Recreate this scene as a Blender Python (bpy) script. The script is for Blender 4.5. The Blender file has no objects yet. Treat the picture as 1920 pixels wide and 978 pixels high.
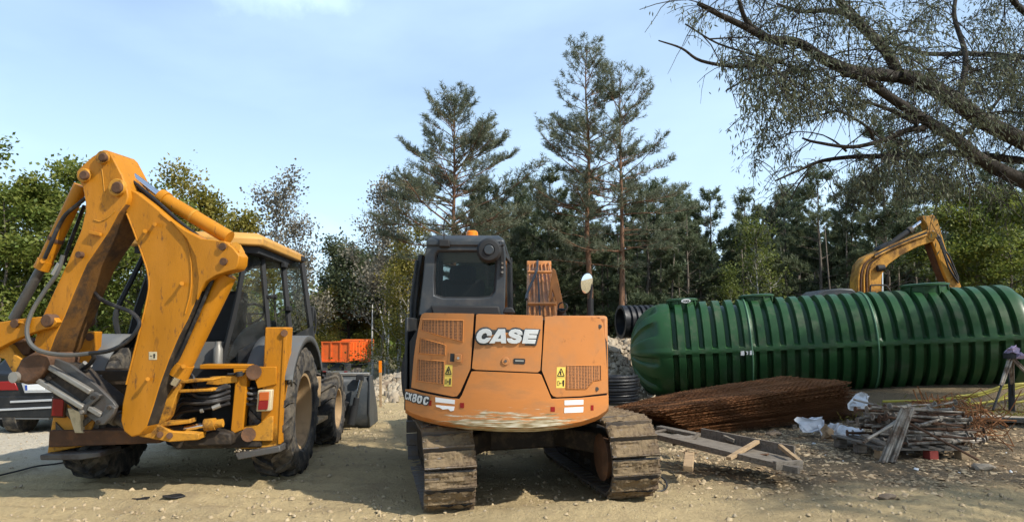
import bpy, math, random
import numpy as np
from mathutils import Vector as V, Matrix, Euler, noise as mnoise
R = math.radians
scene = bpy.context.scene
COL = scene.collection

# ---------------------------------------------------------------- camera, sky, sun, exposure
F_PX, CX, CY = 1397.0, 960.0, 489.0
CAM = V((0, 0, 1.6)); PITCH = math.atan(126 / F_PX)
cam_d = bpy.data.cameras.new("camera"); cam_d.sensor_width = 36; cam_d.sensor_fit = 'HORIZONTAL'
cam_d.angle = 2 * math.atan(960 / F_PX); cam_d.clip_start = 0.05; cam_d.clip_end = 3000
cam = bpy.data.objects.new("camera", cam_d); COL.objects.link(cam)
cam.location = CAM; cam.rotation_euler = (R(90) + PITCH, 0, 0); scene.camera = cam

SUN_AZ = R(120); SUN_EL = R(43)          # azimuth clockwise from +Y
to_sun = V((math.sin(SUN_AZ) * math.cos(SUN_EL), math.cos(SUN_AZ) * math.cos(SUN_EL), math.sin(SUN_EL)))
world = bpy.data.worlds.new("World"); scene.world = world; world.use_nodes = True
wn, wl = world.node_tree.nodes, world.node_tree.links
wn.clear()
w_out = wn.new('ShaderNodeOutputWorld'); w_bg = wn.new('ShaderNodeBackground')
sky = wn.new('ShaderNodeTexSky'); sky.sky_type = 'NISHITA'; sky.sun_disc = False
sky.sun_elevation = SUN_EL; sky.sun_rotation = SUN_AZ; sky.altitude = 200; sky.air_density = 1.0; sky.dust_density = 1.2; sky.ozone_density = 2.2
w_bg.inputs['Strength'].default_value = 0.138
# thin drifting cloud over the clear sky
tc = wn.new('ShaderNodeTexCoord'); mp = wn.new('ShaderNodeMapping'); mp.inputs['Scale'].default_value = (1.0, 1.3, 3.4)
mp.inputs['Location'].default_value = (1.7, 0.4, 0.9)
nz = wn.new('ShaderNodeTexNoise'); nz.inputs['Scale'].default_value = 1.15; nz.inputs['Detail'].default_value = 6; nz.inputs['Roughness'].default_value = 0.48; nz.inputs['Distortion'].default_value = 0.3
rp = wn.new('ShaderNodeValToRGB'); rp.color_ramp.elements[0].position = 0.36; rp.color_ramp.elements[0].color = (0.10, 0.10, 0.10, 1)
rp.color_ramp.elements[1].position = 0.74; rp.color_ramp.elements[1].color = (0.62, 0.62, 0.62, 1)
sx = wn.new('ShaderNodeSeparateXYZ'); hz = wn.new('ShaderNodeMapRange'); hz.inputs[1].default_value = 0.0; hz.inputs[2].default_value = 0.55; hz.inputs[3].default_value = 0.50; hz.inputs[4].default_value = 0.0
ad = wn.new('ShaderNodeMath'); ad.operation = 'ADD'; ad.use_clamp = True
mx = wn.new('ShaderNodeMix'); mx.data_type = 'RGBA'; mx.inputs[7].default_value = (4.9, 6.5, 8.0, 1)
wl.new(tc.outputs['Generated'], mp.inputs['Vector']); wl.new(mp.outputs[0], nz.inputs['Vector']); wl.new(nz.outputs['Fac'], rp.inputs[0])
wl.new(tc.outputs['Generated'], sx.inputs[0]); wl.new(sx.outputs['Z'], hz.inputs[0])
wl.new(rp.outputs[0], ad.inputs[0]); wl.new(hz.outputs[0], ad.inputs[1])
# a few small fair-weather clouds, given by direction
cln = wn.new('ShaderNodeTexNoise'); cln.inputs['Scale'].default_value = 16; cln.inputs['Detail'].default_value = 7; cln.inputs['Roughness'].default_value = 0.6; wl.new(tc.outputs['Generated'], cln.inputs['Vector'])
_last = ad.outputs[0]
for (ax, ay, az), rad in (((-0.2535, 0.961, 0.118), 0.045), ((-0.27, 0.953, 0.09), 0.035), ((-0.29, 0.865, 0.41), 0.06), ((-0.22, 0.89, 0.40), 0.04), ((0.385, 0.905, 0.165), 0.05), ((0.60, 0.76, 0.26), 0.10), ((-0.75, 0.6, 0.30), 0.09), ((0.1, -0.9, 0.4), 0.12)):
    vd = wn.new('ShaderNodeVectorMath'); vd.operation = 'DISTANCE'; vd.inputs[1].default_value = (ax, ay, az)
    vsq = wn.new('ShaderNodeVectorMath'); vsq.operation = 'MULTIPLY_ADD'; vsq.inputs[1].default_value = (1, 1, 1.7); vsq.inputs[2].default_value = (0, 0, -0.7 * az); wl.new(tc.outputs['Generated'], vsq.inputs[0]); wl.new(vsq.outputs[0], vd.inputs[0])
    q1 = wn.new('ShaderNodeMath'); q1.operation = 'MULTIPLY_ADD'; q1.inputs[1].default_value = rad * 2.6; q1.inputs[2].default_value = -rad * 1.3; wl.new(cln.outputs['Fac'], q1.inputs[0])
    q2 = wn.new('ShaderNodeMath'); q2.operation = 'ADD'; wl.new(vd.outputs['Value'], q2.inputs[0]); wl.new(q1.outputs[0], q2.inputs[1])
    q3 = wn.new('ShaderNodeMapRange'); q3.inputs[1].default_value = rad * 1.1; q3.inputs[2].default_value = rad * 0.25; q3.inputs[3].default_value = 0; q3.inputs[4].default_value = 0.24; wl.new(q2.outputs[0], q3.inputs[0])
    q4 = wn.new('ShaderNodeMath'); q4.operation = 'ADD'; q4.use_clamp = True; wl.new(_last, q4.inputs[0]); wl.new(q3.outputs[0], q4.inputs[1]); _last = q4.outputs[0]
wl.new(sky.outputs[0], mx.inputs[6]); wl.new(_last, mx.inputs[0]); wl.new(mx.outputs[2], w_bg.inputs['Color']); wl.new(w_bg.outputs[0], w_out.inputs[0])

sun_d = bpy.data.lights.new("sun", 'SUN'); sun_d.energy = 4.3; sun_d.angle = R(1.0); sun_d.color = (1.0, 0.94, 0.84)
sun = bpy.data.objects.new("sun", sun_d); COL.objects.link(sun)
sun.rotation_euler = to_sun.to_track_quat('Z', 'Y').to_euler(); sun.location = (20, -12, 30)

vs = scene.view_settings
vs.view_transform = 'Standard'; vs.look = 'None'; vs.gamma = 1; vs.exposure = 0.5; vs.use_curve_mapping = False
scene.cycles.use_adaptive_sampling = True; scene.cycles.adaptive_threshold = 0.02
scene.cycles.use_denoising = True
scene.cycles.max_bounces = 8; scene.cycles.transparent_max_bounces = 16; scene.cycles.caustics_reflective = False; scene.cycles.caustics_refractive = False

# ---------------------------------------------------------------- helpers: seeing, building, tagging
_fw = V((0, math.cos(PITCH), math.sin(PITCH))); _up = V((0, -math.sin(PITCH), math.cos(PITCH)))
def ray(px, py): return V(((px - CX) / F_PX, 0, 0)) + _up * ((CY - py) / F_PX) + _fw
def at(px, py, d):                                     # world point at forward distance d
    r = ray(px, py); return CAM + r * (d / r.y)
def on_plane(px, py, p, n):
    r = ray(px, py); return CAM + r * ((p - CAM).dot(n) / r.dot(n))
def gpt(px, py, z=0.0):                                # world point at height z
    r = ray(px, py); return CAM + r * ((z - CAM.z) / r.z)

class MB:
    def __init__(s): s.v = []; s.f = []; s.m = []; s.mi = 0
    def add(s, vs, fs):
        b = len(s.v); s.v += [tuple(v) for v in vs]; s.f += [tuple(i + b for i in f) for f in fs]; s.m += [s.mi] * len(fs); return s
    def box(s, c, size, rot=None):
        c = V(c); h = [x / 2 for x in size]
        vs = [V((x * h[0], y * h[1], z * h[2])) for x in (-1, 1) for y in (-1, 1) for z in (-1, 1)]
        if rot is not None:
            m = rot if isinstance(rot, Matrix) else Euler(rot).to_matrix(); vs = [m @ v for v in vs]
        return s.add([v + c for v in vs], [(0, 1, 3, 2), (4, 6, 7, 5), (0, 4, 5, 1), (2, 3, 7, 6), (0, 2, 6, 4), (1, 5, 7, 3)])
    def b6(s, x0, x1, y0, y1, z0, z1): return s.box(((x0 + x1) / 2, (y0 + y1) / 2, (z0 + z1) / 2), (abs(x1 - x0), abs(y1 - y0), abs(z1 - z0)))
    def beam(s, a, b, w, h, up=(0, 0, 1), w1=None, h1=None):
        a, b = V(a), V(b); d = (b - a).normalized(); up = V(up)
        sd = d.cross(up)
        if sd.length < 1e-4: sd = d.cross(V((1, 0, 0)))
        sd.normalize(); u2 = sd.cross(d); w1 = w if w1 is None else w1; h1 = h if h1 is None else h1
        vs = []
        for p, ww, hh in ((a, w, h), (b, w1, h1)):
            for i, j in ((-1, -1), (1, -1), (1, 1), (-1, 1)): vs.append(p + sd * (i * ww / 2) + u2 * (j * hh / 2))
        return s.add(vs, [(0, 1, 2, 3), (7, 6, 5, 4), (0, 4, 5, 1), (1, 5, 6, 2), (2, 6, 7, 3), (3, 7, 4, 0)])
    def prism(s, poly, ext):
        n = len(poly); ext = V(ext); a = [V(p) for p in poly]
        return s.add(a + [p + ext for p in a], [tuple(range(n)), tuple(range(2 * n - 1, n - 1, -1))] + [(i, i + n, (i + 1) % n + n, (i + 1) % n) for i in range(n)])
    def tube(s, pts, r, n=8, caps=True, r1=None):
        pts = [V(p) for p in pts]; k = len(pts); rr = r if isinstance(r, (list, tuple)) else [r + ((r if r1 is None else r1) - r) * i / max(1, k - 1) for i in range(k)]
        t0 = (pts[1] - pts[0]).normalized(); sd = t0.cross(V((0, 0, 1)))
        if sd.length < 0.05: sd = t0.cross(V((1, 0, 0)))
        sd.normalize(); vs = []
        for i in range(k):
            t = (pts[min(i + 1, k - 1)] - pts[max(i - 1, 0)])
            t = t.normalized() if t.length > 1e-9 else t0
            sd = (sd - t * sd.dot(t)); sd = sd.normalized() if sd.length > 1e-6 else t.orthogonal().normalized()
            bn = t.cross(sd)
            for j in range(n):
                a = 2 * math.pi * j / n; vs.append(pts[i] + (sd * math.cos(a) + bn * math.sin(a)) * rr[i])
        fs = [(i * n + j, i * n + (j + 1) % n, (i + 1) * n + (j + 1) % n, (i + 1) * n + j) for i in range(k - 1) for j in range(n)]
        if caps: fs += [tuple(range(n - 1, -1, -1)), tuple(range((k - 1) * n, k * n))]
        return s.add(vs, fs)
    def cyl(s, a, b, r, n=18, r1=None): return s.tube([a, b], r, n, True, r1)
    def lathe(s, prof, c, axis=(1, 0, 0), n=32):        # prof: (along axis, radius)
        ax = V(axis).normalized(); sd = ax.orthogonal().normalized(); bn = ax.cross(sd); c = V(c); k = len(prof)
        vs = [c + ax * a + (sd * math.cos(2 * math.pi * j / n) + bn * math.sin(2 * math.pi * j / n)) * r for a, r in prof for j in range(n)]
        fs = [(i * n + j, (i + 1) * n + j, (i + 1) * n + (j + 1) % n, i * n + (j + 1) % n) for i in range(k - 1) for j in range(n)]
        return s.add(vs, fs)
    def grid(s, fn, nu, nv):
        vs = [fn(i / nu, j / nv) for j in range(nv + 1) for i in range(nu + 1)]
        return s.add(vs, [(j * (nu + 1) + i, j * (nu + 1) + i + 1, (j + 1) * (nu + 1) + i + 1, (j + 1) * (nu + 1) + i) for j in range(nv) for i in range(nu)])
    def xf(s, M): s.v = [tuple(M @ V(v)) for v in s.v]; return s

def mesh_of(name, mb, mats, sharp=35):
    me = bpy.data.meshes.new(name); me.from_pydata(mb.v, [], mb.f)
    for m in (mats if isinstance(mats, (list, tuple)) else [mats]): me.materials.append(m)
    if any(mb.m): me.polygons.foreach_set('material_index', mb.m)
    me.polygons.foreach_set('use_smooth', [True] * len(me.polygons)); me.update()
    if sharp: me.set_sharp_from_angle(angle=R(sharp))
    return me
def link(name, me, parent=None, loc=None):
    o = bpy.data.objects.new(name, me); COL.objects.link(o)
    if parent: o.parent = parent
    if loc is not None: o.location = loc
    return o
def part(name, mb, mats, parent=None, bevel=0, sharp=35, label=None):
    o = link(name, mesh_of(name, mb, mats, sharp), parent)
    if bevel:
        b = o.modifiers.new('bevel', 'BEVEL'); b.width = bevel; b.segments = 2; b.limit_method = 'ANGLE'; b.angle_limit = R(40); b.harden_normals = False
    if label: o['label'] = label
    return o
def tag(o, label, cat, group=None):
    o['label'] = label; o['category'] = cat
    if group: o['group'] = group
    return o
def kind(o, k): o['kind'] = k; return o
def thing(name, label, cat, M=None, group=None):
    o = bpy.data.objects.new(name, None); COL.objects.link(o); o.empty_display_size = 0.2
    if M is not None: o.matrix_world = M if isinstance(M, Matrix) else Matrix.Translation(M)
    return tag(o, label, cat, group)
def cr(pts, k=6):                                       # smooth curve through points
    p = [V(x) for x in pts]; p = [p[0] * 2 - p[1]] + p + [p[-1] * 2 - p[-2]]; out = []
    for i in range(1, len(p) - 2):
        for j in range(k):
            t = j / k; a, b, c, d = p[i - 1], p[i], p[i + 1], p[i + 2]
            out.append(0.5 * ((2 * b) + (c - a) * t + (2 * a - 5 * b + 4 * c - d) * t * t + (3 * b - a - 3 * c + d) * t ** 3))
    out.append(p[-2]); return out
def np_mesh(name, verts, faces, mat, smooth=False):     # faces (M,3) or (M,4)
    me = bpy.data.meshes.new(name); k = faces.shape[1]; n = len(faces)
    me.vertices.add(len(verts)); me.vertices.foreach_set('co', verts.astype(np.float32).ravel())
    me.loops.add(n * k); me.loops.foreach_set('vertex_index', faces.astype(np.int32).ravel())
    me.polygons.add(n); me.polygons.foreach_set('loop_start', np.arange(0, n * k, k, dtype=np.int32))
    if smooth: me.polygons.foreach_set('use_smooth', np.ones(n, dtype=bool))
    me.update(calc_edges=True); me.materials.append(mat); return me

# ---------------------------------------------------------------- materials
def hexc(r, g, b): return (r, g, b, 1)
def mat(name, col, rough=0.5, metal=0.0, var=0.0, vscale=3.0, dirt=None, damt=0.0, dscale=4.0, dlo=0.5, bump=0.0, bscale=40.0, stretch=None, coat=0.0, spots=None, spamt=0.0, spscale=14.0, zdirt=None):
    m = bpy.data.materials.new(name); m.use_nodes = True; nt = m.node_tree; nd, lk = nt.nodes, nt.links
    b = nd['Principled BSDF']; b.inputs['Roughness'].default_value = rough; b.inputs['Metallic'].default_value = metal
    if not coat and not metal: b.inputs['Specular IOR Level'].default_value = 0.3
    if coat: b.inputs['Coat Weight'].default_value = coat; b.inputs['Coat Roughness'].default_value = 0.15
    tcn = nd.new('ShaderNodeTexCoord'); vec = tcn.outputs['Object']
    if stretch:
        mpn = nd.new('ShaderNodeMapping'); mpn.inputs['Scale'].default_value = stretch; lk.new(vec, mpn.inputs['Vector']); svec = mpn.outputs[0]
    else: svec = vec
    rgb = nd.new('ShaderNodeRGB'); rgb.outputs[0].default_value = (*col, 1); cur = rgb.outputs[0]
    def noisef(sc, det=6, rg=0.6, v=vec, lo=0.4, hi=0.7):
        n = nd.new('ShaderNodeTexNoise'); n.inputs['Scale'].default_value = sc; n.inputs['Detail'].default_value = det; n.inputs['Roughness'].default_value = rg
        lk.new(v, n.inputs['Vector']); r = nd.new('ShaderNodeMapRange'); r.inputs[1].default_value = lo; r.inputs[2].default_value = hi; lk.new(n.outputs['Fac'], r.inputs[0]); return r.outputs[0]
    def mixc(f, a, bcol):
        x = nd.new('ShaderNodeMix'); x.data_type = 'RGBA'; lk.new(a, x.inputs[6])
        if isinstance(bcol, tuple): x.inputs[7].default_value = (*bcol, 1)
        else: lk.new(bcol, x.inputs[7])
        lk.new(f, x.inputs[0]); return x.outputs[2]
    def mul(f, k):
        x = nd.new('ShaderNodeMath'); x.operation = 'MULTIPLY'; lk.new(f, x.inputs[0])
        if isinstance(k, float): x.inputs[1].default_value = k
        else: lk.new(k, x.inputs[1])
        return x.outputs[0]
    if var:
        f = mul(noisef(vscale, 5, 0.6, svec, 0.3, 0.7), float(var)); cur = mixc(f, cur, tuple(c * 0.45 for c in col))
        f = mul(noisef(vscale * 0.6 + 0.37, 4, 0.6, svec, 0.45, 0.75), float(var)); cur = mixc(f, cur, tuple(min(0.9, c * 1.3 + 0.03) for c in col))
    rsock = None
    if dirt:
        f0 = mul(noisef(dscale, 8, 0.7, svec, dlo, dlo + 0.16), float(damt))
        if zdirt:                                       # dirt that clings to low parts: (z full, z none)
            sp = nd.new('ShaderNodeSeparateXYZ'); lk.new(vec, sp.inputs[0]); r = nd.new('ShaderNodeMapRange'); r.inputs[1].default_value = zdirt[1]; r.inputs[2].default_value = zdirt[0]; lk.new(sp.outputs['Z'], r.inputs[0]); f0 = mul(f0, r.outputs[0])
        cur = mixc(f0, cur, dirt); rsock = f0
    if spots:
        f1 = mul(noisef(spscale, 9, 0.75, svec, 0.58, 0.66), float(spamt)); cur = mixc(f1, cur, spots)
    lk.new(cur, b.inputs['Base Color'])
    if rsock is not None:
        r = nd.new('ShaderNodeMapRange'); r.inputs[3].default_value = rough; r.inputs[4].default_value = 0.9; lk.new(rsock, r.inputs[0]); lk.new(r.outputs[0], b.inputs['Roughness'])
        if metal:
            r2 = nd.new('ShaderNodeMapRange'); r2.inputs[3].default_value = metal; r2.inputs[4].default_value = 0.0; lk.new(rsock, r2.inputs[0]); lk.new(r2.outputs[0], b.inputs['Metallic'])
    if bump:
        n = nd.new('ShaderNodeTexNoise'); n.inputs['Scale'].default_value = bscale; n.inputs['Detail'].default_value = 6; lk.new(svec, n.inputs['Vector'])
        bp = nd.new('ShaderNodeBump'); bp.inputs['Strength'].default_value = bump; bp.inputs['Distance'].default_value = 0.02; lk.new(n.outputs['Fac'], bp.inputs['Height']); lk.new(bp.outputs[0], b.inputs['Normal'])
    return m
def leaf_mat(name, c1, c2, trans=0.35, rough=0.55):
    m = bpy.data.materials.new(name); m.use_nodes = True; nd, lk = m.node_tree.nodes, m.node_tree.links; nd.clear()
    o = nd.new('ShaderNodeOutputMaterial'); g = nd.new('ShaderNodeNewGeometry'); x = nd.new('ShaderNodeMix'); x.data_type = 'RGBA'
    x.inputs[6].default_value = (*c1, 1); x.inputs[7].default_value = (*c2, 1)
    t = nd.new('ShaderNodeTexCoord'); n = nd.new('ShaderNodeTexNoise'); n.inputs['Scale'].default_value = 1.3; n.inputs['Detail'].default_value = 3; lk.new(t.outputs['Object'], n.inputs['Vector'])
    a = nd.new('ShaderNodeMath'); a.operation = 'MULTIPLY_ADD'; a.inputs[1].default_value = 0.65; a.inputs[2].default_value = -0.22
    ad = nd.new('ShaderNodeMath'); ad.operation = 'ADD'; ad.use_clamp = True
    mr = nd.new('ShaderNodeMapRange'); mr.inputs[1].default_value = 0.35; mr.inputs[2].default_value = 0.65; lk.new(n.outputs['Fac'], mr.inputs[0])
    lk.new(g.outputs['Random Per Island'], a.inputs[0]); lk.new(a.outputs[0], ad.inputs[0]); 
    h = nd.new('ShaderNodeMath'); h.operation = 'MULTIPLY'; h.inputs[1].default_value = 0.55; lk.new(mr.outputs[0], h.inputs[0]); lk.new(h.outputs[0], ad.inputs[1]); lk.new(ad.outputs[0], x.inputs[0])
    p = nd.new('ShaderNodeBsdfPrincipled'); p.inputs['Roughness'].default_value = rough; p.inputs['Specular IOR Level'].default_value = 0.3; lk.new(x.outputs[2], p.inputs['Base Color'])
    tr = nd.new('ShaderNodeBsdfTranslucent'); lk.new(x.outputs[2], tr.inputs['Color']); ms = nd.new('ShaderNodeMixShader'); ms.inputs[0].default_value = trans
    lk.new(p.outputs[0], ms.inputs[1]); lk.new(tr.outputs[0], ms.inputs[2]); lk.new(ms.outputs[0], o.inputs[0]); return m
def glass_mat(name, tint=(0.75, 0.8, 0.78), refl=0.9, dust=0.08):
    m = bpy.data.materials.new(name); m.use_nodes = True; nd, lk = m.node_tree.nodes, m.node_tree.links; nd.clear()
    o = nd.new('ShaderNodeOutputMaterial'); t = nd.new('ShaderNodeBsdfTransparent'); t.inputs[0].default_value = (*tint, 1)
    g = nd.new('ShaderNodeBsdfGlossy'); g.inputs['Roughness'].default_value = 0.02; g.inputs[0].default_value = (refl, refl, refl, 1)
    f = nd.new('ShaderNodeFresnel'); f.inputs[0].default_value = 1.52; ms = nd.new('ShaderNodeMixShader')
    d = nd.new('ShaderNodeBsdfDiffuse'); d.inputs[0].default_value = (0.35, 0.34, 0.31, 1)
    n = nd.new('ShaderNodeTexNoise'); n.inputs['Scale'].default_value = 5; n.inputs['Detail'].default_value = 6; tcn = nd.new('ShaderNodeTexCoord'); lk.new(tcn.outputs['Object'], n.inputs['Vector'])
    r = nd.new('ShaderNodeMapRange'); r.inputs[1].default_value = 0.3; r.inputs[2].default_value = 0.75; r.inputs[3].default_value = 0; r.inputs[4].default_value = dust * 2; lk.new(n.outputs['Fac'], r.inputs[0])
    ms2 = nd.new('ShaderNodeMixShader'); lk.new(r.outputs[0], ms2.inputs[0]); lk.new(t.outputs[0], ms2.inputs[1]); lk.new(d.outputs[0], ms2.inputs[2])
    lk.new(f.outputs[0], ms.inputs[0]); lk.new(ms2.outputs[0], ms.inputs[1]); lk.new(g.outputs[0], ms.inputs[2]); lk.new(ms.outputs[0], o.inputs[0]); return m

RUST = (0.10, 0.045, 0.018); MUD = (0.16, 0.115, 0.07); DUSTC = (0.33, 0.27, 0.19)
M = {}
M['yellow'] = mat('worn yellow paint', (0.46, 0.178, 0.004), 0.55, var=0.35, vscale=1.6, stretch=(3.0, 3.0, 1.0), dirt=(0.085, 0.042, 0.016), damt=0.75, dscale=2.4, dlo=0.585, spots=RUST, spamt=0.8, spscale=7, bump=0.08, bscale=30)
M['yellow_dirty'] = mat('rusty dirty yellow paint', (0.50, 0.23, 0.022), 0.55, var=0.3, vscale=4, dirt=(0.06, 0.033, 0.018), damt=0.95, dscale=5, dlo=0.50, spots=RUST, spamt=0.9, spscale=16, bump=0.15, bscale=35)
M['rust_dark'] = mat('grimy rusted yellow steel', (0.16, 0.075, 0.018), 0.7, var=0.4, vscale=5, dirt=(0.045, 0.028, 0.016), damt=0.9, dscale=4, dlo=0.45, bump=0.2)
M['tan_paint'] = mat('faded roof paint', (0.52, 0.27, 0.06), 0.55, var=0.25, dirt=MUD, damt=0.5, dscale=6, dlo=0.55)
M['orange'] = mat('faded orange paint', (0.48, 0.185, 0.05), 0.42, var=0.24, vscale=1.6, dirt=(0.28, 0.15, 0.07), damt=0.5, dscale=2.6, dlo=0.47, spots=(0.2, 0.08, 0.03), spamt=0.6, spscale=7, bump=0.03, bscale=20)
M['black_paint'] = mat('dusty black paint', (0.022, 0.025, 0.028), 0.42, var=0.2, dirt=(0.12, 0.105, 0.085), damt=0.35, dscale=5, dlo=0.48)
M['dark_grey'] = mat('dark grey paint', (0.035, 0.042, 0.048), 0.4, var=0.2, dirt=(0.13, 0.12, 0.1), damt=0.3, dscale=4, dlo=0.5)
M['rubber'] = mat('dusty rubber', (0.028, 0.028, 0.029), 0.8, var=0.2, dirt=(0.16, 0.135, 0.10), damt=0.75, dscale=6, dlo=0.44, bump=0.2, bscale=60)
M['hose'] = mat('hydraulic hose rubber', (0.016, 0.016, 0.017), 0.5, dirt=(0.12, 0.10, 0.08), damt=0.4, dscale=9, dlo=0.5)
M['hose_grey'] = mat('grey braided hose', (0.085, 0.085, 0.08), 0.6, dirt=MUD, damt=0.3)
M['rim'] = mat('dusty cream wheel paint', (0.37, 0.25, 0.13), 0.7, var=0.25, dirt=MUD, damt=0.6, dscale=4, dlo=0.5, bump=0.1)
M['chrome'] = mat('polished rod steel', (0.75, 0.76, 0.78), 0.18, 1.0)
M['steel'] = mat('grimy grey steel', (0.10, 0.095, 0.088), 0.5, 0.5, var=0.4, dirt=(0.06, 0.042, 0.03), damt=0.8, dscale=6, dlo=0.47, bump=0.15)
M['steel_light'] = mat('bare worn steel', (0.30, 0.285, 0.25), 0.45, 0.55, var=0.4, dirt=(0.09, 0.06, 0.04), damt=0.7, dscale=7, dlo=0.52)
M['rusty'] = mat('brown rusty steel', (0.095, 0.05, 0.028), 0.85, var=0.5, vscale=7, dirt=(0.17, 0.075, 0.03), damt=0.6, dscale=9, bump=0.2)
M['rebar'] = mat('rusty reinforcing bar', (0.22, 0.088, 0.028), 0.85, var=0.6, vscale=5, dirt=(0.24, 0.105, 0.038), damt=0.6, dscale=6, dlo=0.45)
M['grime'] = mat('oily grime', (0.024, 0.018, 0.013), 0.7, var=0.4, dirt=MUD, damt=0.4, dscale=8)
M['red_lens'] = mat('red lamp lens', (0.23, 0.012, 0.012), 0.2, var=0.1)
M['amber'] = mat('orange beacon plastic', (0.75, 0.2, 0.01), 0.25)
M['amber_lens'] = mat('amber lamp lens', (0.45, 0.10, 0.02), 0.25)
M['white'] = mat('white paint', (0.72, 0.72, 0.70), 0.5, var=0.08, dirt=MUD, damt=0.25, dscale=9, dlo=0.55)
M['cream'] = mat('cream paint', (0.55, 0.47, 0.30), 0.6, var=0.2, dirt=MUD, damt=0.5, dscale=8)
M['silver'] = mat('brushed badge metal', (0.56, 0.57, 0.56), 0.42, 0.25, var=0.25, vscale=9)
M['decal_yellow'] = mat('warning yellow', (0.72, 0.52, 0.10), 0.5, var=0.15)
M['ink'] = mat('black ink', (0.02, 0.018, 0.016), 0.6)
M['glass'] = glass_mat('cab glass', (0.74, 0.79, 0.77), 0.6, 0.06)
M['glass_dark'] = glass_mat('tinted cab glass', (0.62, 0.66, 0.64), 0.25, 0.004)
M['glass_side'] = glass_mat('side cab glass', (0.72, 0.77, 0.75), 0.7, 0.015)
M['mirror'] = mat('mirror glass', (0.85, 0.87, 0.88), 0.04, 1.0)
M['interior'] = mat('dark cab plastic', (0.02, 0.021, 0.022), 0.7, var=0.2)
M['grey_plastic'] = mat('grey cab plastic', (0.12, 0.125, 0.125), 0.65, var=0.2, dirt=MUD, damt=0.3)
M['wood'] = mat('pale sawn wood', (0.36, 0.25, 0.14), 0.8, var=0.4, vscale=6, stretch=(1, 6, 6), dirt=(0.12, 0.085, 0.05), damt=0.5, bump=0.1)
M['wood_old'] = mat('weathered board', (0.17, 0.145, 0.115), 0.85, var=0.5, vscale=5, stretch=(1, 9, 9), dirt=(0.05, 0.042, 0.033), damt=0.7, dscale=5, bump=0.25)
M['wood_red'] = mat('red painted wood', (0.32, 0.06, 0.045), 0.8, var=0.3)
# ================================================================ THE SETTING: ground
def sstep(a, b, x): t = np.clip((x - a) / (b - a), 0, 1); return t * t * (3 - 2 * t)
_rng = np.random.RandomState(5)
_wav = [(_rng.uniform(0, 6.28), _rng.uniform(0, 6.28), fr) for fr in (0.35, 0.6, 1.0, 1.6, 2.6, 4.2, 6.5, 9.5, 14)]
def fnoise(x, y, lo=0, hi=9):
    s = 0
    for a, ph, fr in _wav[lo:hi]:
        s = s + (np.sin((x * math.cos(a) + y * math.sin(a)) * fr + ph + 1.3 * np.sin((y * math.cos(a) - x * math.sin(a)) * fr * 0.7 + ph * 2))) / fr
    return s
def gz(x, y):
    x = np.asarray(x, float); y = np.asarray(y, float)
    z = -2.4 * sstep(17, 52, y) * sstep(3, -4, x)                        # the yard falls away behind the loader
    z = z - 0.10 * sstep(-5, -9, x) * sstep(9, 13, y) + 0.06 * sstep(-6, -12, x) * sstep(12, 4, y)
    z = z + 0.50 * sstep(2.5, 11, x) * sstep(14.4, 16.2, y)                  # bank under the tank
    z = z + 0.10 * sstep(4.0, 8, x) * sstep(8.2, 10.5, y) * sstep(14, 12, y)
    # spoil bank behind the excavator
    cxm = 0.40 + 1.0 * sstep(-1.6, 2.4, x)
    z = z + cxm * np.exp(-((y - 20.5 - 0.1 * x) / 1.9) ** 2) * sstep(-4.4, -2.9, x) * sstep(7, 3, x) * (1 + 0.10 * np.sin(x * 2.1) + 0.12 * np.sin(x * 5.3 + y))
    # heap of dark earth beside the truck
    z = z + 2.8 * np.exp(-((x + 8.0) / 1.3) ** 2 - ((y - 47) / 3.2) ** 2)
    z = z + 0.10 * np.exp(-((x - 0.7) / 0.9) ** 2 - ((y - 6.55) / 0.28) ** 2)  # ridge pushed up behind the tracks
    z = z + 0.07 * np.exp(-((y - 14.5 - 0.25 * np.sin(x)) / 0.75) ** 2) * sstep(4.6, 7.0, x) * (1 + 0.3 * np.sin(x * 1.7))
    near = sstep(30, 12, np.hypot(x, y))
    z = z + near * (0.016 * fnoise(x, y, 0, 3) + 0.012 * fnoise(x, y, 3, 6) + 0.016 * fnoise(x + 7, y, 6, 9))
    # churned ruts of dozer tracks in front
    rut = sstep(0.5, 2.5, x) * sstep(6.9, 6.0, y) * sstep(3.0, 4.5, y)
    z = z + rut * (0.026 * np.sin((x * 0.55 + y) * 26) * (0.5 + 0.5 * np.sin(x * 1.7 - y * 2.1)))
    rut2 = sstep(-1.0, -2.2, x) * sstep(-6, -4.5, x) * sstep(9, 7.4, y)
    z = z + rut2 * 0.022 * np.sin((x * 0.15 + y) * 17 + np.sin(x * 2)) 
    return z
def gzf(x, y): return float(gz(x, y))
def axis_pts(lo, hi, step, far, g):
    a = list(np.arange(lo, hi + 1e-6, step)); s = step
    while a[-1] < far: s *= g; a.append(a[-1] + s)
    s = step
    while a[0] > -far: s *= g; a.insert(0, a[0] - s)
    return np.array(a)
gx = axis_pts(-7.5, 8.5, 0.055, 900, 1.10); gy = axis_pts(4.2, 12.5, 0.05, 1500, 1.08); gy = gy[gy > -60]
GX, GY = np.meshgrid(gx, gy); GZ = gz(GX, GY)
GZ = GZ + 0.012 * np.random.RandomState(2).uniform(-1, 1, GZ.shape) * (np.hypot(GX, GY) < 16)
nxg, nyg = len(gx), len(gy)
ii, jj = np.meshgrid(np.arange(nxg - 1), np.arange(nyg - 1)); q0 = (jj * nxg + ii).ravel()
quads = np.stack([q0, q0 + 1, q0 + nxg + 1, q0 + nxg], 1)

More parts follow.
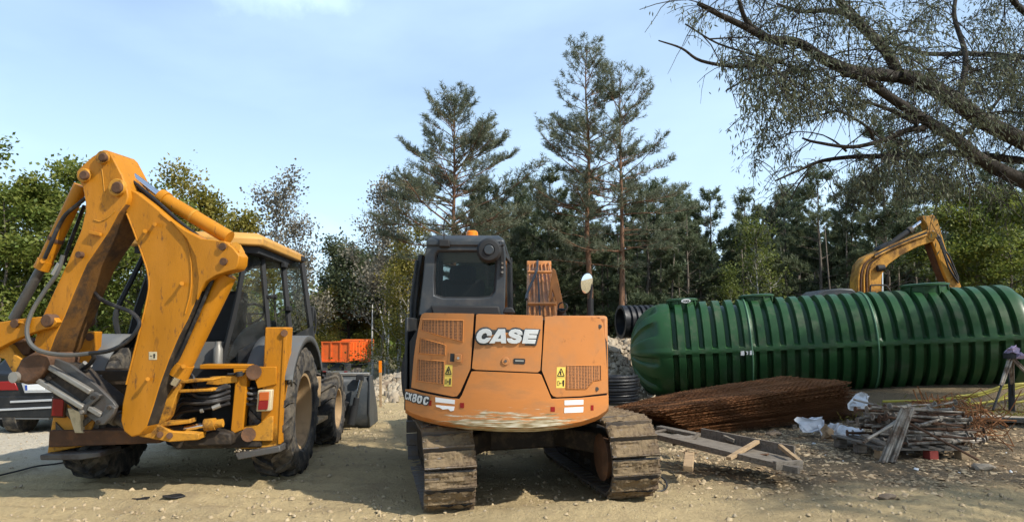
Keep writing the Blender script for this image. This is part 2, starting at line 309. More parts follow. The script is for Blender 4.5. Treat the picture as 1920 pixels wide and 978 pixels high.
def ground_mat():
    m = bpy.data.materials.new('sandy building site soil'); m.use_nodes = True; nd, lk = m.node_tree.nodes, m.node_tree.links
    b = nd['Principled BSDF']; b.inputs['Roughness'].default_value = 0.95; b.inputs['Specular IOR Level'].default_value = 0.15
    t = nd.new('ShaderNodeTexCoord'); vec = t.outputs['Object']; sp = nd.new('ShaderNodeSeparateXYZ'); lk.new(vec, sp.inputs[0])
    def noi(sc, det=8, ro=0.65, dist=0.0):
        n = nd.new('ShaderNodeTexNoise'); n.inputs['Scale'].default_value = sc; n.inputs['Detail'].default_value = det; n.inputs['Roughness'].default_value = ro; n.inputs['Distortion'].default_value = dist; lk.new(vec, n.inputs['Vector']); return n.outputs['Fac']
    def mr(s, a, bb, c=0.0, d=1.0):
        r = nd.new('ShaderNodeMapRange'); r.inputs[1].default_value = a; r.inputs[2].default_value = bb; r.inputs[3].default_value = c; r.inputs[4].default_value = d; lk.new(s, r.inputs[0]); return r.outputs[0]
    def mth(op, a, bb):
        x = nd.new('ShaderNodeMath'); x.operation = op
        for i, k in enumerate((a, bb)):
            if isinstance(k, (int, float)): x.inputs[i].default_value = k
            else: lk.new(k, x.inputs[i])
        return x.outputs[0]
    def mix(f, a, bb):
        x = nd.new('ShaderNodeMix'); x.data_type = 'RGBA'
        if isinstance(f, (int, float)): x.inputs[0].default_value = f
        else: lk.new(f, x.inputs[0])
        for k, s in ((6, a), (7, bb)):
            if isinstance(s, tuple): x.inputs[k].default_value = (*s, 1)
            else: lk.new(s, x.inputs[k])
        return x.outputs[2]
    big = noi(0.55, 6, 0.6, 0.6); mid = noi(2.6, 8, 0.7, 0.4); fine = noi(22, 8, 0.75); grit = noi(95, 4, 0.7)
    c = mix(mr(big, 0.35, 0.65), (0.46, 0.355, 0.19), (0.37, 0.285, 0.155))
    c = mix(mth('MULTIPLY', mr(mid, 0.52, 0.68), 0.55), c, (0.24, 0.18, 0.11))
    c = mix(mth('MULTIPLY', mr(mid, 0.44, 0.30), 0.55), c, (0.48, 0.375, 0.215))
    # pale crushed stone over on the car's side, dark leaf-strewn earth by the tank
    xn = mth('ADD', sp.outputs['X'], mth('MULTIPLY', mth('SUBTRACT', mid, 0.5), 2.5)); yn = mth('ADD', sp.outputs['Y'], mth('MULTIPLY', mth('SUBTRACT', big, 0.5), 2.5))
    pale = mth('MULTIPLY', mr(xn, -3.9, -5.4), mr(yn, 8.0, 9.6)); c = mix(mth('MULTIPLY', pale, 0.8), c, (0.50, 0.45, 0.36))
    dark = mth('MULTIPLY', mr(xn, 1.2, 2.8), mr(yn, 7.0, 7.9)); c = mix(mth('MULTIPLY', dark, 0.85), c, mix(mr(fine, 0.4, 0.6), (0.085, 0.062, 0.042), (0.17, 0.125, 0.08)))
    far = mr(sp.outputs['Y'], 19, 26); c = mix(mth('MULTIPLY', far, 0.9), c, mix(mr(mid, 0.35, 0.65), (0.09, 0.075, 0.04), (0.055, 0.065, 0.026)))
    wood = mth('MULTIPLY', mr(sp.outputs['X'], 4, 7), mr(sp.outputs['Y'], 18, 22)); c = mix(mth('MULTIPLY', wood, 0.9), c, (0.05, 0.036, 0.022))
    c = mix(mth('MULTIPLY', mr(fine, 0.5, 0.7), 0.55), c, mix(0.5, c, (0.08, 0.058, 0.035)))
    c = mix(mth('MULTIPLY', mr(grit, 0.58, 0.7), 0.45), c, (0.47, 0.39, 0.28))
    v = nd.new('ShaderNodeTexVoronoi'); v.inputs['Scale'].default_value = 17; v.inputs['Randomness'].default_value = 1; lk.new(vec, v.inputs['Vector'])
    peb = mth('MULTIPLY', mr(v.outputs['Distance'], 0.22, 0.14), mr(noi(3.1, 3), 0.5, 0.6)); c = mix(mth('MULTIPLY', peb, 0.5), c, (0.44, 0.385, 0.30))
    lk.new(c, b.inputs['Base Color'])
    h = mth('ADD', mth('ADD', mth('MULTIPLY', mid, 1.2), mth('MULTIPLY', fine, 0.7)), mth('ADD', mth('MULTIPLY', grit, 0.22), mth('MULTIPLY', peb, 0.25)))
    bp = nd.new('ShaderNodeBump'); bp.inputs['Strength'].default_value = 0.9; bp.inputs['Distance'].default_value = 0.05; lk.new(h, bp.inputs['Height']); lk.new(bp.outputs[0], b.inputs['Normal'])
    return m
M['ground'] = ground_mat()
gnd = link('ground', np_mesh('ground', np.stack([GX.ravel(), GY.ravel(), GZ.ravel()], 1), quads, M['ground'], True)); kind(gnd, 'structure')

# loose matter nobody could count: pebbles, dry leaves and wood chips lying on the soil
def flake_field(name, n, area, smin, smax, mt, thick, seed, dens=None):
    rg = np.random.RandomState(seed); x = rg.uniform(area[0], area[1], n * 3); y = rg.uniform(area[2], area[3], n * 3)
    if dens is not None: k = rg.uniform(0, 1, n * 3) < dens(x, y); x, y = x[k][:n], y[k][:n]
    else: x, y = x[:n], y[:n]
    n = len(x); z = gz(x, y); s = rg.uniform(0, 1, n) ** 2.2 * (smax - smin) + smin
    a = rg.uniform(0, 6.28, n); el = rg.uniform(0.35, 1, n); base = np.stack([x, y, z], 1)
    tp = np.array([[-1, -1, 0], [1, -1, 0], [1, 1, 0], [-1, 1, 0], [-.6, -.5, 1], [.7, -.6, 1], [.55, .7, 1], [-.7, .5, 1]], float)
    tpj = tp[None] * (1 + rg.uniform(-.35, .35, (n, 8, 3)))
    lx = tpj[:, :, 0] * s[:, None] * 0.5; ly = tpj[:, :, 1] * (s * el)[:, None] * 0.5; lz = tpj[:, :, 2] * (s * thick)[:, None]
    tx, ty = rg.uniform(-.35, .35, n), rg.uniform(-.35, .35, n)
    lz = lz + lx * tx[:, None] + ly * ty[:, None]
    wx = lx * np.cos(a)[:, None] - ly * np.sin(a)[:, None]; wy = lx * np.sin(a)[:, None] + ly * np.cos(a)[:, None]
    vv = np.stack([wx, wy, lz], 2) + base[:, None]
    f = np.array([[4, 5, 6, 7], [0, 1, 5, 4], [1, 2, 6, 5], [2, 3, 7, 6], [3, 0, 4, 7]])
    ff = (f[None] + (np.arange(n) * 8)[:, None, None]).reshape(-1, 4)
    return kind(link(name, np_mesh(name, vv.reshape(-1, 3), ff, mt)), 'stuff')
M['rubble'] = leaf_mat('earthy rubble', (0.37, 0.31, 0.225), (0.17, 0.125, 0.08), 0.0, 0.95)
M['chips'] = leaf_mat('dry leaves and chips', (0.56, 0.43, 0.26), (0.15, 0.085, 0.04), 0.1, 0.8)
M['pebble'] = leaf_mat('pebble stone', (0.38, 0.31, 0.21), (0.22, 0.17, 0.11), 0.0, 0.9)
M['clod'] = leaf_mat('dry soil clods', (0.42, 0.33, 0.20), (0.25, 0.19, 0.115), 0.0, 0.95)
flake_field('leaf_litter', 11000, (1.3, 9.5, 6.6, 13.5), 0.02, 0.075, M['chips'], 0.16, 11, lambda x, y: sstep(6.9, 7.7, y + 0.35 * np.sin(x * 2.3)) * sstep(1.3, 2.3, x) * (0.35 + 0.65 * (np.sin(x * 3 + y) * np.sin(y * 4 - x) > -0.2)))
flake_field('gravel', 1300, (-9, 3.5, 4.3, 13), 0.008, 0.036, M['pebble'], 0.55, 12, lambda x, y: 0.35 + 0.65 * sstep(-3.5, -5.5, x) * sstep(8, 9.5, y))
flake_field('dirt', 5200, (-4, 4.6, 4.4, 16), 0.010, 0.048, M['clod'], 0.45, 13, lambda x, y: 0.25 + 0.75 * (np.sin(x * 1.9 + y * 0.7) * np.sin(y * 2.3 + x) > 0))
flake_field('rubble', 5200, (-3.6, 3.2, 15.5, 24), 0.03, 0.20, M['rubble'], 0.6, 14, lambda x, y: np.exp(-((y - 19.6) / 1.8) ** 2))
flake_field('litter', 80, (2.0, 9, 8.2, 12.5), 0.02, 0.07, M['white'], 0.3, 15, lambda x, y: 0.3 + 0 * x)

# stones of the spoil bank big enough to point at, and dumped clods near the tray
def rock_mb(seed, sub=2):
    rg = random.Random(seed); import bmesh
    bm = bmesh.new(); bmesh.ops.create_icosphere(bm, subdivisions=sub, radius=1); off = V((rg.uniform(-9, 9), rg.uniform(-9, 9), rg.uniform(-9, 9)))
    for v in bm.verts:
        n = mnoise.noise(v.co * 0.9 + off) * 0.45 + mnoise.noise(v.co * 2.1 + off) * 0.2
        v.co = v.co * (1 + n); v.co.z *= 0.72
    for k in range(5):                                   # broken flat faces
        nn = V((rg.uniform(-1, 1), rg.uniform(-1, 1), rg.uniform(-1, 1))).normalized(); dd = rg.uniform(0.55, 0.8)
        for v in bm.verts:
            q = v.co.dot(nn)
            if q > dd: v.co -= nn * (q - dd) * 0.9
    mb = MB(); mb.v = [tuple(v.co) for v in bm.verts]; mb.f = [tuple(v.index for v in f.verts) for f in bm.faces]; mb.m = [0] * len(mb.f); bm.free(); return mb
M['rock'] = mat('pale broken stone', (0.33, 0.275, 0.205), 0.9, var=0.5, vscale=1.2, dirt=(0.24, 0.18, 0.115), damt=0.7, dscale=1.6, bump=0.35, bscale=5)
M['rock_dark'] = mat('earthy brown stone', (0.21, 0.155, 0.105), 0.95, var=0.5, vscale=1.2, bump=0.4, bscale=5)
rock_me = [mesh_of('rock', rock_mb(30 + i), M['rock'], 28) for i in range(4)] ; rockd_me = [mesh_of('rock', rock_mb(50 + i), M['rock_dark'], 28) for i in range(3)]
rr = random.Random(8)
for i in range(62):
    x = rr.uniform(-3.5, 3.0); y = 19.2 + rr.gauss(0, 1.3); s = rr.uniform(0.08, 0.2)
    dk = rr.random() < 0.45
    o = link('rock', rr.choice(rockd_me if dk else rock_me)); o.location = (x, y, gzf(x, y) + s * 0.25); o.scale = (s * rr.uniform(.8, 1.5), s, s * rr.uniform(.7, 1.1)); o.rotation_euler = (rr.uniform(-.5, .5), rr.uniform(-.5, .5), rr.uniform(0, 6.3))
    tag(o, 'earthy brown stone in the rubble bank beyond the orange excavator' if dk else 'pale broken stone in the rubble bank beyond the orange excavator', 'rock', 'brown stones of the rubble bank' if dk else 'pale stones of the rubble bank')
# ================================================================ TREES
M['bark_pine'] = mat('scots pine bark', (0.20, 0.105, 0.058), 0.9, var=0.6, vscale=5, stretch=(3, 3, 0.7), dirt=(0.07, 0.052, 0.042), damt=0.8, dscale=4, dlo=0.5, bump=0.6, bscale=18)
M['bark_dark'] = mat('dark furrowed bark', (0.034, 0.028, 0.022), 0.95, var=0.6, vscale=6, stretch=(1, 1, 1), bump=0.8, bscale=22)
M['bark_birch'] = mat('birch bark', (0.52, 0.49, 0.44), 0.8, var=0.3, vscale=6, stretch=(1, 1, 5), dirt=(0.05, 0.045, 0.04), damt=0.8, dscale=7, dlo=0.56)
M['bark_grey'] = mat('grey brown bark', (0.14, 0.115, 0.09), 0.9, var=0.5, vscale=5, bump=0.4, bscale=20)
L = {'pine': leaf_mat('pine needles', (0.10, 0.132, 0.066), (0.18, 0.195, 0.105), 0.35), 'pine_pale': leaf_mat('pale pine needles', (0.11, 0.13, 0.078), (0.20, 0.205, 0.13), 0.3),
     'pine_dark': leaf_mat('dark pine needles', (0.080, 0.112, 0.058), (0.15, 0.17, 0.09), 0.35),
     'green': leaf_mat('hornbeam leaves', (0.105, 0.15, 0.028), (0.26, 0.265, 0.055), 0.42), 'yellow': leaf_mat('yellowing birch leaves', (0.17, 0.17, 0.035), (0.34, 0.26, 0.05), 0.42),
     'grey': leaf_mat('thin greyish aspen leaves', (0.17, 0.155, 0.115), (0.26, 0.225, 0.16), 0.3), 'oak': leaf_mat('dull oak leaves', (0.06, 0.078, 0.04), (0.125, 0.135, 0.06), 0.35),
     'willow': leaf_mat('willow leaves', (0.07, 0.085, 0.05), (0.15, 0.155, 0.09), 0.35)}
def unit(a): return a / (np.linalg.norm(a, axis=-1, keepdims=True) + 1e-9)
def tufts(C, D, Lt, k, nl, nw, rg):                      # needle brushes: centre, direction, length
    n = len(C); D = unit(D); s = rg.uniform(0, 1, (n, k, 1)); up = rg.normal(size=(n, k, 3)); up = unit(up - (up * D[:, None]).sum(2, keepdims=True) * D[:, None])
    b = C[:, None] + D[:, None] * s * Lt[:, None, None]
    d = unit(D[:, None] * 0.75 + up); ln = nl * rg.uniform(0.7, 1.2, (n, k, 1)); w = np.cross(d, rg.normal(size=(n, k, 3))); w = unit(w) * nw
    v = np.stack([b - w * 0.5, b + w * 0.5, b + d * ln], 2).reshape(-1, 3)
    return v, np.arange(len(v)).reshape(-1, 3)
def leaves(C, Nn, ln, wd, rg, droop=0.0, D=None):        # diamond leaves, 4 points each
    n = len(C); d = rg.normal(size=(n, 3)) if D is None else D + 0.5 * rg.normal(size=(n, 3)); d[:, 2] -= droop; d = unit(d)
    w = unit(np.cross(d, Nn + 0.6 * rg.normal(size=(n, 3)))); l = (ln * rg.uniform(0.65, 1.3, n))[:, None]; ww = (wd * rg.uniform(0.7, 1.2, n))[:, None]
    v = np.stack([C, C + d * l * 0.45 + w * ww * 0.5, C + d * l, C + d * l * 0.45 - w * ww * 0.5], 1).reshape(-1, 3)
    return v, np.arange(n * 4).reshape(-1, 4)
def tube_np(segs, n=5): # list of (pts, radii)
    mb = MB()
    for pts, rr_ in segs: mb.tube(pts, rr_, n, False)
    return mb
def pine_mesh(name, H, crown0, prof, seed, leafm, ntuft=1.0, bark='bark_pine', rbase=None, lean=0.0, k=16, whorl=0.5, nl=0.13, nw=0.016):
    rd = random.Random(seed); rg = np.random.RandomState(seed); segs = []; C, D = [], []
    rb = rbase or H * 0.0125
    tr = [V((lean * (i / 12) ** 2 * H * 0.1 + 0.04 * math.sin(i * 1.3 + seed), 0.04 * math.cos(i * 1.1 + seed), H * i / 12)) for i in range(13)]
    segs.append((tr, [rb * (1 - 0.93 * (i / 12) ** 1.1) for i in range(13)]))
    def tp(z):
        f = min(11.999, z / H * 12); i = int(f); return tr[i].lerp(tr[i + 1], f - i)
    z = crown0
    while z < H - 0.25:
        f = (z - crown0) / (H - crown0); ln0 = prof(f)
        for b in range(rd.choice((4, 5, 5, 6))):
            a = rd.uniform(0, 6.28); ln = ln0 * rd.choice((.45, .75, .9, 1.0, 1.1)) * rd.uniform(.85, 1.12) * (.6 if f < .12 and rd.random() < .7 else 1)
            el = (0.15 + 0.75 * f + rd.uniform(-0.15, 0.2)); pts = []; p0 = tp(max(crown0 * .9, min(H - .2, z + rd.uniform(-.28, .28)))); d = V((math.cos(a) * math.cos(el), math.sin(a) * math.cos(el), math.sin(el))); p = p0.copy(); ns = 6
            for i in range(ns + 1):
                pts.append(p.copy()); d = (d + V((rd.uniform(-.12, .12), rd.uniform(-.12, .12), (0.10 if i > 2 else -0.07) + rd.uniform(-.06, .06)))).normalized(); p = p + d * (ln / ns)
            segs.append((pts, [max(0.005, rb * 0.17 * (ln / 2.2 + 0.15) * (1 - 0.85 * i / ns)) for i in range(ns + 1)]))
            nt = max(3, int(ln * 9 * ntuft))
            for t in range(nt):                          # side twigs
                u = rd.uniform(0.25, 1.0) ** 0.75; i = min(ns - 1, int(u * ns)); q = pts[i].lerp(pts[i + 1], u * ns - i); bd = (pts[i + 1] - pts[i]).normalized()
                sd = bd.cross(V((0, 0, 1))).normalized() * rd.choice((-1, 1)); tl = ln * 0.36 * (1.12 - u) + 0.12; td = (bd * 0.8 + sd * rd.uniform(.2, 1.0) + V((0, 0, rd.uniform(-.1, .5)))).normalized(); e = q + td * tl
                if tl > 0.3 and rd.random() < 0.5: segs.append(([q, q.lerp(e, .5) + V((0, 0, -.02)), e], [0.008, 0.006, 0.004]))
                for m_ in range(2 if tl > 0.35 else 1):
                    C.append(q.lerp(e, 1 - 0.45 * m_)); D.append(td + V((0, 0, .35)))
            C.append(pts[-1]); D.append(d + V((0, 0, 0.3)))
        z += whorl * rd.uniform(0.45, 1.5) * (1 if f < 0.7 else 0.75)
    for t in range(6): C.append(tr[-1] - V((0, 0, 0.1 * t))); D.append(V((rd.uniform(-.3, .3), rd.uniform(-.3, .3), 1)))
    C = np.array([tuple(c) for c in C]); D = np.array([tuple(d) for d in D]); Lt = rg.uniform(0.16, 0.36, len(C))
    v, f_ = tufts(C - 0.1 * unit(D), D, Lt, k, nl, nw, rg)
    return mesh_of('trunk', tube_np(segs, 5), M[bark], 0), np_mesh('crown', v, f_, L[leafm])
def broad_mesh(name, H, seed, leafm, bark, trunkh, spread, nl, lsize, lw, levels=3, rb=0.09, up=0.6, clump=0.35, limbs=6, layered=0.0, stems=1, wispy=0.0, taper=0.72):
    rd = random.Random(seed); rg = np.random.RandomState(seed); segs = []; tips = []
    def grow(p, d, ln, r, lev):
        pts = [p.copy()]; ns = 4
        for i in range(ns):
            d = (d + V((rd.uniform(-.2, .2), rd.uniform(-.2, .2), rd.uniform(-.08, .2) * up))).normalized(); p = p + d * (ln / ns); pts.append(p.copy())
        segs.append((pts, [max(0.004, r * (1 - 0.6 * i / ns)) for i in range(ns + 1)]))
        if lev == 0:
            tips.append((pts[2], d)); tips.append((pts[4], d)); return
        for b in range(rd.choice((3, 4, 4, 5))):
            i = rd.randint(1, ns); q = pts[i]; sd = V((rd.gauss(0, 1), rd.gauss(0, 1), rd.gauss(0, 0.6 - 0.45 * layered))); nd_ = (d * (0.8 + wispy) + sd * 0.62 + V((0, 0, up * 0.3 * (1 - layered)))).normalized()
            if layered: nd_.z *= (1 - 0.7 * layered); nd_.normalize()
            grow(q, nd_, ln * rd.uniform(0.5, 0.75), r * 0.5, lev - 1)
        tips.append((pts[-1], d))
    for s in range(stems):
        a0 = rd.uniform(0, 6.28); ln_ = 0.03 + 0.16 * (stems > 1); tr = [V((math.cos(a0) * ln_ * H * (i / 8) + 0.05 * math.sin(i + seed), math.sin(a0) * ln_ * H * (i / 8) + 0.05 * math.cos(i * 1.2), H * 0.97 * i / 8)) for i in range(9)]
        segs.append((tr, [rb * (1 - 0.9 * i / 8) for i in range(9)]))
        for b in range(limbs):
            f = (b + rd.uniform(0.1, .9)) / limbs; z = trunkh + (H * 0.93 - trunkh) * f; a = b * 2.4 + rd.uniform(-.5, .5); i = min(7, int(z / (H * 0.97) * 8)); q = tr[i].lerp(tr[i + 1], min(1, z / (H * 0.97) * 8 - i))
            ln = spread * (1.05 - taper * f) * rd.uniform(0.75, 1.1); el = up * (0.35 + 0.7 * f); grow(q, V((math.cos(a) * math.cos(el), math.sin(a) * math.cos(el), math.sin(el))), ln * 0.62, rb * 0.4 * (1.1 - 0.7 * f), levels - 1)
    T = np.array([tuple(t[0]) for t in tips]); Dd = np.array([tuple(t[1]) for t in tips]); pick = rg.randint(0, len(T), nl)
    off = rg.normal(size=(nl, 3)) * clump; off[:, 2] *= (1 - 0.65 * layered); C = T[pick] + off; Nn = np.tile([0, 0, 1.0], (nl, 1))
    v, f_ = leaves(C, Nn, lsize, lw, rg, 0.35, Dd[pick])
    return mesh_of('trunk', tube_np(segs, 5), M[bark], 0), np_mesh('crown', v, f_, L[leafm])
def plant_tree(name, meshes, x, y, label, cat='tree', group=None, rz=0, s=1.0, z=None):
    zz = gzf(x, y) - 0.05 if z is None else z
    t = thing(name, label, cat, None, group); t.location = (x, y, zz); t.rotation_euler = (0, 0, rz); t.scale = (s, s, s)
    link('trunk', meshes[0], t); link('crown', meshes[1], t); return t
def xpx(px, d): return (px - CX) / F_PX * d

# the three tall pines over the yard
pA = pine_mesh('pine', 10.2, 4.3, lambda f: 3.3 * (1 - f) ** 0.78 + 0.5, 3, 'pine_pale', 1.2, k=16, rbase=0.135, whorl=0.37, nl=0.16, nw=0.022)
plant_tree('pine_tree', pA, xpx(850, 27), 27, 'tall open pine with spreading crown behind the black excavator cab', 'pine tree', 'tall pines over the yard', 0.6, z=-0.2)
pB = pine_mesh('pine', 12.4, 4.2, lambda f: (2.35 * (1 - f) ** 0.75 + 0.5) if f > 0.1 else 2.2, 7, 'pine_pale', 1.0, k=15, rbase=0.15, whorl=0.41, nl=0.16, nw=0.022)
plant_tree('pine_tree', pB, xpx(1104, 27.5), 27.5, 'tallest pine with a bare reddish trunk rising behind the mirror', 'pine tree', 'tall pines over the yard', 2.2, z=-0.1)
pC = pine_mesh('pine', 10.9, 4.6, lambda f: (2.45 * (1 - f) ** 0.65 + 0.4), 12, 'pine_pale', 0.9, k=15, rbase=0.13, whorl=0.42, nl=0.16, nw=0.022)
plant_tree('pine_tree', pC, xpx(1167, 27), 27, 'slim tall pine whose reddish trunk stands just behind the tank pipe', 'pine tree', 'tall pines over the yard', 4.0, z=0.0)

# dense young wood behind the tank: four shared kinds
woods = [pine_mesh('pine', 7.2, 0.8, lambda f: 2.1 * (1 - f) ** 0.8 + 0.25, 21, 'pine_dark', 1.6, k=16, rbase=0.10, bark='bark_grey', nl=0.18, nw=0.034),
         pine_mesh('pine', 8.0, 1.4, lambda f: 2.1 * (1 - f) ** 0.75 + 0.25, 22, 'pine', 1.6, k=16, rbase=0.11, bark='bark_grey', nl=0.18, nw=0.034),
         pine_mesh('pine', 6.2, 0.5, lambda f: 2.0 * (1 - f) ** 0.9 + 0.2, 23, 'pine', 1.6, k=16, rbase=0.09, bark='bark_grey', nl=0.18, nw=0.034)]
rr = random.Random(77)
front = [(915, 30, 0.92, 1, 'behind the cab roof beacon'), (965, 32, 1.05, 0, 'just clear of the excavator cab side'), (1030, 30.5, 0.98, 1, 'behind the orange excavator boom'), (1075, 33, 0.95, 0, 'filling the gap before the tallest pine'), (1130, 31, 0.92, 2, 'between the two bare red trunks'), (1215, 30, 0.98, 0, 'behind the black pipe stub of the tank'), (1290, 30, 0.84, 1, 'behind the first tank manhole'), (1335, 31, 0.98, 0, 'tallest just past the first manhole'), (1400, 30, 0.86, 1, 'behind the slender sapling'), (1475, 31, 0.94, 0, 'behind the second tank manhole'), (1540, 29.5, 0.98, 1, 'behind the black engine cover'), (1600, 31, 1.02, 0, 'behind the bend of the raised yellow boom'), (1665, 29.5, 1.2, 1, 'taller behind the raised yellow boom'), (1740, 30.5, 1.1, 0, 'behind the tip of the raised yellow arm'), (1860, 29, 1.06, 0, 'behind the third tank manhole and bright tree'), (1920, 30, 1.0, 1, 'at the picture edge above the tank end'), (1990, 29, 1.1, 0, 'under the willow at the very edge')]
for px, d, s, k, wh in front:
    plant_tree('pine_tree', woods[k], xpx(px, d), d, 'bushy young pine ' + wh, 'pine tree', 'young pines along the wood edge', rr.uniform(0, 6.3), s, z=0.1)
for i in range(44):
    px = 880 + i * 27 + rr.uniform(-14, 14); d = rr.uniform(33, 46)
    plant_tree('pine_tree', rr.choice(woods), xpx(px, d), d, 'dark pine standing deeper in the dense wood behind the tank', 'pine tree', 'dark pines deep in the wood', rr.uniform(0, 6.3), rr.uniform(0.85, 1.12) * (d / 38) ** 0.5, z=0.0)
# bare lower stems crowding in the wood
stem_mb = [MB().tube([V((0, 0, 0)), V((0.05, 0.02, 2)), V((0.02, 0.06, 4.2)), V((0.1, 0, 6))], [0.075, 0.06, 0.045, 0.02], 6) for _ in range(1)][0]
snag = mesh_of('snag', stem_mb, M['bark_grey'], 0)
for i in range(46):
    px = 1150 + i * 17 + rr.uniform(-9, 9); d = rr.uniform(27.8, 33); o = link('bare_stem', snag); o.location = (xpx(px, d), d, 0); o.rotation_euler = (rr.uniform(-.06, .06), rr.uniform(-.06, .06), rr.uniform(0, 6)); k_ = rr.uniform(.6, 1.1); o.scale = (k_, k_, rr.uniform(.6, .95))
    tag(o, 'thin bare grey trunk in the shade of the wood edge behind the tank', 'tree trunk', 'bare trunks at the wood edge')

# broadleaf trees
b_green = [broad_mesh('tree', 5.6, 31, 'green', 'bark_grey', 0.25, 2.8, 15000, 0.125, 0.085, 3, 0.08, 0.45, 0.20, 13, 0.6, taper=0.6), broad_mesh('tree', 6.2, 32, 'green', 'bark_grey', 0.3, 2.8, 15000, 0.125, 0.085, 3, 0.085, 0.5, 0.20, 13, 0.5, taper=0.6)]
b_yel = [broad_mesh('tree', 7.0, 41, 'yellow', 'bark_birch', 0.4, 2.4, 10000, 0.12, 0.085, 3, 0.075, 0.8, 0.24, 13, 0.0), broad_mesh('tree', 6.0, 42, 'yellow', 'bark_birch', 0.4, 2.2, 9000, 0.12, 0.085, 3, 0.07, 0.8, 0.22, 11, 0.0)]
b_grey = [broad_mesh('tree', 8.2, 51, 'grey', 'bark_grey', 1.5, 3.1, 3800, 0.13, 0.11, 3, 0.085, 1.15, 0.22, 11, 0.0, wispy=0.5, taper=0.5), broad_mesh('tree', 8.2, 52, 'grey', 'bark_grey', 1.2, 2.8, 3800, 0.13, 0.11, 3, 0.08, 1.2, 0.22, 11, 0.0, wispy=0.6, taper=0.5)]
b_oak = [broad_mesh('tree', 6.4, 61, 'oak', 'bark_dark', 2.0, 3.2, 16000, 0.17, 0.12, 3, 0.13, 0.6, 0.30, 10, 0.2, taper=0.5)]
for px, d, s, k, lab in ((8, 19, 0.95, 0, 'green hornbeam at the picture edge beyond the lifted backhoe cylinder'), (100, 20.5, 1.0, 1, 'leafy green hornbeam seen behind the backhoe dipper'), (185, 19.5, 0.86, 0, 'green hornbeam seen in the gap between backhoe dipper and boom'), (-80, 20, 1.1, 1, 'green hornbeam beyond the dark parked car'), (255, 20, 0.9, 1, 'green hornbeam behind the open cab door of the backhoe'), (55, 25, 1.05, 1, 'taller hornbeam set back between the first two green ones'), (150, 26, 1.05, 0, 'hornbeam set back behind the dipper top'), (330, 24, .8, 0, 'hornbeam half hidden by the backhoe cab')):
    plant_tree('hornbeam_tree', b_green[k], xpx(px, d), d, lab, 'tree', 'green trees behind the backhoe', rr.uniform(0, 6.3), s)
for px, d, s, k, lab in ((330, 25, 1.03, 0, 'tallest yellow-green birch above the backhoe boom'), (395, 26, 1.14, 1, 'yellow-green birch just above the backhoe cab roof'), (445, 28, 1.12, 1, 'yellowing birch behind the backhoe cab glass'), (765, 34, 1.02, 0, 'yellow-green birch with white stem beside the excavator cab')):
    plant_tree('birch_tree', b_yel[k], xpx(px, d), d, lab, 'birch tree', 'yellowing birches', rr.uniform(0, 6.3), s)
for px, d, s, k, lab, z in ((520, 33, 1.08, 0, 'thin half-bare aspen rising above the backhoe cab roof', None), (720, 44, 1.25, 1, 'tall half-bare aspen above the dark round oak', -0.6), (752, 44, 1.2, 0, 'half-bare aspen beside the big pine and the yellow birch', -0.3), (565, 36, 0.95, 1, 'thin half-bare aspen at the edge of the cab roof', None)):
    plant_tree('aspen_tree', b_grey[k], xpx(px, d), d, lab, 'aspen tree', 'half-bare aspens', rr.uniform(0, 6.3), s, z)
for px, d, s, lab, z in ((655, 64, 1.55, 'dark round oak standing over the orange tipper', -2.6), (712, 66, 1.5, 'dark oak behind the spoil heap, beside the round one', -2.6), (748, 62, 1.35, 'low dark oak close to the excavator cab', -1.9)):
    plant_tree('oak_tree', b_oak[0], xpx(px, d), d, lab, 'oak tree', 'dark oaks by the tipper', rr.uniform(0, 6.3), s, z)
for px, d, s, k, lab in ((615, 62, 1.0, 0, 'yellow bush birch at the far side of the cleared ground'), (590, 66, 1.0, 1, 'low yellow birch far off beside the cab mirror'), (650, 70, 1.0, 0, 'yellow birch far off behind the orange tipper'), (560, 58, 0.9, 1, 'low yellow birch far off seen through the cab windows'), (690, 66, 1.0, 1, 'yellow birch far off behind the dark oaks')):
    plant_tree('birch_tree', b_yel[k], xpx(px, d), d, lab, 'birch tree', 'far yellow birches', rr.uniform(0, 6.3), s)
for px, d, s in ((702, 38, .9), (722, 37, .8), (748, 36, 1.0), (738, 39, .9)):
    o = link('slim_birch', mesh_of('slim_birch', MB().tube([V((0, 0, 0)), V((.08, 0, 1.5)), V((.1, .1, 3)), V((.3, 0, 5))], [.085, .07, .055, .02], 7), M['bark_birch'], 0)); o.location = (xpx(px, d), d, gzf(xpx(px, d), d) - .1); o.rotation_euler = (0, rr.uniform(-.12, .12), rr.uniform(0, 6)); o.scale = (s, s, s)
    tag(o, 'slim white birch stem between the tipper and the excavator', 'birch tree', 'white birch stems behind the rubble')
L['lime'] = leaf_mat('lime green leaves', (0.10, 0.135, 0.03), (0.21, 0.225, 0.055), 0.4)
b_lime = [broad_mesh('tree', 7.0, 45, 'lime', 'bark_birch', 1.2, 2.2, 4200, 0.13, 0.09, 3, 0.06, 0.8, 0.24, 11, 0.1), broad_mesh('tree', 6.0, 46, 'lime', 'bark_birch', 1.5, 1.8, 3000, 0.13, 0.09, 3, 0.055, 0.9, 0.22, 9, 0.0)]
# brighter broadleaf growth among the pines
for px, d, s, k, lab in ((1420, 27.5, 0.78, 0, 'bright yellow-green sapling against the dark wood above the tank'), (1370, 27, 0.62, 1, 'slender yellow-green sapling near the second manhole of the tank')):
    plant_tree('sapling', b_lime[k], xpx(px, d), d, lab, 'sapling', 'saplings before the wood', rr.uniform(0, 6.3), s, 0.1)
for px, d, s, lab in ((1830, 25, 0.95, 'bright green tree beyond the raised yellow excavator arm'), (1895, 24, 0.9, 'bright green tree behind the far end of the tank')):
    plant_tree('hornbeam_tree', b_green[1], xpx(px, d), d, lab, 'tree', 'bright green trees beyond the tank', rr.uniform(0, 6.3), s, 0.3)
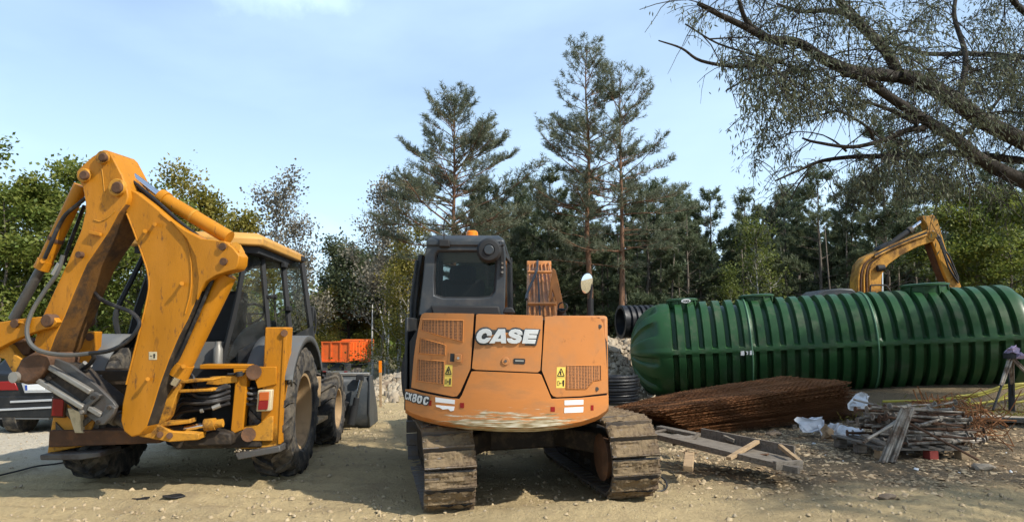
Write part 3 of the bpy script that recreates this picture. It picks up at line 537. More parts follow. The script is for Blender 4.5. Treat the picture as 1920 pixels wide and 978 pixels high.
# far treeline closing the view
far_rg = np.random.RandomState(91)
def far_wood():
    n = 60000; u = far_rg.uniform(-1, 1, n); x = u * 150; y = 88 + 14 * far_rg.uniform(-1, 1, n) + 18 * np.abs(u); top = 6.0 + 2.0 * np.sin(x * 0.31) + 1.5 * np.sin(x * 0.83 + 1)
    z = -2.3 + (top + 2.3) * far_rg.uniform(0, 1, n) ** 0.8; v, f = leaves(np.stack([x, y, z], 1), np.tile([0, 0, 1.0], (n, 1)), 0.95, 0.7, far_rg, 0.2)
    return np_mesh('treeline', v, f, L['green'])
kind(link('treeline', far_wood()), 'stuff')
def deep_wood():
    n = 46000; x = far_rg.uniform(-2.5, 62, n); y = 50 + 7 * far_rg.uniform(-1, 1, n); top = 7.0 + 1.3 * np.sin(x * 1.9) + 1.0 * np.sin(x * 0.7 + 1)
    z = top * far_rg.uniform(0, 1, n) ** 0.8; v, f = leaves(np.stack([x, y, z], 1), np.tile([0, 0, 1.0], (n, 1)), 0.6, 0.34, far_rg, 0.1)
    return np_mesh('treeline', v, f, L['pine_dark'])
kind(link('treeline', deep_wood()), 'stuff')

# ---------------------------------------------------------------- the willow leaning over the yard
def willow():
    rd = random.Random(4); rg = np.random.RandomState(4)
    def W(x, y, d): return at(1200 + x / 2.329, y / 2.329, d)
    limbs = [([(1900, 760, 10.4), (1677, 625, 9.9), (1500, 530, 9.6), (1350, 430, 9.3), (1230, 365, 9.1), (1130, 330, 9.0)], .165, .125),
             ([(1130, 330, 9.0), (950, 310, 8.8), (860, 280, 8.6), (780, 250, 8.5), (690, 185, 8.4), (560, 172, 8.2), (450, 120, 8.0), (330, 65, 7.9), (250, 20, 7.8)], .115, .03),
             ([(1140, 330, 9.0), (1080, 220, 8.9), (960, 95, 8.7), (890, 20, 8.6), (830, -60, 8.5), (760, -160, 8.4)], .10, .05),
             ([(960, 95, 8.7), (860, 45, 8.8), (700, 45, 8.9), (600, 10, 9.0)], .06, .02),
             ([(1950, 930, 10.2), (1677, 790, 9.7), (1500, 700, 9.4), (1370, 600, 9.1), (1230, 520, 8.9), (1100, 430, 8.7), (950, 340, 8.5), (890, 320, 8.4)], .145, .05),
             ([(1677, 700, 10.1), (1400, 670, 9.9), (1200, 685, 9.8), (1050, 680, 9.7), (930, 685, 9.6), (800, 700, 9.5), (700, 740, 9.4), (590, 790, 9.3)], .075, .015),
             ([(1240, 560, 8.9), (1160, 570, 8.8), (1060, 612, 8.8), (920, 645, 8.7), (760, 622, 8.6), (712, 600, 8.6)], .055, .015),
             ([(1010, 612, 8.8), (985, 560, 8.7), (880, 488, 8.6), (800, 500, 8.6), (690, 515, 8.5)], .035, .012),
             ([(900, 660, 9.6), (850, 620, 9.5), (805, 585, 9.4)], .03, .012),
             ([(620, 275, 8.3), (540, 262, 8.2), (430, 295, 8.1), (270, 265, 8.0), (180, 215, 7.9), (80, 180, 7.8)], .045, .01),
             ([(740, 305, 8.4), (640, 320, 8.3), (480, 342, 8.2), (380, 392, 8.1)], .035, .01),
             ([(1750, 262, 11), (1450, 240, 10.6), (1250, 238, 10.2), (1100, 185, 9.8)], .06, .03),
             ([(1220, 540, 8.8), (1080, 480, 8.9), (940, 435, 9.0)], .05, .02),
             ([(560, 172, 8.2), (470, 100, 8.1), (430, 20, 8.0), (420, -60, 7.9)], .05, .02),
             ([(740, 750, 9.4), (700, 800, 9.4), (660, 870, 9.5)], .02, .008),
             ([(1300, 640, 9.9), (1450, 560, 11), (1600, 380, 12), (1677, 200, 12.5)], .05, .02),
             ([(1400, 450, 9.3), (1420, 250, 9.6), (1380, 60, 9.8), (1400, -80, 10)], .06, .03),
             ([(200, 100, 7.9), (330, 190, 8.0), (460, 235, 8.1), (560, 262, 8.2)], .014, .02),
             ([(1900, 300, 11), (1750, 120, 10.5), (1640, 0, 10), (1560, -120, 9.8)], .08, .04)]
    segs, twC, twD = [], [], []
    allp = []
    for pl, r0, r1 in limbs:
        p = cr([W(*q) + V((0, rd.uniform(-.05, .05), 0)) for q in pl], 5); n = len(p); segs.append((p, [.74 * (r0 + (r1 - r0) * i / (n - 1)) for i in range(n)])); allp.append((p, r0))
    root = V((9.6, 10.9, gzf(9.6, 10.9) - 0.1)); fork = W(1950, 860, 10.5)
    trunk = cr([root, root + V((-.25, -.05, 1.2)), V((8.5, 10.6, 2.6)), fork.lerp(V((8.3, 10.5, 2.8)), .4), W(1900, 770, 10.4)], 5); segs.append((trunk, [0.30 - 0.016 * i * 20 / len(trunk) * 0.55 for i in range(len(trunk))]))
    # crown out of the frame on the same trunk: shades the tank and the debris
    ex = []
    for k in range(8):
        a = rd.uniform(-.6, 1.6); e = V((8.8 + rd.uniform(-1.2, 1.0), 10.4 + rd.uniform(-.6, .6), rd.uniform(3.2, 5.0))); tip = e + V((math.cos(a) * rd.uniform(2, 4.2), math.sin(a) * rd.uniform(2.0, 4.2), rd.uniform(1.5, 4)))
        if tip.x / max(tip.y, 1) < 0.70 and tip.y > 0: tip.x = tip.y * 0.74 + 0.5
        p = cr([e, e.lerp(tip, .5) + V((0, 0, .5)), tip], 5); segs.append((p, [.1 - .07 * i / (len(p) - 1) for i in range(len(p))])); ex.append((p, .1))
    for k in range(9):
        e = V((9.4, 10.8, rd.uniform(2.6, 4.2))); tip = V((rd.uniform(10.8, 14.8), rd.uniform(11.2, 13.6), rd.uniform(4.5, 8))) if k < 6 else V((rd.uniform(7.4, 9.2), rd.uniform(3.6, 5.2), rd.uniform(4.2, 5.6)))
        p = cr([e, e.lerp(tip, .5) + V((0, 0, .8)), tip], 6); segs.append((p, [.1 - .07 * i / (len(p) - 1) for i in range(len(p))])); ex.append((p, .1))
    def region(p):                                        # where the crown shows sky
        r = p - CAM; fy = r.dot(_fw)
        if fy < .5: return 1
        X = (CX + F_PX * r.x / fy - 1200) * 2.329; Y = (CY - F_PX * r.dot(_up) / fy) * 2.329
        return X, Y
    def keep(p):
        q = region(p)
        if q == 1: return True
        X, Y = q
        edge = 330 if Y > 130 else (90 + Y * 1.2)
        if Y > 330: edge = 360 + (Y - 330) * 0.12
        if X < edge: return rd.random() < 0.10
        if X < 640 and Y > 700: return rd.random() < 0.75
        if ((X - 840) / 190) ** 2 + ((Y - 600) / 85) ** 2 < 1: return rd.random() < 0.12
        if ((X - 720) / 120) ** 2 + ((Y - 800) / 70) ** 2 < 1: return rd.random() < 0.25
        if ((X - 330) / 100) ** 2 + ((Y - 470) / 80) ** 2 < 1: return False
        if Y > 860 and X > 600: return rd.random() < 0.35
        return True
    big = np.array([(tuple(q)) for p_, r_ in allp if r_ > .045 for q in p_])
    def close(c):
        d = big - np.array(c); d[:, 1] *= .45
        return (d * d).sum(1).min() < .25 ** 2 and rd.random() < .93
    def twig(q, bd, L0, lev):
        d = (bd * rd.uniform(.1, .7) + V((rd.gauss(0, .7), rd.gauss(0, .7), rd.gauss(-.05, .6)))).normalized(); p = q.copy(); pts = [p.copy()]; ns = 6
        for i in range(ns):
            d = (d + V((rd.uniform(-.2, .2), rd.uniform(-.2, .2), -0.16 + rd.uniform(-.1, .1)))).normalized(); p = p + d * (L0 / ns); pts.append(p.copy())
        if not keep(pts[3]): return
        segs.append((pts, [.0065 * L0 * (1 - .75 * i / ns) + .0015 for i in range(ns + 1)]))
        if lev:
            for b in range(int(6 * L0) + 3): i = rd.randint(1, ns); twig(pts[i], (pts[i] - pts[i - 1]).normalized(), L0 * rd.uniform(.35, .6), lev - 1)
        nleaf = int(40 * L0 + 6)
        for b in range(nleaf):
            u = rd.uniform(.3, 1) * ns; i = min(ns - 1, int(u)); c = pts[i].lerp(pts[i + 1], u - i)
            c = c + V((rd.gauss(0, .045), rd.gauss(0, .045), rd.gauss(-.02, .045)))
            if keep(c) and not close(c): twC.append(tuple(c)); twD.append(tuple((pts[i + 1] - pts[i]).normalized()))
    for p, r0 in allp + ex:
        tot = sum((p[i + 1] - p[i]).length for i in range(len(p) - 1)); nt = int(tot * (6.6 if (p, r0) not in ex else 9))
        for k in range(nt):
            u = rd.uniform(0.02, 1) * (len(p) - 1); i = min(len(p) - 2, int(u)); twig(p[i].lerp(p[i + 1], u - i), (p[i + 1] - p[i]).normalized(), rd.uniform(.55, 1.35), 1)
    C = np.array(twC); D = np.array(twD); v, f = leaves(C, np.tile([0, 0, 1.0], (len(C), 1)), 0.072, 0.017, rg, 0.55, D * 0.35)
    print('willow leaves', len(C))
    t = thing('willow_tree', 'big old willow leaning in with dark crooked limbs over the green tank', 'willow tree', root)
    mi = Matrix.Translation(-root); mb = MB()
    for pts, r_ in segs: mb.tube(pts, r_, 7 if r_[0] > .03 else 4, False)
    mb.xf(mi); part('trunk', mb, M['bark_dark'], t, sharp=0); link('crown', np_mesh('crown', v - np.array(root)[None], f, L['willow']), t)
willow()
# ================================================================ THE ORANGE EXCAVATOR
EX0 = V((-0.05, 7.97, 0.0))
ex = thing('excavator', 'orange tracked excavator seen from behind with a black cab and muddy tracks', 'excavator', EX0)
def E(px, py, y): return at(px, py, EX0.y + y) - EX0
RC = 1.5
def C(px, py, off=0.0):                                  # on the round tail, in machine coordinates
    r = ray(px, py); o = CAM - EX0; rad = RC + off; a = r.x ** 2 + r.y ** 2; b = o.x * r.x + o.y * r.y; c = o.x ** 2 + o.y ** 2 - rad * rad
    k = b * b - a * c; t = (-b - math.sqrt(max(k, 0))) / a; return o + r * t
def interp(pl, x):
    for (x0, y0), (x1, y1) in zip(pl, pl[1:]):
        if x0 <= x <= x1: return y0 + (y1 - y0) * (x - x0) / max(1e-9, x1 - x0)
    return pl[-1][1] if x > pl[-1][0] else pl[0][1]
def tail_strip(top, bot, o1, o0, n=16, rows=1, xs=None):
    x0 = max(top[0][0], bot[0][0]); x1 = min(top[-1][0], bot[-1][0])
    xs = sorted(set([round(x0 + (x1 - x0) * i / n, 3) for i in range(n + 1)] + [p[0] for p in top + bot if x0 <= p[0] <= x1]))
    mb = MB(); k = len(xs); vs = []
    for x in xs:
        a, b = interp(top, x), interp(bot, x)
        for j in range(rows + 1): vs.append(C(x, a + (b - a) * j / rows, o1))
        vs.append(C(x, a, o0)); vs.append(C(x, b, o0))
    w = rows + 3; fs = []
    for i in range(k - 1):
        p, q = i * w, (i + 1) * w
        for j in range(rows): fs.append((p + j, p + j + 1, q + j + 1, q + j))
        fs.append((p + rows + 1, p, q, q + rows + 1)); fs.append((p + rows, p + rows + 2, q + rows + 2, q + rows))
    e = (k - 1) * w; fs.append(tuple([rows + 1] + list(range(0, rows + 1)) + [rows + 2])[::-1]); fs.append(tuple([e + rows + 1] + [e + j for j in range(rows + 1)] + [e + rows + 2]))
    return mb.add(vs, fs)
M['scuffed'] = mat('scuffed orange counterweight', (0.49, 0.185, 0.048), 0.42, var=0.16, vscale=1.6, dirt=(0.27, 0.14, 0.06), damt=0.45, dscale=2.6, dlo=0.47, stretch=(1, 1, 3), bump=0.04, bscale=16)
def scuff(m):                                            # long bare scrapes low round the tail
    nt = m.node_tree; nd, lk = nt.nodes, nt.links; b = nd['Principled BSDF']; old = b.inputs['Base Color'].links[0].from_socket
    t = nd.new('ShaderNodeTexCoord'); mp_ = nd.new('ShaderNodeMapping'); mp_.inputs['Scale'].default_value = (1.3, 1.3, 15); lk.new(t.outputs['Object'], mp_.inputs[0])
    n = nd.new('ShaderNodeTexNoise'); n.inputs['Scale'].default_value = 2.6; n.inputs['Detail'].default_value = 10; n.inputs['Roughness'].default_value = 0.72; lk.new(mp_.outputs[0], n.inputs['Vector'])
    sp = nd.new('ShaderNodeSeparateXYZ'); lk.new(t.outputs['Object'], sp.inputs[0])
    z = nd.new('ShaderNodeMapRange'); z.inputs[1].default_value = 1.02; z.inputs[2].default_value = 0.80; z.inputs[3].default_value = -0.27; z.inputs[4].default_value = 0.10; lk.new(sp.outputs['Z'], z.inputs[0])
    xx = nd.new('ShaderNodeMath'); xx.operation = 'ABSOLUTE'; x0 = nd.new('ShaderNodeMath'); x0.operation = 'ADD'; x0.inputs[1].default_value = -0.05; lk.new(sp.outputs['X'], x0.inputs[0]); lk.new(x0.outputs[0], xx.inputs[0])
    xm = nd.new('ShaderNodeMapRange'); xm.inputs[1].default_value = 0.25; xm.inputs[2].default_value = 0.85; xm.inputs[3].default_value = 0.03; xm.inputs[4].default_value = -0.2; lk.new(xx.outputs[0], xm.inputs[0])
    a1 = nd.new('ShaderNodeMath'); a1.operation = 'ADD'; lk.new(n.outputs['Fac'], a1.inputs[0]); lk.new(z.outputs[0], a1.inputs[1])
    a = nd.new('ShaderNodeMath'); a.operation = 'ADD'; lk.new(a1.outputs[0], a.inputs[0]); lk.new(xm.outputs[0], a.inputs[1])
    f = nd.new('ShaderNodeMapRange'); f.inputs[1].default_value = 0.505; f.inputs[2].default_value = 0.56; lk.new(a.outputs[0], f.inputs[0])
    n2 = nd.new('ShaderNodeTexNoise'); n2.inputs['Scale'].default_value = 6; n2.inputs['Detail'].default_value = 6; lk.new(mp_.outputs[0], n2.inputs['Vector'])
    cr_ = nd.new('ShaderNodeValToRGB'); els = cr_.color_ramp.elements; els[0].position = 0.36; els[0].color = (0.17, 0.115, 0.05, 1); els[1].position = 0.62; els[1].color = (0.52, 0.47, 0.36, 1); k = els.new(0.48); k.color = (0.33, 0.27, 0.16, 1); lk.new(n2.outputs['Fac'], cr_.inputs[0])
    x = nd.new('ShaderNodeMix'); x.data_type = 'RGBA'; lk.new(f.outputs[0], x.inputs[0]); lk.new(old, x.inputs[6]); lk.new(cr_.outputs[0], x.inputs[7]); lk.new(x.outputs[2], b.inputs['Base Color'])
scuff(M['scuffed'])
def vent_mat():
    m = bpy.data.materials.new('perforated vent'); m.use_nodes = True; nd, lk = m.node_tree.nodes, m.node_tree.links; b = nd['Principled BSDF']; b.inputs['Roughness'].default_value = 0.6
    t = nd.new('ShaderNodeTexCoord'); v = nd.new('ShaderNodeTexVoronoi'); v.inputs['Scale'].default_value = 78; v.inputs['Randomness'].default_value = 0.12; lk.new(t.outputs['Object'], v.inputs['Vector'])
    r = nd.new('ShaderNodeMapRange'); r.inputs[1].default_value = 0.36; r.inputs[2].default_value = 0.46; lk.new(v.outputs['Distance'], r.inputs[0]); x = nd.new('ShaderNodeMix'); x.data_type = 'RGBA'; x.inputs[6].default_value = (0.030, 0.014, 0.008, 1); x.inputs[7].default_value = (0.36, 0.14, 0.04, 1); lk.new(r.outputs[0], x.inputs[0]); lk.new(x.outputs[2], b.inputs['Base Color'])
    bp = nd.new('ShaderNodeBump'); bp.inputs['Distance'].default_value = 0.004; lk.new(r.outputs[0], bp.inputs['Height']); lk.new(bp.outputs[0], b.inputs['Normal']); return m
M['vent'] = vent_mat()

# tail: counterweight and the three engine doors
cw_top = [(760, 729), (772, 729), (790, 735), (830, 743), (861, 747.5), (866, 740), (884, 696), (890, 695), (1010, 700), (1015, 702), (1034, 747), (1090, 745), (1141, 740)]
cw_bot = [(760, 766), (768, 772), (790, 781), (830, 790), (880, 797), (940, 801), (1000, 801), (1050, 797), (1090, 790), (1120, 780), (1136, 770), (1141, 762)]
def cw():
    mb = tail_strip(cw_top, cw_bot, 0.03, -0.12, 40, 6)
    xs = [760 + 381 * i / 30 for i in range(31)]; vs = []; fs = []
    for x in xs:
        y = interp(cw_bot, x); a = C(x, y, 0.03); b = C(x, y, -0.03) + V((0, 0, -0.035)); c = C(x, y, -0.5) ; c.z = b.z
        vs += [a, b, c]
    for i in range(30):
        for j in range(2): fs.append((i * 3 + j, i * 3 + j + 1, (i + 1) * 3 + j + 1, (i + 1) * 3 + j))
    return mb.add(vs, fs)
part('counterweight', cw(), M['scuffed'], ex, 0.016, 50)
doorL = ([(771, 724), (776, 668), (780, 640), (785, 612), (788, 596), (791, 588.5), (797, 586), (889, 587.5)], [(771, 726), (800, 733), (830, 739), (850, 743), (857, 742), (863, 734), (882, 691), (889, 589)])
dl = part('engine_door', tail_strip(doorL[0], doorL[1], 0.035, -0.08, 30, 4), M['orange'], ex, 0.012, 50)
doorC = ([(885, 688), (890, 640), (893, 589.5), (897, 588), (1015, 591), (1018, 593)], [(885, 690), (892, 692.5), (1008, 697.5), (1013, 694), (1016, 650), (1018, 594)])
dc = part('engine_door', tail_strip(doorC[0], doorC[1], 0.035, -0.08, 30, 4), M['orange'], ex, 0.012, 50)
doorR = ([(1016, 690), (1019, 640), (1022, 594), (1027, 592.5), (1115, 594), (1125, 597), (1131, 606), (1135, 640), (1140, 728)], [(1016, 694), (1033, 737), (1037, 742), (1044, 744), (1090, 742), (1140, 736)])
dr = part('engine_door', tail_strip(doorR[0], doorR[1], 0.035, -0.08, 30, 4), M['orange'], ex, 0.012, 50)
core_t = [(768, 640), (795, 596), (900, 597), (1120, 602), (1138, 640)]; core_b = [(768, 770), (850, 780), (960, 785), (1080, 780), (1138, 760)]
part('engine_bay', tail_strip(core_t, core_b, -0.02, -0.4, 24), M['interior'], ex, 0)
# vents, handles, stickers, badges
def decal_poly(pts, off, mb=None, n=1):
    mb = mb or MB(); return mb.add([C(x, y, off) for x, y in pts], [tuple(range(len(pts)))[::-1]])
def plate(name, pts, o1, o0, mt, par, bevel=0.0, label=None):
    k = len(pts); vs = [C(x, y, o1) for x, y in pts] + [C(x, y, o0) for x, y in pts]
    return part(name, MB().add(vs, [tuple(range(k))[::-1], tuple(range(k, 2 * k))] + [(i, (i + 1) % k, (i + 1) % k + k, i + k) for i in range(k)]), mt, par, bevel, 35, label)
vents = [([(793, 599), (868.5, 601), (867, 639.5), (849, 635), (790.5, 618.5)], dl), ([(788, 633.5), (835, 647), (834.5, 664.5), (785.6, 661)], dl), ([(784, 673.5), (833, 677.6), (830.5, 719), (781, 712.5)], dl), ([(1063.5, 686), (1126, 685), (1126.5, 711.5), (1112, 713.5), (1099, 728.5), (1062.5, 728.5)], dr)]
def grow_poly(p, k):
    cx = sum(q[0] for q in p) / len(p); cy = sum(q[1] for q in p) / len(p); return [(cx + (x - cx) * (1 + k / max(8, abs(x - cx))), cy + (y - cy) * (1 + k / max(8, abs(y - cy)))) for x, y in p]
vst = [([(785, 633), (790.5, 618.5), (793, 599), (868.5, 601)], [(790.5, 618.5), (849, 635), (867, 639.5), (868.5, 602)]), ([(785.6, 656), (788, 633.5), (835, 647)], [(785.6, 661), (834.5, 664.5), (835, 648)]), ([(781, 706), (784, 673.5), (833, 677.6)], [(781, 712.5), (830.5, 719), (833, 678)]), ([(1062.5, 700), (1063.5, 686), (1126, 685)], [(1062.5, 728.5), (1099, 728.5), (1112, 713.5), (1126.5, 711.5)])]
for (p, par), (vt, vb) in zip(vents, vst):
    part('vent', tail_strip(vt, vb, 0.0385, 0.02, 10), M['vent'], par)
    p = [(p[i][0] + (p[(i + 1) % len(p)][0] - p[i][0]) * j / 5, p[i][1] + (p[(i + 1) % len(p)][1] - p[i][1]) * j / 5) for i in range(len(p)) for j in range(5)]
    q = grow_poly(p, 1.6); k = len(p); vs = [C(x, y, 0.036) for x, y in p] + [C(x, y, 0.0425) for x, y in grow_poly(p, .5)] + [C(x, y, 0.036) for x, y in q]
    part('vent_rim', MB().add(vs, [(i, (i + 1) % k, (i + 1) % k + k, i + k) for i in range(k)] + [(i + k, (i + 1) % k + k, (i + 1) % k + 2 * k, i + 2 * k) for i in range(k)]), M['orange'], par)
def rect(x0, y0, x1, y1, sk=0, slx=0): return [(x0, y0), (x1, y0 + sk), (x1 + slx, y1 + sk), (x0 + slx, y1)]
hb = plate('handle_recess', [(842, 659), (868.5, 661), (867.5, 682), (840.5, 680.5)], 0.0385, 0.03, M['orange'], dl)
plate('handle', [(844.5, 662), (852, 662.6), (851, 677.8), (843.5, 677)], 0.0395, 0.036, M['interior'], dl); plate('latch', [(853, 663), (865.5, 664), (865, 679), (852, 678)], 0.046, 0.036, M['orange'], dl, 0.003)
part('lock', MB().cyl(C(859, 671, 0.05), C(859, 671, 0.03), 0.011, 12), M['steel_light'], dl)
mb = MB(); c0, c1 = C(948, 676.5, 0.045), C(948, 676.5, 0.03); mb.cyl(c0, c1, 0.034, 20); part('lock', mb, M['orange'], dc, 0.004); part('lock_core', MB().cyl(C(948, 676.5, 0.05), c0, 0.012, 12), M['steel'], dc)
plate('handle', [(964.5, 671.2), (983, 671.8), (985, 674), (984.5, 680.5), (982.5, 682.4), (964, 681.6), (962.4, 679.4), (962.8, 673)], 0.0385, 0.03, M['interior'], dc); plate('handle_bar', [(966, 674), (982, 674.6), (982, 677.8), (966, 677.2)], 0.0415, 0.038, M['steel_light'], dc)
for x, y, par in ((1124.6, 611.7, dr), (1119, 728.6, dr)): part('screw', MB().cyl(C(x, y, 0.043), C(x, y, 0.02), 0.018, 14), M['steel'], par)
def sticker(x0, y0, x1, y1, sk, slx, par):
    def q(u, v): return (x0 + (x1 - x0) * u + slx * v, y0 + (y1 - y0) * v + sk * u)
    st = plate('warning_sticker', [q(0, 0), q(1, 0), q(1, 1), q(0, 1)], 0.0372, 0.030, M['decal_yellow'], par)
    mb = MB()
    def stroke(pl, w, o=0.0384):
        for (a, b), (c, d) in zip(pl, pl[1:]):
            A, B = C(*q(a, b), o), C(*q(c, d), o); dd = (B - A).normalized(); nn = dd.cross(V((0, -1, 0))).normalized() * w / 2; mb.add([A - nn, A + nn, B + nn, B - nn], [(0, 1, 2, 3)])
    stroke([(.5, .07), (.88, .43), (.1, .43), (.5, .07)], .008); stroke([(.5, .2), (.42, .3), (.52, .38)], .012, .0388); stroke([(.02, .5), (.98, .5)], .003)
    stroke([(.12, .68), (.32, .68), (.32, .88), (.12, .88), (.12, .68)], .004); stroke([(.36, .78), (.6, .78)], .008); stroke([(.78, .62), (.78, .92)], .017, .0386); stroke([(.72, .66), (.72, .8)], .007, .0389)
    part('pictogram', mb, M['ink'], st, sharp=0)
sticker(834.5, 683.5, 848.5, 723.5, .4, -1.6, dl); sticker(1044, 687.6, 1060.5, 726.8, 0, -1.2, dr)
def zc(pts, ox, oy, k): return [(ox + x / k, oy + y / k) for x, y in pts]
def letters(polys, holes, back, ox, oy, k, par, o, mt):
    pl = plate('badge', grow_poly(zc(back, ox, oy, k), 1.0 if k < 15 else .5), o + 0.012, o - 0.02, M['dark_grey'], par, 0.0015)
    for p in polys: plate('letter', zc(p, ox, oy, k), o + 0.020, o + 0.0, mt, pl, 0.0015)
    for h in holes: plate('letter_hole', zc(h, ox, oy, k), o + 0.0210, o + 0.0195, M['dark_grey'], pl)
letters([[(300, 548), (200, 530), (132, 462), (112, 380), (133, 290), (200, 205), (290, 160), (390, 152), (470, 178), (520, 240), (532, 345), (400, 345), (392, 290), (360, 270), (300, 290), (255, 350), (252, 408), (285, 432), (340, 428), (385, 390), (512, 388), (480, 455), (420, 515), (360, 542)],
         [(452, 543), (700, 163), (882, 165), (914, 543), (780, 543), (770, 500), (625, 500), (600, 543)],
         [(1350, 322), (1340, 240), (1275, 182), (1150, 160), (1050, 180), (985, 240), (970, 305), (1005, 355), (1080, 398), (1165, 425), (1180, 442), (1130, 452), (1075, 436), (1062, 410), (925, 410), (935, 465), (975, 522), (1060, 550), (1180, 552), (1272, 522), (1318, 455), (1326, 390), (1290, 345), (1210, 310), (1122, 288), (1132, 265), (1182, 262), (1212, 298), (1228, 322)],
         [(1330, 548), (1410, 168), (1780, 185), (1750, 302), (1525, 298), (1520, 322), (1732, 327), (1712, 417), (1495, 415), (1490, 440), (1706, 446), (1678, 556)]],
        [[(690, 412), (765, 308), (768, 410)]],
        [(88, 380), (100, 300), (140, 222), (230, 150), (320, 124), (420, 122), (500, 152), (548, 188), (660, 188), (695, 140), (892, 140), (912, 182), (985, 186), (1060, 142), (1150, 130), (1260, 148), (1340, 180), (1378, 188), (1405, 155), (1818, 176), (1700, 588), (260, 572), (170, 535), (108, 460)], 885, 605, 14.22, dc, 0.036, M['silver'])
letters([[(82, 425), (68, 380), (76, 280), (98, 215), (138, 232), (156, 285), (128, 292), (112, 265), (100, 300), (97, 370), (108, 393), (124, 362), (155, 378), (132, 430), (106, 444)],
         [(165, 240), (205, 255), (222, 300), (240, 262), (275, 270), (240, 358), (247, 475), (210, 470), (200, 400), (180, 450), (140, 440), (185, 340)],
         [(290, 300), (330, 272), (395, 285), (412, 330), (392, 385), (402, 440), (372, 500), (310, 512), (268, 480), (273, 410), (295, 370)],
         [(440, 330), (490, 315), (552, 335), (567, 390), (547, 490), (510, 542), (450, 547), (410, 500), (414, 410)],
         [(620, 372), (680, 350), (742, 370), (756, 432), (700, 432), (690, 402), (662, 420), (642, 500), (652, 540), (688, 532), (698, 500), (736, 512), (700, 580), (640, 592), (590, 560), (584, 480)]],
        [[(325, 315), (357, 320), (350, 362), (320, 356)], [(312, 412), (348, 417), (340, 467), (306, 460)], [(474, 382), (508, 387), (494, 484), (458, 478)]],
        [(62, 300), (95, 198), (160, 225), (282, 255), (330, 258), (410, 272), (490, 300), (570, 318), (680, 336), (760, 356), (775, 440), (752, 530), (705, 600), (640, 610), (575, 575), (505, 560), (440, 562), (380, 525), (300, 528), (245, 492), (140, 455), (66, 440)], 755, 720, 15.36, ex, 0.031, M['silver'])
for p in ([(816, 744), (853, 749), (852.5, 757), (816.5, 753)], [(817, 758.5), (852.5, 761.5), (851, 769), (845, 770), (840, 766), (830, 767), (824, 763), (818, 762)], [(1058.5, 750), (1094, 748.6), (1094, 757.6), (1058.5, 759)], [(1058.5, 763.5), (1094, 761.8), (1093.5, 772), (1058, 773.5)]): plate('reflector_strip', p, 0.0335, 0.025, M['white'], ex)
for p in (rect(862.5, 754.5, 870, 764), rect(804, 750, 809, 760), rect(1032.5, 762, 1040.5, 771), rect(1108, 758.8, 1113, 768.5)): plate('red_reflector', p, 0.0335, 0.025, M['red_lens'], ex)

# hood, side decks, platform
zt = C(960, 589).z
xsn = [792 + (1128 - 792) * i / 16 for i in range(17)]; edge = [C(x, 586.5 + (x - 790) * 0.024, 0.02) for x in xsn]; mb = MB()
fr = [V((e.x, -0.60, e.z + 0.012)) for e in edge]; mb.add(edge + fr, [(i, i + 1, i + 18, i + 17) for i in range(16)]); part('hood', mb, M['orange'], ex)
part('side_panel', MB().b6(0.40, 0.925, -1.15, 0.95, 0.84, 1.715), M['orange'], ex, 0.03)
part('side_panel', MB().b6(-0.93, -0.90, -1.12, -0.2, 0.86, 1.70).b6(-0.96, -0.1, -0.55, 1.05, 0.84, 1.0), M['black_paint'], ex, 0.01)
part('platform', MB().b6(-0.88, 0.88, -1.0, 1.15, 0.76, 0.90), M['grime'], ex, 0.02)
part('slew_ring', MB().lathe([(0, 0), (0, 0.52), (0.16, 0.52), (0.16, 0)], (0, 0, 0.62), (0, 0, 1), 32), M['grime'], ex)
part('camera_box', MB().prism([E(942, 587, -1.12), E(947, 575.5, -1.12), E(961, 575.5, -1.12), E(967, 587, -1.12)], (0, 0.16, 0)), M['interior'], ex, 0.012)

# cab
YR = -0.52
def CB(px, py, y=YR): return E(px, py, y)
cab = part('cab', MB(), M['dark_grey'], ex)
def frame_poly(outer, inner, y, t):
    mb = MB(); k = len(outer); O = [CB(*p, y) for p in outer]; I = [CB(*p, y) for p in inner]; e = V((0, t, 0))
    mb.add(O + I + [p + e for p in O] + [p + e for p in I], [f for i in range(k) for f in ((i, (i + 1) % k, (i + 1) % k + k, i + k), (i + 2 * k, i + 3 * k, (i + 1) % k + 3 * k, (i + 1) % k + 2 * k), (i + k, (i + 1) % k + k, (i + 1) % k + 3 * k, i + 3 * k), (i, i + 2 * k, (i + 1) % k + 2 * k, (i + 1) % k))]); return mb
o_out = [(784, 592), (793, 520), (797, 478), (800, 456), (805, 450), (870, 449), (938, 449), (944, 452), (948, 470), (948, 520), (947, 560), (946, 592), (900, 592), (840, 592)]
o_in = [(814, 553), (813, 520), (815.5, 485), (817, 476), (822, 470.5), (870, 470.5), (922, 471), (929, 474), (932, 482), (930, 520), (928, 546), (921, 556), (900, 558.5), (830, 558.5)]
part('rear_frame', frame_poly(o_out, o_in, YR, 0.09), M['dark_grey'], cab, 0.014)
part('window_seal', frame_poly([(x + (870 - x) * -0.012, y + (515 - y) * -0.02) for x, y in o_in], [(x + (870 - x) * .045, y + (515 - y) * .05) for x, y in o_in], YR + 0.02, 0.03), M['interior'], cab, 0.004)
part('rear_window', MB().prism([CB(x, y, YR + 0.04) for x, y in o_in], (0, 0.006, 0)), M['glass_dark'], cab, sharp=30)
zr = CB(870, 449).z; xl, xr = CB(800, 460).x, CB(946, 460).x; YF = 1.02
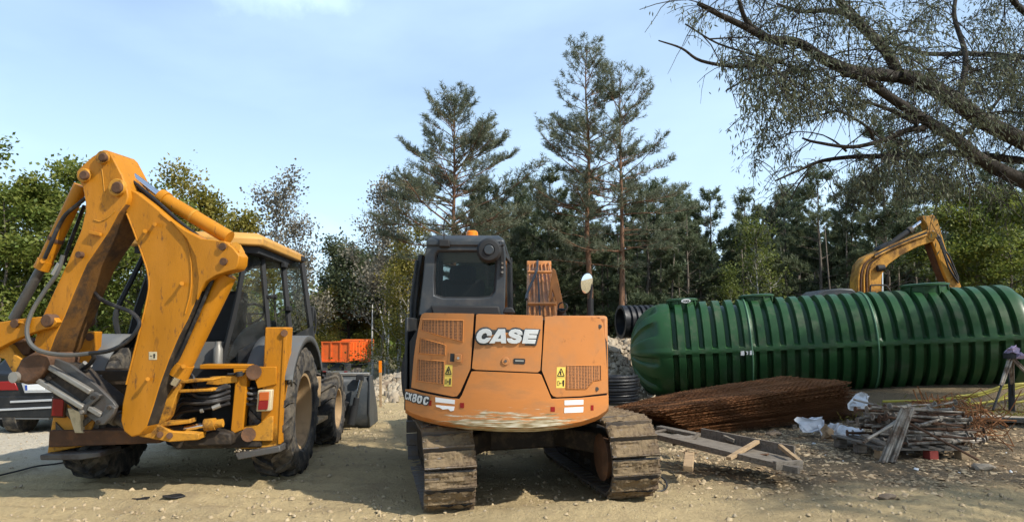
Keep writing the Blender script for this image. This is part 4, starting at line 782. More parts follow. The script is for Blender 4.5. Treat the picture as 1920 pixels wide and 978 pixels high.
part('roof', MB().add([(xl, YR - .02, zr), (xr, YR - .02, zr), (xr + .05, YF, zr - .02), (xl - .02, YF, zr - .02), (xl + .05, YR + .06, zr + .05), (xr - .06, YR + .06, zr + .05), (xr - .02, YF - .08, zr + .03), (xl + .05, YF - .08, zr + .03), (xl, YR - .02, zr - .07), (xr, YR - .02, zr - .07), (xr + .05, YF, zr - .1), (xl - .02, YF, zr - .1)],
     [(4, 5, 6, 7), (0, 1, 5, 4), (1, 2, 6, 5), (2, 3, 7, 6), (3, 0, 4, 7), (8, 9, 1, 0), (9, 10, 2, 1), (10, 11, 3, 2), (11, 8, 0, 3), (11, 10, 9, 8)]), M['dark_grey'], cab, 0.02)
zb = 0.98; zmid = CB(870, 575).z
mb = MB(); mb.beam((xl - .04, YF, zb), (xl, YF - .12, zr - .05), .07, .07); mb.beam((xr + .06, YF, zb), (xr + .04, YF - .12, zr - .05), .07, .07); mb.beam((xl - .03, .28, zb), (xl - .0, .28, zr - .05), .07, .09); mb.beam((xl - .03, YF - .02, 1.32), (xr + .06, YF - .02, 1.32), .05, .05)
part('front_frame', mb, M['interior'], cab, 0.008)
part('front_window', MB().add([(xl, YF + .02, zb + .3), (xr + .04, YF + .02, zb + .3), (xr + .02, YF - .1, zr - .08), (xl + .02, YF - .1, zr - .08)], [(0, 1, 2, 3)]), M['glass_dark'], cab)
sw = [V((xr - .01, YR + .10, 1.45)), V((xr + .055, YF - .04, 1.45)), V((xr + .045, YF - .16, zr - .10)), V((xr - .01, YR + .10, zr - .13))]
part('side_window', MB().prism(sw, (-.008, 0, 0)), M['glass_side'], cab)
mb = MB(); mb.beam(sw[0], sw[1], .03, .05); mb.beam(sw[2], sw[3], .03, .04); mb.beam(sw[1], sw[2], .035, .05); part('side_frame', mb, M['dark_grey'], cab)
part('lower_side', MB().b6(xr - .03, xr + .03, YR + .08, YF, zb, 1.45), M['dark_grey'], cab, 0.01)
# cab door on the far flank, bulging outwards
mb = MB(); n = 7
for i in range(n):
    pass
prof = [(0.0, .90), (-.05, 1.0), (-.075, 1.45), (-.075, 1.75), (-.045, 2.15), (-.01, 2.36)]
xd = CB(787, 560, -0.2).x
vs = [V((xd + a, y, z)) for a, z in prof for y in (-0.28, 0.95)] + [V((xd + a + .05, y, z)) for a, z in prof for y in (-0.28, 0.95)]
k = len(prof); fs = []
for i in range(k - 1): fs += [(2 * i, 2 * i + 2, 2 * i + 3, 2 * i + 1), (2 * k + 2 * i, 2 * k + 2 * i + 1, 2 * k + 2 * i + 3, 2 * k + 2 * i + 2), (2 * i, 2 * k + 2 * i, 2 * k + 2 * i + 2, 2 * i + 2), (2 * i + 1, 2 * i + 3, 2 * k + 2 * i + 3, 2 * k + 2 * i + 1)]
part('cab_door', MB().add(vs, fs), M['black_paint'], cab, 0.01)
part('door_rail', MB().tube([V((xd - .045, -.31, 1.0)), V((xd - .082, -.31, 1.5)), V((xd - .07, -.31, 1.9)), V((xd - .02, -.31, 2.3))], .018, 6), M['dark_grey'], cab)
part('hose_loop', MB().tube(cr([V((xd - .05, -.45, .84)), V((xd - .11, -.4, 1.0)), V((xd - .12, -.35, 1.25)), V((xd - .05, -.3, 1.5))], 5), .035, 8), M['hose'], ex)
# inside
part('cab_floor', MB().b6(xl + .03, xr - .02, YR + .1, YF - .05, zb, zb + .05), M['interior'], cab)
seat = part('seat', MB().b6(-.72, -.25, .0, .5, 1.35, 1.5), M['interior'], cab, 0.05); part('seat_back', MB().box((-.47, -.08, 1.72), (.46, .14, .80), (-.12, 0, 0)).box((-.47, -.13, 2.16), (.28, .1, .2), (-.12, 0, 0)), M['interior'], seat, 0.06)
part('console', MB().b6(xl + .05, xl + .2, .0, .8, 1.0, 1.55).b6(-.2, -.1, 0, .8, 1.0, 1.5), M['interior'], cab, 0.03)
for p0, p1 in ((( -.68, .75, 1.0), (-.68, .72, 1.68)), ((-.3, .75, 1.0), (-.3, .72, 1.62))): part('lever', MB().cyl(p0, p1, .015, 8), M['interior'], cab)
part('rear_ledge', MB().prism([CB(807, 572), CB(936, 573), CB(940, 592), CB(812, 592)], (0, -.05, 0)), M['interior'], cab, 0.02)
# cab roof fittings
an = CB(833, 452, YR - .05); part('antenna_mount', MB().b6(an.x - .055, an.x + .055, YR - .09, YR - .0, an.z - .06, an.z + .015), M['interior'], cab, 0.012); part('antenna', MB().tube(cr([an, an + V((-.005, 0, .16)), an + V((.02, 0, .25)), an + V((.055, 0, .27))], 5), .007, 6), M['interior'], cab)
bc = E(885, 448, 0.1); bea = part('beacon', MB().lathe([(0, .075), (.015, .08), (.02, .07), (.075, .062), (.09, .045), (.092, 0)], bc, (0, 0, 1), 24), M['amber'], cab); part('beacon_base', MB().cyl(bc - V((0, 0, .09)), bc + V((0, 0, .004)), .082, 20), M['interior'], bea)
mc = CB(917, 469, YR - .12); rm = part('rear_mirror', MB().lathe([(-.0, 0), (-.035, .06), (-.03, .10), (0, .122), (.02, .124), (.03, .115), (.03, 0)], mc, (0, 1, 0), 28), M['interior'], cab); part('mirror_knob', MB().cyl(mc + V((0, -.05, 0)), mc, .05, 16), M['dark_grey'], rm, .008)
part('mirror_arm', MB().tube(cr([mc + V((.07, -.02, .03)), mc + V((.11, 0, .05)), CB(938, 455, YR - .03), CB(941, 449, YR + .02)], 4), .012, 7), M['interior'], rm)
part('bracket', MB().prism([CB(936, 462, YR - .02), CB(943, 462, YR - .02), CB(946, 490, YR - .02), CB(943, 517, YR - .02), CB(937, 517, YR - .02), CB(940, 490, YR - .02)], (0, .03, 0)), M['interior'], cab)
for y_ in (493, 501, 510): part('bolt', MB().cyl(CB(942, y_, YR - .035), CB(942, y_, YR), .011, 10), M['steel_light'], cab)
# mirror on its post at the far corner, exhaust
pm = [E(1107, 596, -.2), E(1107, 560, -.2), E(1109, 540, -.2), E(1108, 522, -.2)]
ms = part('mirror_post', MB().tube([pm[0], pm[1]], .032, 8).tube(cr(pm[1:], 4), .014, 7), M['interior'], ex)
cen = E(1100, 531, -.21); mb = MB(); seg = 24
def oval(y, sx, sz): return [cen + V((math.cos(2 * math.pi * i / seg) * sx * (1.0 + .12 * math.sin(2 * math.pi * i / seg)) + .012 * math.sin(2 * math.pi * i / seg), y, math.sin(2 * math.pi * i / seg) * sz)) for i in range(seg)]
A_, B_, C_ = oval(0, .066, .112), oval(.025, .070, .116), oval(.06, .045, .08)
mb.add(A_ + B_ + C_, [(i, (i + 1) % seg, (i + 1) % seg + seg, i + seg) for i in range(seg)] + [(i + seg, (i + 1) % seg + seg, (i + 1) % seg + 2 * seg, i + 2 * seg) for i in range(seg)] + [tuple(range(2 * seg, 3 * seg))[::-1]]); part('mirror_shell', mb, M['interior'], ms)
ov_ = oval(-.002, .060, .104); ov_ = [V((p.x, p.y + .085 * (cen.z - p.z), p.z)) for p in ov_]; vs = [cen + V((0, -.012, .0))] + ov_; part('mirror_face', MB().add(vs, [(0, i + 1, (i + 1) % seg + 1) for i in range(seg)]), M['mirror'], ms, sharp=0)
e0 = E(1054, 575, .35); part('exhaust', MB().lathe([(0, .045), (0, .055), (.14, .055), (.16, .05)], e0 + V((0, -.03, 0)), (0.15, 1, .0), 18).tube([e0 + V((0, .1, -.02)), e0 + V((0, .14, -.2)), e0 + V((0, .14, -.4))], .05, 12), M['interior'], ex)

# boom, seen down its spine, with pipework, stick and bucket beyond
bx = E(1018, 585, .75).x
yb0, zb0, yb1, zb1 = .62, 1.45, 3.35, 2.56
def bw(f): return .20 - .02 * f
mb = MB(); sec = []
for f, dz in ((0, .0), (.35, .10), (.7, .06), (1, 0)):
    y, z = yb0 + (yb1 - yb0) * f, zb0 + (zb1 - zb0) * f + dz; w = bw(f); hgt = .30 + .16 * math.sin(math.pi * min(1, f * 1.1)); n_ = V((0, -(zb1 - zb0), (yb1 - yb0))).normalized(); c = V((bx + .05 * f, y, z)); sec.append((c, w, n_))
    mb.v += [tuple(c + V((-w, 0, 0))), tuple(c + V((w, 0, 0))), tuple(c + V((w, 0, 0)) - n_ * hgt), tuple(c + V((-w, 0, 0)) - n_ * hgt)]
for i in range(3):
    for j in range(4): mb.f.append((i * 4 + j, i * 4 + (j + 1) % 4, i * 4 + 4 + (j + 1) % 4, i * 4 + 4 + j)); mb.m.append(0)
mb.f += [(3, 2, 1, 0), (12, 13, 14, 15)]; mb.m += [0, 0]
boom = part('boom', mb, M['orange'], ex, 0.01)
mb2 = MB(); c1, w1, n1 = sec[-1]; e1 = V((c1.x, 6.1, 1.5))
mb2.add([c1 + V((s * .15, 0, d)) for s in (-1, 1) for d in (.0, -.36)] + [e1 + V((s * .14, 0, d)) for s in (-1, 1) for d in (.0, -.3)], [(0, 1, 3, 2), (4, 6, 7, 5), (0, 4, 5, 1), (2, 3, 7, 6), (0, 2, 6, 4), (1, 5, 7, 3)]); part('boom_front', mb2, M['orange'], boom)
for k_ in range(6):
    off = -.155 + .062 * k_; pts = []
    for (c, w, n_), dd in zip(sec, (0, .01, .0, -.02)): pts.append(c + V((off * w / .19, 0, 0)) + n_ * (.012 + .012 * ((k_ * 7) % 3)))
    pts.append(sec[-1][0] + V((off * .76, .18, -.03))); part('pipe', MB().tube(cr(pts, 4), .014, 7), M['orange'] if k_ != 2 else M['hose'], boom)
part('boom_knuckle', MB().cyl(sec[-1][0] + V((-.185, .02, -.01)), sec[-1][0] + V((.185, .02, -.01)), .075, 16), M['orange'], boom, .01)
for f in (.28, .72):
    c = V((bx + .05 * f, yb0 + (yb1 - yb0) * f, zb0 + (zb1 - zb0) * f + .1)); part('pipe_clamp', MB().box(c + sec[0][2] * .045, (.36, .05, .035), (math.atan2(zb1 - zb0, yb1 - yb0), 0, 0)), M['orange'], boom, 0.006)
part('side_flange', MB().prism([E(x, y, 1.6) for x, y in ((1036, 502), (1042, 506), (1050, 540), (1060, 588), (1044, 588), (1041, 560), (1036, 545), (1030, 588), (1024, 588))], (0, .06, 0)), M['orange'], boom, .008)
part('hose', MB().tube(cr([sec[3][0] + V((-.02, 0, .06)), sec[2][0] + V((-.05, -.0, .12)), sec[1][0] + V((-.17, .2, .14)), sec[1][0] + V((-.2, -.3, .02))], 5), .018, 7), M['hose'], boom)
part('boom_cylinder', MB().cyl((bx, .85, 1.1), (bx, 2.2, 1.62), .07, 14), M['orange'], ex)
part('stick', MB().beam(e1 + V((0, -.1, .1)), (e1.x, 5.4, .5), .2, .3), M['orange'], ex)
part('bucket', MB().prism([(e1.x - .35, 5.5, .65), (e1.x - .35, 5.1, .5), (e1.x - .35, 4.9, .15), (e1.x - .35, 5.2, .03), (e1.x - .35, 5.6, .15)], (.7, 0, 0)), M['steel'], ex, .02)

# undercarriage
UY = R(11); UM = Matrix.Translation((.085, .17, .02)) @ Matrix.Rotation(UY, 4, 'Z') @ Matrix.Rotation(R(-1.6), 4, 'Y')
M['mud_shoe'] = mat('mud caked track steel', (0.20, 0.145, 0.083), 0.95, var=0.6, vscale=5, dirt=(0.085, 0.058, 0.036), damt=0.9, dscale=7, dlo=0.46, spots=(0.21, 0.17, 0.125), spamt=0.7, spscale=20, bump=0.8, bscale=26)
M['shoe_edge'] = mat('worn track edge', (0.16, 0.135, 0.115), 0.55, 0.4, var=0.5, vscale=9, dirt=MUD, damt=0.85, dscale=7, dlo=0.45, bump=0.3)
def shoe_mesh(seed):
    rg = random.Random(seed); mb = MB(); W, P = .45, .160
    off = V((rg.uniform(-50, 50), rg.uniform(-50, 50), 0))
    def f(u, v):
        x = (u - .5) * W; y = (v - .5) * P * 0.88 + .003 * mnoise.noise(V((x * 30, v, 5)) + off); edge = min(u, 1 - u)
        prof = 0.0
        for c in (.10, .5, .90): prof = max(prof, max(0, 1 - abs(v - c) / .11) * (.020 if c != .1 else .034))
        mudv = mnoise.noise(V((x * 9, y * 14, 0)) + off) * .024 + mnoise.noise(V((x * 26, y * 40, 3)) + off) * .012 + .012 + .01 * mnoise.noise(V((x * 60, y * 60, 8)) + off)
        m_ = max(0, min(1, (edge - .01) / .05)); return V((x, y, .022 + max(prof, m_ * max(0, mudv + .012))))
    mb.grid(f, 26, 10)
    mb.mi = 1; mb.box((0, 0, .004), (W, P * .90, .022)); mb.box((0, -.40 * P, .028), (W, .012, .046)); mb.box((0, .02, .02), (W * .98, .010, .034)); return mesh_of('track_shoe', mb, [M['mud_shoe'], M['shoe_edge']], 30)
shoes = [shoe_mesh(i) for i in range(5)]
rs = random.Random(9)
for sgn in (-1, 1):
    gx_ = .845 * sgn; hl, rad, zc_ = 1.10, .325, .355; per = 4 * hl + 2 * math.pi * rad; n = 42
    tr = part('track', MB(), M['grime'], ex); mb = MB()
    mb.b6(gx_ - .12, gx_ + .12, -hl, hl, .20, .50)
    mb.lathe([(-.05, 0), (-.05, .27), (.05, .27), (.05, 0)], (gx_, -hl, zc_), (1, 0, 0), 20); mb.lathe([(-.16, 0), (-.16, .17), (.16, .17), (.16, 0)], (gx_, -hl, zc_), (1, 0, 0), 20); mb.lathe([(-.06, 0), (-.06, .27), (.06, .27), (.06, 0)], (gx_, hl, zc_), (1, 0, 0), 20)
    for k_ in range(5): mb.lathe([(-.1, 0), (-.1, .09), (.1, .09), (.1, 0)], (gx_, -.8 + .4 * k_, .14), (1, 0, 0), 14)
    link_pts = [(gx_, -hl + 2 * hl * i / 10, zc_ + rad - .05 - .015 * math.sin(math.pi * i / 10)) for i in range(11)] + [(gx_, hl + math.sin(a) * (rad - .05), zc_ + math.cos(a) * (rad - .05)) for a in [math.pi * j / 8 for j in range(1, 8)]] + [(gx_, hl - 2 * hl * i / 10, zc_ - rad + .05) for i in range(11)] + [(gx_, -hl - math.sin(a) * (rad - .05), zc_ - math.cos(a) * (rad - .05)) for a in [math.pi * j / 8 for j in range(1, 9)]]
    for dx in (-.07, .07): mb.tube([V(p) + V((dx, 0, 0)) for p in link_pts], .035, 6)
    mb.xf(UM); tr.data = mesh_of('track', mb, M['grime'])
    part('drive_sprocket', MB().lathe([(-.02, 0), (-.02, .2), (.03, .22), (.05, .16), (.05, 0)], (gx_ - sgn * .20, -hl, zc_), (sgn * -1, 0, 0), 24).xf(UM), M['rusty'], tr)
    for i in range(n):
        s = (i + .37) * per / n; 
        if s < 2 * hl: y, z, a = -hl + s, zc_ + rad - .02 * math.sin(math.pi * s / (2 * hl)), 0
        elif s < 2 * hl + math.pi * rad: t = (s - 2 * hl) / rad; y, z, a = hl + math.sin(t) * rad, zc_ + math.cos(t) * rad, -t
        elif s < 4 * hl + math.pi * rad: y, z, a = hl - (s - 2 * hl - math.pi * rad), zc_ - rad, -math.pi
        else: t = (s - 4 * hl - math.pi * rad) / rad; y, z, a = -hl - math.sin(t) * rad, zc_ - math.cos(t) * rad, -math.pi - t
        o = link('track_shoe', rs.choice(shoes), tr); o.matrix_local = UM @ Matrix.Translation((gx_ + rs.uniform(-.006, .006), y, z)) @ Matrix.Rotation(a, 4, 'X') @ Matrix.Rotation(rs.uniform(-.03, .03), 4, 'X')
    # mud packed on the sprocket end
part('car_body', MB().b6(-.8, .8, -.45, .45, .36, .62).beam((-.85, -.8, .42), (-.3, -.2, .5), .3, .2).beam((.85, -.8, .42), (.3, -.2, .5), .3, .2).beam((-.85, .8, .42), (-.3, .2, .5), .3, .2).beam((.85, .8, .42), (.3, .2, .5), .3, .2).xf(UM), M['grime'], ex, .02)
part('blade', MB().b6(-.85, .85, 1.75, 1.85, .05, .5).beam((-.4, .4, .4), (-.45, 1.75, .3), .12, .14).beam((.4, .4, .4), (.5, 1.75, .3), .12, .14).xf(UM), M['rusty'], ex, .01)
# ================================================================ THE YELLOW BACKHOE LOADER
BH_M = Matrix.Translation((-3.43, 8.26, 0)) @ Matrix.Rotation(R(2), 4, 'Z'); BH_I = BH_M.inverted(); BH_R = BH_I.to_3x3()
bh = thing('backhoe_loader', 'worn yellow backhoe loader seen from behind with its boom folded up and a hammer fitted', 'backhoe loader', BH_M)
Bo = BH_I @ CAM
def B(px, py, y):                                        # on the machine's cross plane at local y
    d = BH_R @ ray(px, py); return Bo + d * ((y - Bo.y) / d.y)
SU = V((-.985, .17, 0)); SN = V((-.17, -.985, 0)); SK = at(250, 800, 6.95)
def S(px, py, w=0.0): return BH_I @ on_plane(px, py, SK + SN * w, SN)   # on the swing plane of the boom
SNl = BH_R @ SN
def splate(pts, w1, w0, mb=None): mb = mb or MB(); return mb.prism([S(x, y, w1) for x, y in pts], SNl * (w0 - w1))
def z6(pts): return [(x / 2.126, 260 + y / 2.126) for x, y in pts]
def spin(px, py, r, w1, w0, mb=None, n=20): mb = mb or MB(); c = S(px, py, w1); return mb.cyl(c, c + SNl * (w0 - w1), r, n)

# wheels
def wheel(cx_, cy_, rad, wid, rimr, side, nl, lugh):
    w = part('wheel', MB().lathe([(-wid * .1, 0), (-wid * .1, rimr * .55), (wid * .12, rimr * .6), (wid * .12, 0)], (cx_, cy_, rad), (side, 0, 0), 28), M['rim'], bh)
    h = wid / 2; r0 = rad - lugh
    prof = [(-h * .80, rimr * .98), (-h * .97, rimr * 1.10), (-h * 1.0, (rimr + r0) * .52), (-h * .93, r0 * .965), (-h * .7, r0 * .995), (0, r0), (h * .7, r0 * .995), (h * .93, r0 * .965), (h * 1.0, (rimr + r0) * .52), (h * .97, rimr * 1.10), (h * .80, rimr * .98)]
    mb = MB().lathe(prof, (cx_, cy_, rad), (side, 0, 0), 48)
    for i in range(nl):
        for s in (-1, 1):
            a0 = 2 * math.pi * (i + (.5 if s > 0 else 0)) / nl; pts = []
            for u, da, rr_ in ((.02, 0, r0), (.45, .10, r0), (.86, .20, r0 * .985), (1.0, .235, r0 * .93), (1.015, .25, r0 * .82)):
                a = a0 + da * 1.25; tw = .105 if u < .9 else .12
                for rr2 in (rr_ - .02, rr_ + lugh * (1 if u < .95 else .55)):
                    for t in (-.5, .5):
                        aa = a + t * tw * .95; pts.append(V((cx_ + s * side * u * h, cy_ + math.sin(aa) * rr2, rad + math.cos(aa) * rr2)))
            f = []
            for k in range(4):
                p, q = k * 4, k * 4 + 4; f += [(p + 2, p + 3, q + 3, q + 2), (p, q, q + 2, p + 2), (p + 1, p + 3, q + 3, q + 1)]
            f += [(0, 1, 3, 2), (16, 18, 19, 17)]; mb.add(pts, f)
    part('tyre', mb, M['rubber'], w, sharp=32)
    part('rim', MB().lathe([(h * .78, rimr * 1.0), (h * .86, rimr * 1.02), (h * .84, rimr * .95), (h * .45, rimr * .86), (h * .12, rimr * .80), (h * .05, rimr * .45), (h * .30, rimr * .36), (h * .34, rimr * .2), (h * .34, 0)], (cx_, cy_, rad), (side, 0, 0), 40), M['rim'], w)
    mb = MB()
    for i in range(8):
        a = 2 * math.pi * i / 8; c = V((cx_ + side * h * .05, cy_ + math.sin(a) * rimr * .55, rad + math.cos(a) * rimr * .55)); mb.cyl(c, c + V((side * .04, 0, 0)), .016, 6)
    part('wheel_nut', kindless(mb), M['rusty'], w)
def kindless(mb): return mb
for sd in (1, -1): wheel(sd * .95, 0, .70, .44, .40, sd, 18, .045)
for sd in (1, -1): wheel(sd * .95, 2.12, .50, .36, .27, sd, 16, .04)
part('axle', MB().cyl((-.9, 0, .70), (.9, 0, .70), .13, 12).cyl((-.9, 2.12, .5), (.9, 2.12, .5), .1, 12).b6(-.35, .35, -.5, 2.6, .52, .95), M['grime'], bh, .02)
mb = MB().b6(.42, .98, .82, 1.55, .50, .78); part('side_step', MB().b6(.55, 1.08, .78, 1.6, .42, .47).b6(.5, 1.0, .95, 1.5, .60, .98), M['rim'], bh, .01)

# rear frame, stabiliser posts and pads
mb = MB(); FY = -.72
def bprism(pts, y, dep, mb=None): mb = mb or MB(); return mb.prism([B(px, py, y) for px, py in pts], (0, dep, 0))
part('rear_beam', bprism([(92, 806), (300, 806), (300, 830), (90, 838)], FY, .25), M['rusty'], bh, .01)
part('rear_beam', bprism([(300, 812), (455, 806), (490, 812), (490, 838), (330, 842)], FY - .02, .3), M['grime'], bh, .015)
postR = part('stabiliser_post', bprism([(497, 613), (538, 613), (533, 700), (526, 832), (487, 838), (492, 720)], FY, .24), M['yellow'], bh, .012)
part('post_edge', bprism([(532, 616), (538, 614), (532, 730), (526, 832), (521, 832)], FY - .012, .02), M['yellow'], postR, .003)
part('pin', MB().cyl(B(533, 624, FY - .02), B(533, 624, FY + .05), .035, 14), M['rusty'], postR)
postL = part('stabiliser_post', bprism([(124, 621), (174, 621), (168, 700), (150, 740), (118, 720)], FY + .1, .2), M['yellow'], bh, .012)
part('pin', MB().cyl(B(168, 631, FY + .07), B(168, 631, FY + .2), .04, 14), M['rusty'], postL)
part('stabiliser_leg', bprism([(108, 745), (160, 745), (176, 790), (160, 835), (88, 850), (97, 790)], FY + .05, .2), M['yellow_dirty'], bh, .012)
part('stabiliser_leg', bprism([(455, 800), (520, 790), (524, 838), (450, 842)], FY - .0, .2), M['yellow_dirty'], bh, .012)
part('stabiliser_pad', bprism([(74, 852), (188, 847), (190, 856), (150, 862), (75, 862)], FY - .10, .42), M['steel'], bh, .01)
part('stabiliser_pad', bprism([(440, 850), (524, 835), (526, 847), (446, 862)], FY - .10, .36), M['steel'], bh, .01)
part('bracket', bprism([(126, 765), (150, 768), (152, 806), (157, 811), (140, 811), (133, 790)], FY - .02, .1), M['cream'], bh, .006)
# lamps
tl = part('tail_lamp', bprism([(483, 731), (510, 730), (507, 770), (480, 771)], FY - .09, .08), M['cream'], bh, .01)
part('lamp_lens', bprism([(486, 735), (504, 734), (503, 750), (485, 751)], FY - .105, .02), M['amber_lens'], tl, .004); part('lamp_lens', bprism([(485, 751), (503, 750.5), (501, 767), (483, 768)], FY - .103, .02), M['red_lens'], tl, .004)
tl = part('tail_lamp', bprism([(97, 745), (122, 745), (120, 783), (94, 782)], FY + .0, .08), M['rusty'], bh, .008); part('lamp_lens', bprism([(99, 747), (119, 748), (117, 780), (96, 779)], FY - .012, .02), M['red_lens'], tl, .004)
# side-shift frame at the right of the kingpost
part('top_rail', bprism([(374, 683), (470, 683), (470, 690), (374, 692)], FY - .03, .22), M['yellow'], bh, .008)
fr_ = part('slide_frame', bprism([(437, 690), (465, 690), (463, 712), (455, 805), (440, 812), (432, 806), (440, 720)], FY - .03, .12), M['yellow'], bh, .008)
part('gusset', bprism([(468, 687), (518, 687), (518, 720), (483, 728), (478, 712), (468, 712)], FY - .02, .1), M['yellow'], bh, .006); part('gusset', bprism([(470, 806), (505, 780), (512, 780), (510, 826), (466, 826)], FY - .03, .1), M['yellow_dirty'], bh, .006)
part('cross_tube', MB().cyl(B(476, 697, FY - .06), B(476, 697, FY + .1), .075, 18), M['rusty'], bh); part('cross_tube', MB().cyl(B(466, 814, FY - .06), B(466, 814, FY + .1), .07, 18), M['rusty'], bh)
part('frame_back', bprism([(300, 690), (480, 690), (500, 806), (290, 806)], FY + .22, .05), M['interior'], bh); part('frame_back', bprism([(98, 690), (300, 690), (300, 806), (104, 806)], FY + .2, .05), M['grime'], bh); part('top_rail', bprism([(160, 694), (300, 694), (300, 714), (160, 714)], FY + .02, .1), M['grime'], bh, .01)
part('clevis', bprism([(393, 706), (445, 704), (445, 716), (408, 722), (385, 720)], FY - .06, .1), M['yellow_dirty'], bh, .008)
# kingpost and swing gear
kp = part('kingpost', MB(), M['yellow_dirty'], bh); mb = MB()
yk = FY - .32
mb.prism([B(312, 712, yk), B(336, 704, yk), B(340, 722, yk), B(330, 742, yk), B(318, 780, yk), B(308, 792, yk), B(262, 800, yk), B(285, 770, yk)], (0, .1, 0))
mb.prism([B(240, 800, yk - .02), B(262, 793, yk - .02), B(300, 797, yk - .02), B(320, 808, yk - .02), B(373, 812, yk - .02), B(372, 824, yk - .02), B(318, 828, yk - .02), B(262, 818, yk - .02)], (0, .2, 0))
mb.prism([B(262, 793, yk), B(350, 788, yk), B(356, 784, yk), B(357, 793, yk), B(300, 800, yk), B(262, 802, yk)], (0, .16, 0))
mb.prism([B(330, 712, yk), B(400, 709, yk), B(400, 713, yk), B(330, 720, yk)], (0, .22, 0)); mb.prism([B(335, 730, yk), B(397, 728, yk), B(398, 733, yk), B(335, 736, yk)], (0, .22, 0))
kp.data = mesh_of('kingpost', mb, M['yellow_dirty']); bv = kp.modifiers.new('bevel', 'BEVEL'); bv.width = .008; bv.segments = 2; bv.limit_method = 'ANGLE'
part('pin', MB().cyl(B(247, 803, yk - .1), B(247, 803, yk + .22), .068, 20), M['rusty'], kp, .01); part('pin', MB().cyl(B(322, 717, yk - .08), B(322, 717, yk + .2), .06, 20), M['rusty'], kp, .01)
for x_, y_ in ((300, 814), (318, 816)): part('pin', MB().cyl(B(x_, y_, yk - .035), B(x_, y_, yk), .03, 14), M['rusty'], kp)
sc = part('swing_cylinder', MB().cyl(B(320, 805, FY - .2), B(345, 803, FY - .2), .05, 14), M['grime'], bh); part('rod', MB().cyl(B(342, 803, FY - .2), B(386, 796, FY - .2), .03, 14), M['chrome'], sc)
part('gland', MB().cyl(B(384, 796, FY - .2), B(404, 794, FY - .2), .058, 16).cyl(B(404, 794, FY - .2), B(418, 792, FY - .2), .04, 12), M['yellow_dirty'], sc)
rq = random.Random(3)
for i in range(9):
    y0 = 790 - i * 9; y1 = 762 - i * 4.6; yy = FY - .16 + rq.uniform(-.05, .12)
    part('hose', MB().tube(cr([B(322 + i * 2, y0 + 4, yy + .05), B(335 + i * 3, y0 - 16, yy), B(372, y1 + 8 - rq.uniform(0, 6), yy - .04), B(404, y1 + rq.uniform(-2, 4), yy), B(430, y1 - 6, yy + .14)], 5), .017 + .004 * (i % 2), 8), M['hose'], bh)
for i in range(4): part('hose', MB().tube(cr([B(455, 722 + i * 11, FY + .04), B(470, 728 + i * 10, FY + .02), B(492, 724 + i * 11, FY + .1)], 4), .016, 7), M['hose'] if i != 1 else M['hose_grey'], bh)
part('coupling', MB().cyl(B(398, 765, FY - .22), B(413, 759, FY - .2), .024, 10), M['steel_light'], bh); part('coupling', MB().cyl(B(376, 770, FY - .22), B(381, 769, FY - .22), .021, 10), M['steel_light'], bh)
part('valve_bar', MB().cyl(B(427, 701, FY - .06), B(458, 700, FY - .06), .012, 8).cyl(B(448, 696, FY - .07), B(449, 705, FY - .07), .035, 12), M['interior'], bh)
part('dirt_shelf', bprism([(345, 822), (398, 806), (432, 812), (434, 834), (340, 838)], FY - .16, .2), M['grime'], bh, .02)
mb = MB()
for i in range(70):
    c = B(440 + rq.uniform(0, 78), 846 - rq.uniform(0, 1) * 8, FY - .08 + rq.uniform(0, .3)); c.z = B(470, 845, FY).z + rq.uniform(.0, .02); s_ = rq.uniform(.01, .03); mb.box(c, (s_, s_ * .8, s_ * .6), (rq.uniform(0, 1), rq.uniform(0, 1), rq.uniform(0, 3)))
kind(part('gravel_on_pad', mb, M['pebble'], bh, sharp=0), 'stuff')

# boom
boomp = [(237, 720), (250, 668), (263, 617), (275, 566), (280, 535), (277, 508), (268, 480), (252, 435), (238, 402), (227, 378), (238, 352), (256, 360), (284, 382), (318, 410), (347, 432), (376, 447), (420, 452), (436, 464), (448, 479), (446, 496), (440, 505), (424, 509), (404, 516), (386, 527), (374, 545), (364, 572), (353, 598), (336, 630), (318, 672), (300, 722), (287, 765), (276, 798), (262, 815), (246, 819), (232, 808), (226, 788), (229, 756)]
bm0 = splate(boomp, .14, -.03)
for i, (x_, y_) in enumerate(boomp):
    if i > 20 and 545 <= y_ <= 770 and boomp[(i + 1) % len(boomp)][1] > y_: bm0.m[2 + i] = 1  # lower edge faces coloured dark, as the shaded gap beside the lift cylinder
bm_ = part('boom', bm0, [M['yellow'], M['grime']], bh, .012)
ear = [(318, 412), (347, 432), (376, 447), (420, 452), (436, 464), (448, 479), (446, 496), (440, 505), (424, 509), (404, 516), (386, 527), (376, 543), (368, 562), (372, 520), (366, 480), (350, 448)]
part('cheek_plate', splate(ear, .165, .13), M['yellow'], bm_, .006)
seam = [(300, 400), (322, 418), (342, 440), (354, 468), (359, 505), (357, 548), (347, 588)]
part('weld_seam', MB().tube(cr([S(x, y, .142) for x, y in seam], 6), .008, 6), M['yellow'], bm_)
fl = [(238, 400), (252, 435), (268, 480), (277, 508), (280, 535), (275, 566), (263, 617), (250, 668), (237, 720)]
part('flange', MB().tube(cr([S(x, y, .135) for x, y in fl], 3), .011, 6), M['yellow'], bm_)
for x_, y_ in ((290, 420), (272, 433), (341, 531), (277, 710)):
    part('bolt', MB().cyl(S(x_, y_, .13), S(x_, y_, .19), .013, 8).cyl(S(x_, y_, .185), S(x_, y_, .20), .019, 8), M['yellow'], bm_)
part('pin', spin(416, 462, .034, .185, .13), M['rusty'], bm_); part('pin', spin(418, 490, .034, .185, .13), M['rusty'], bm_)
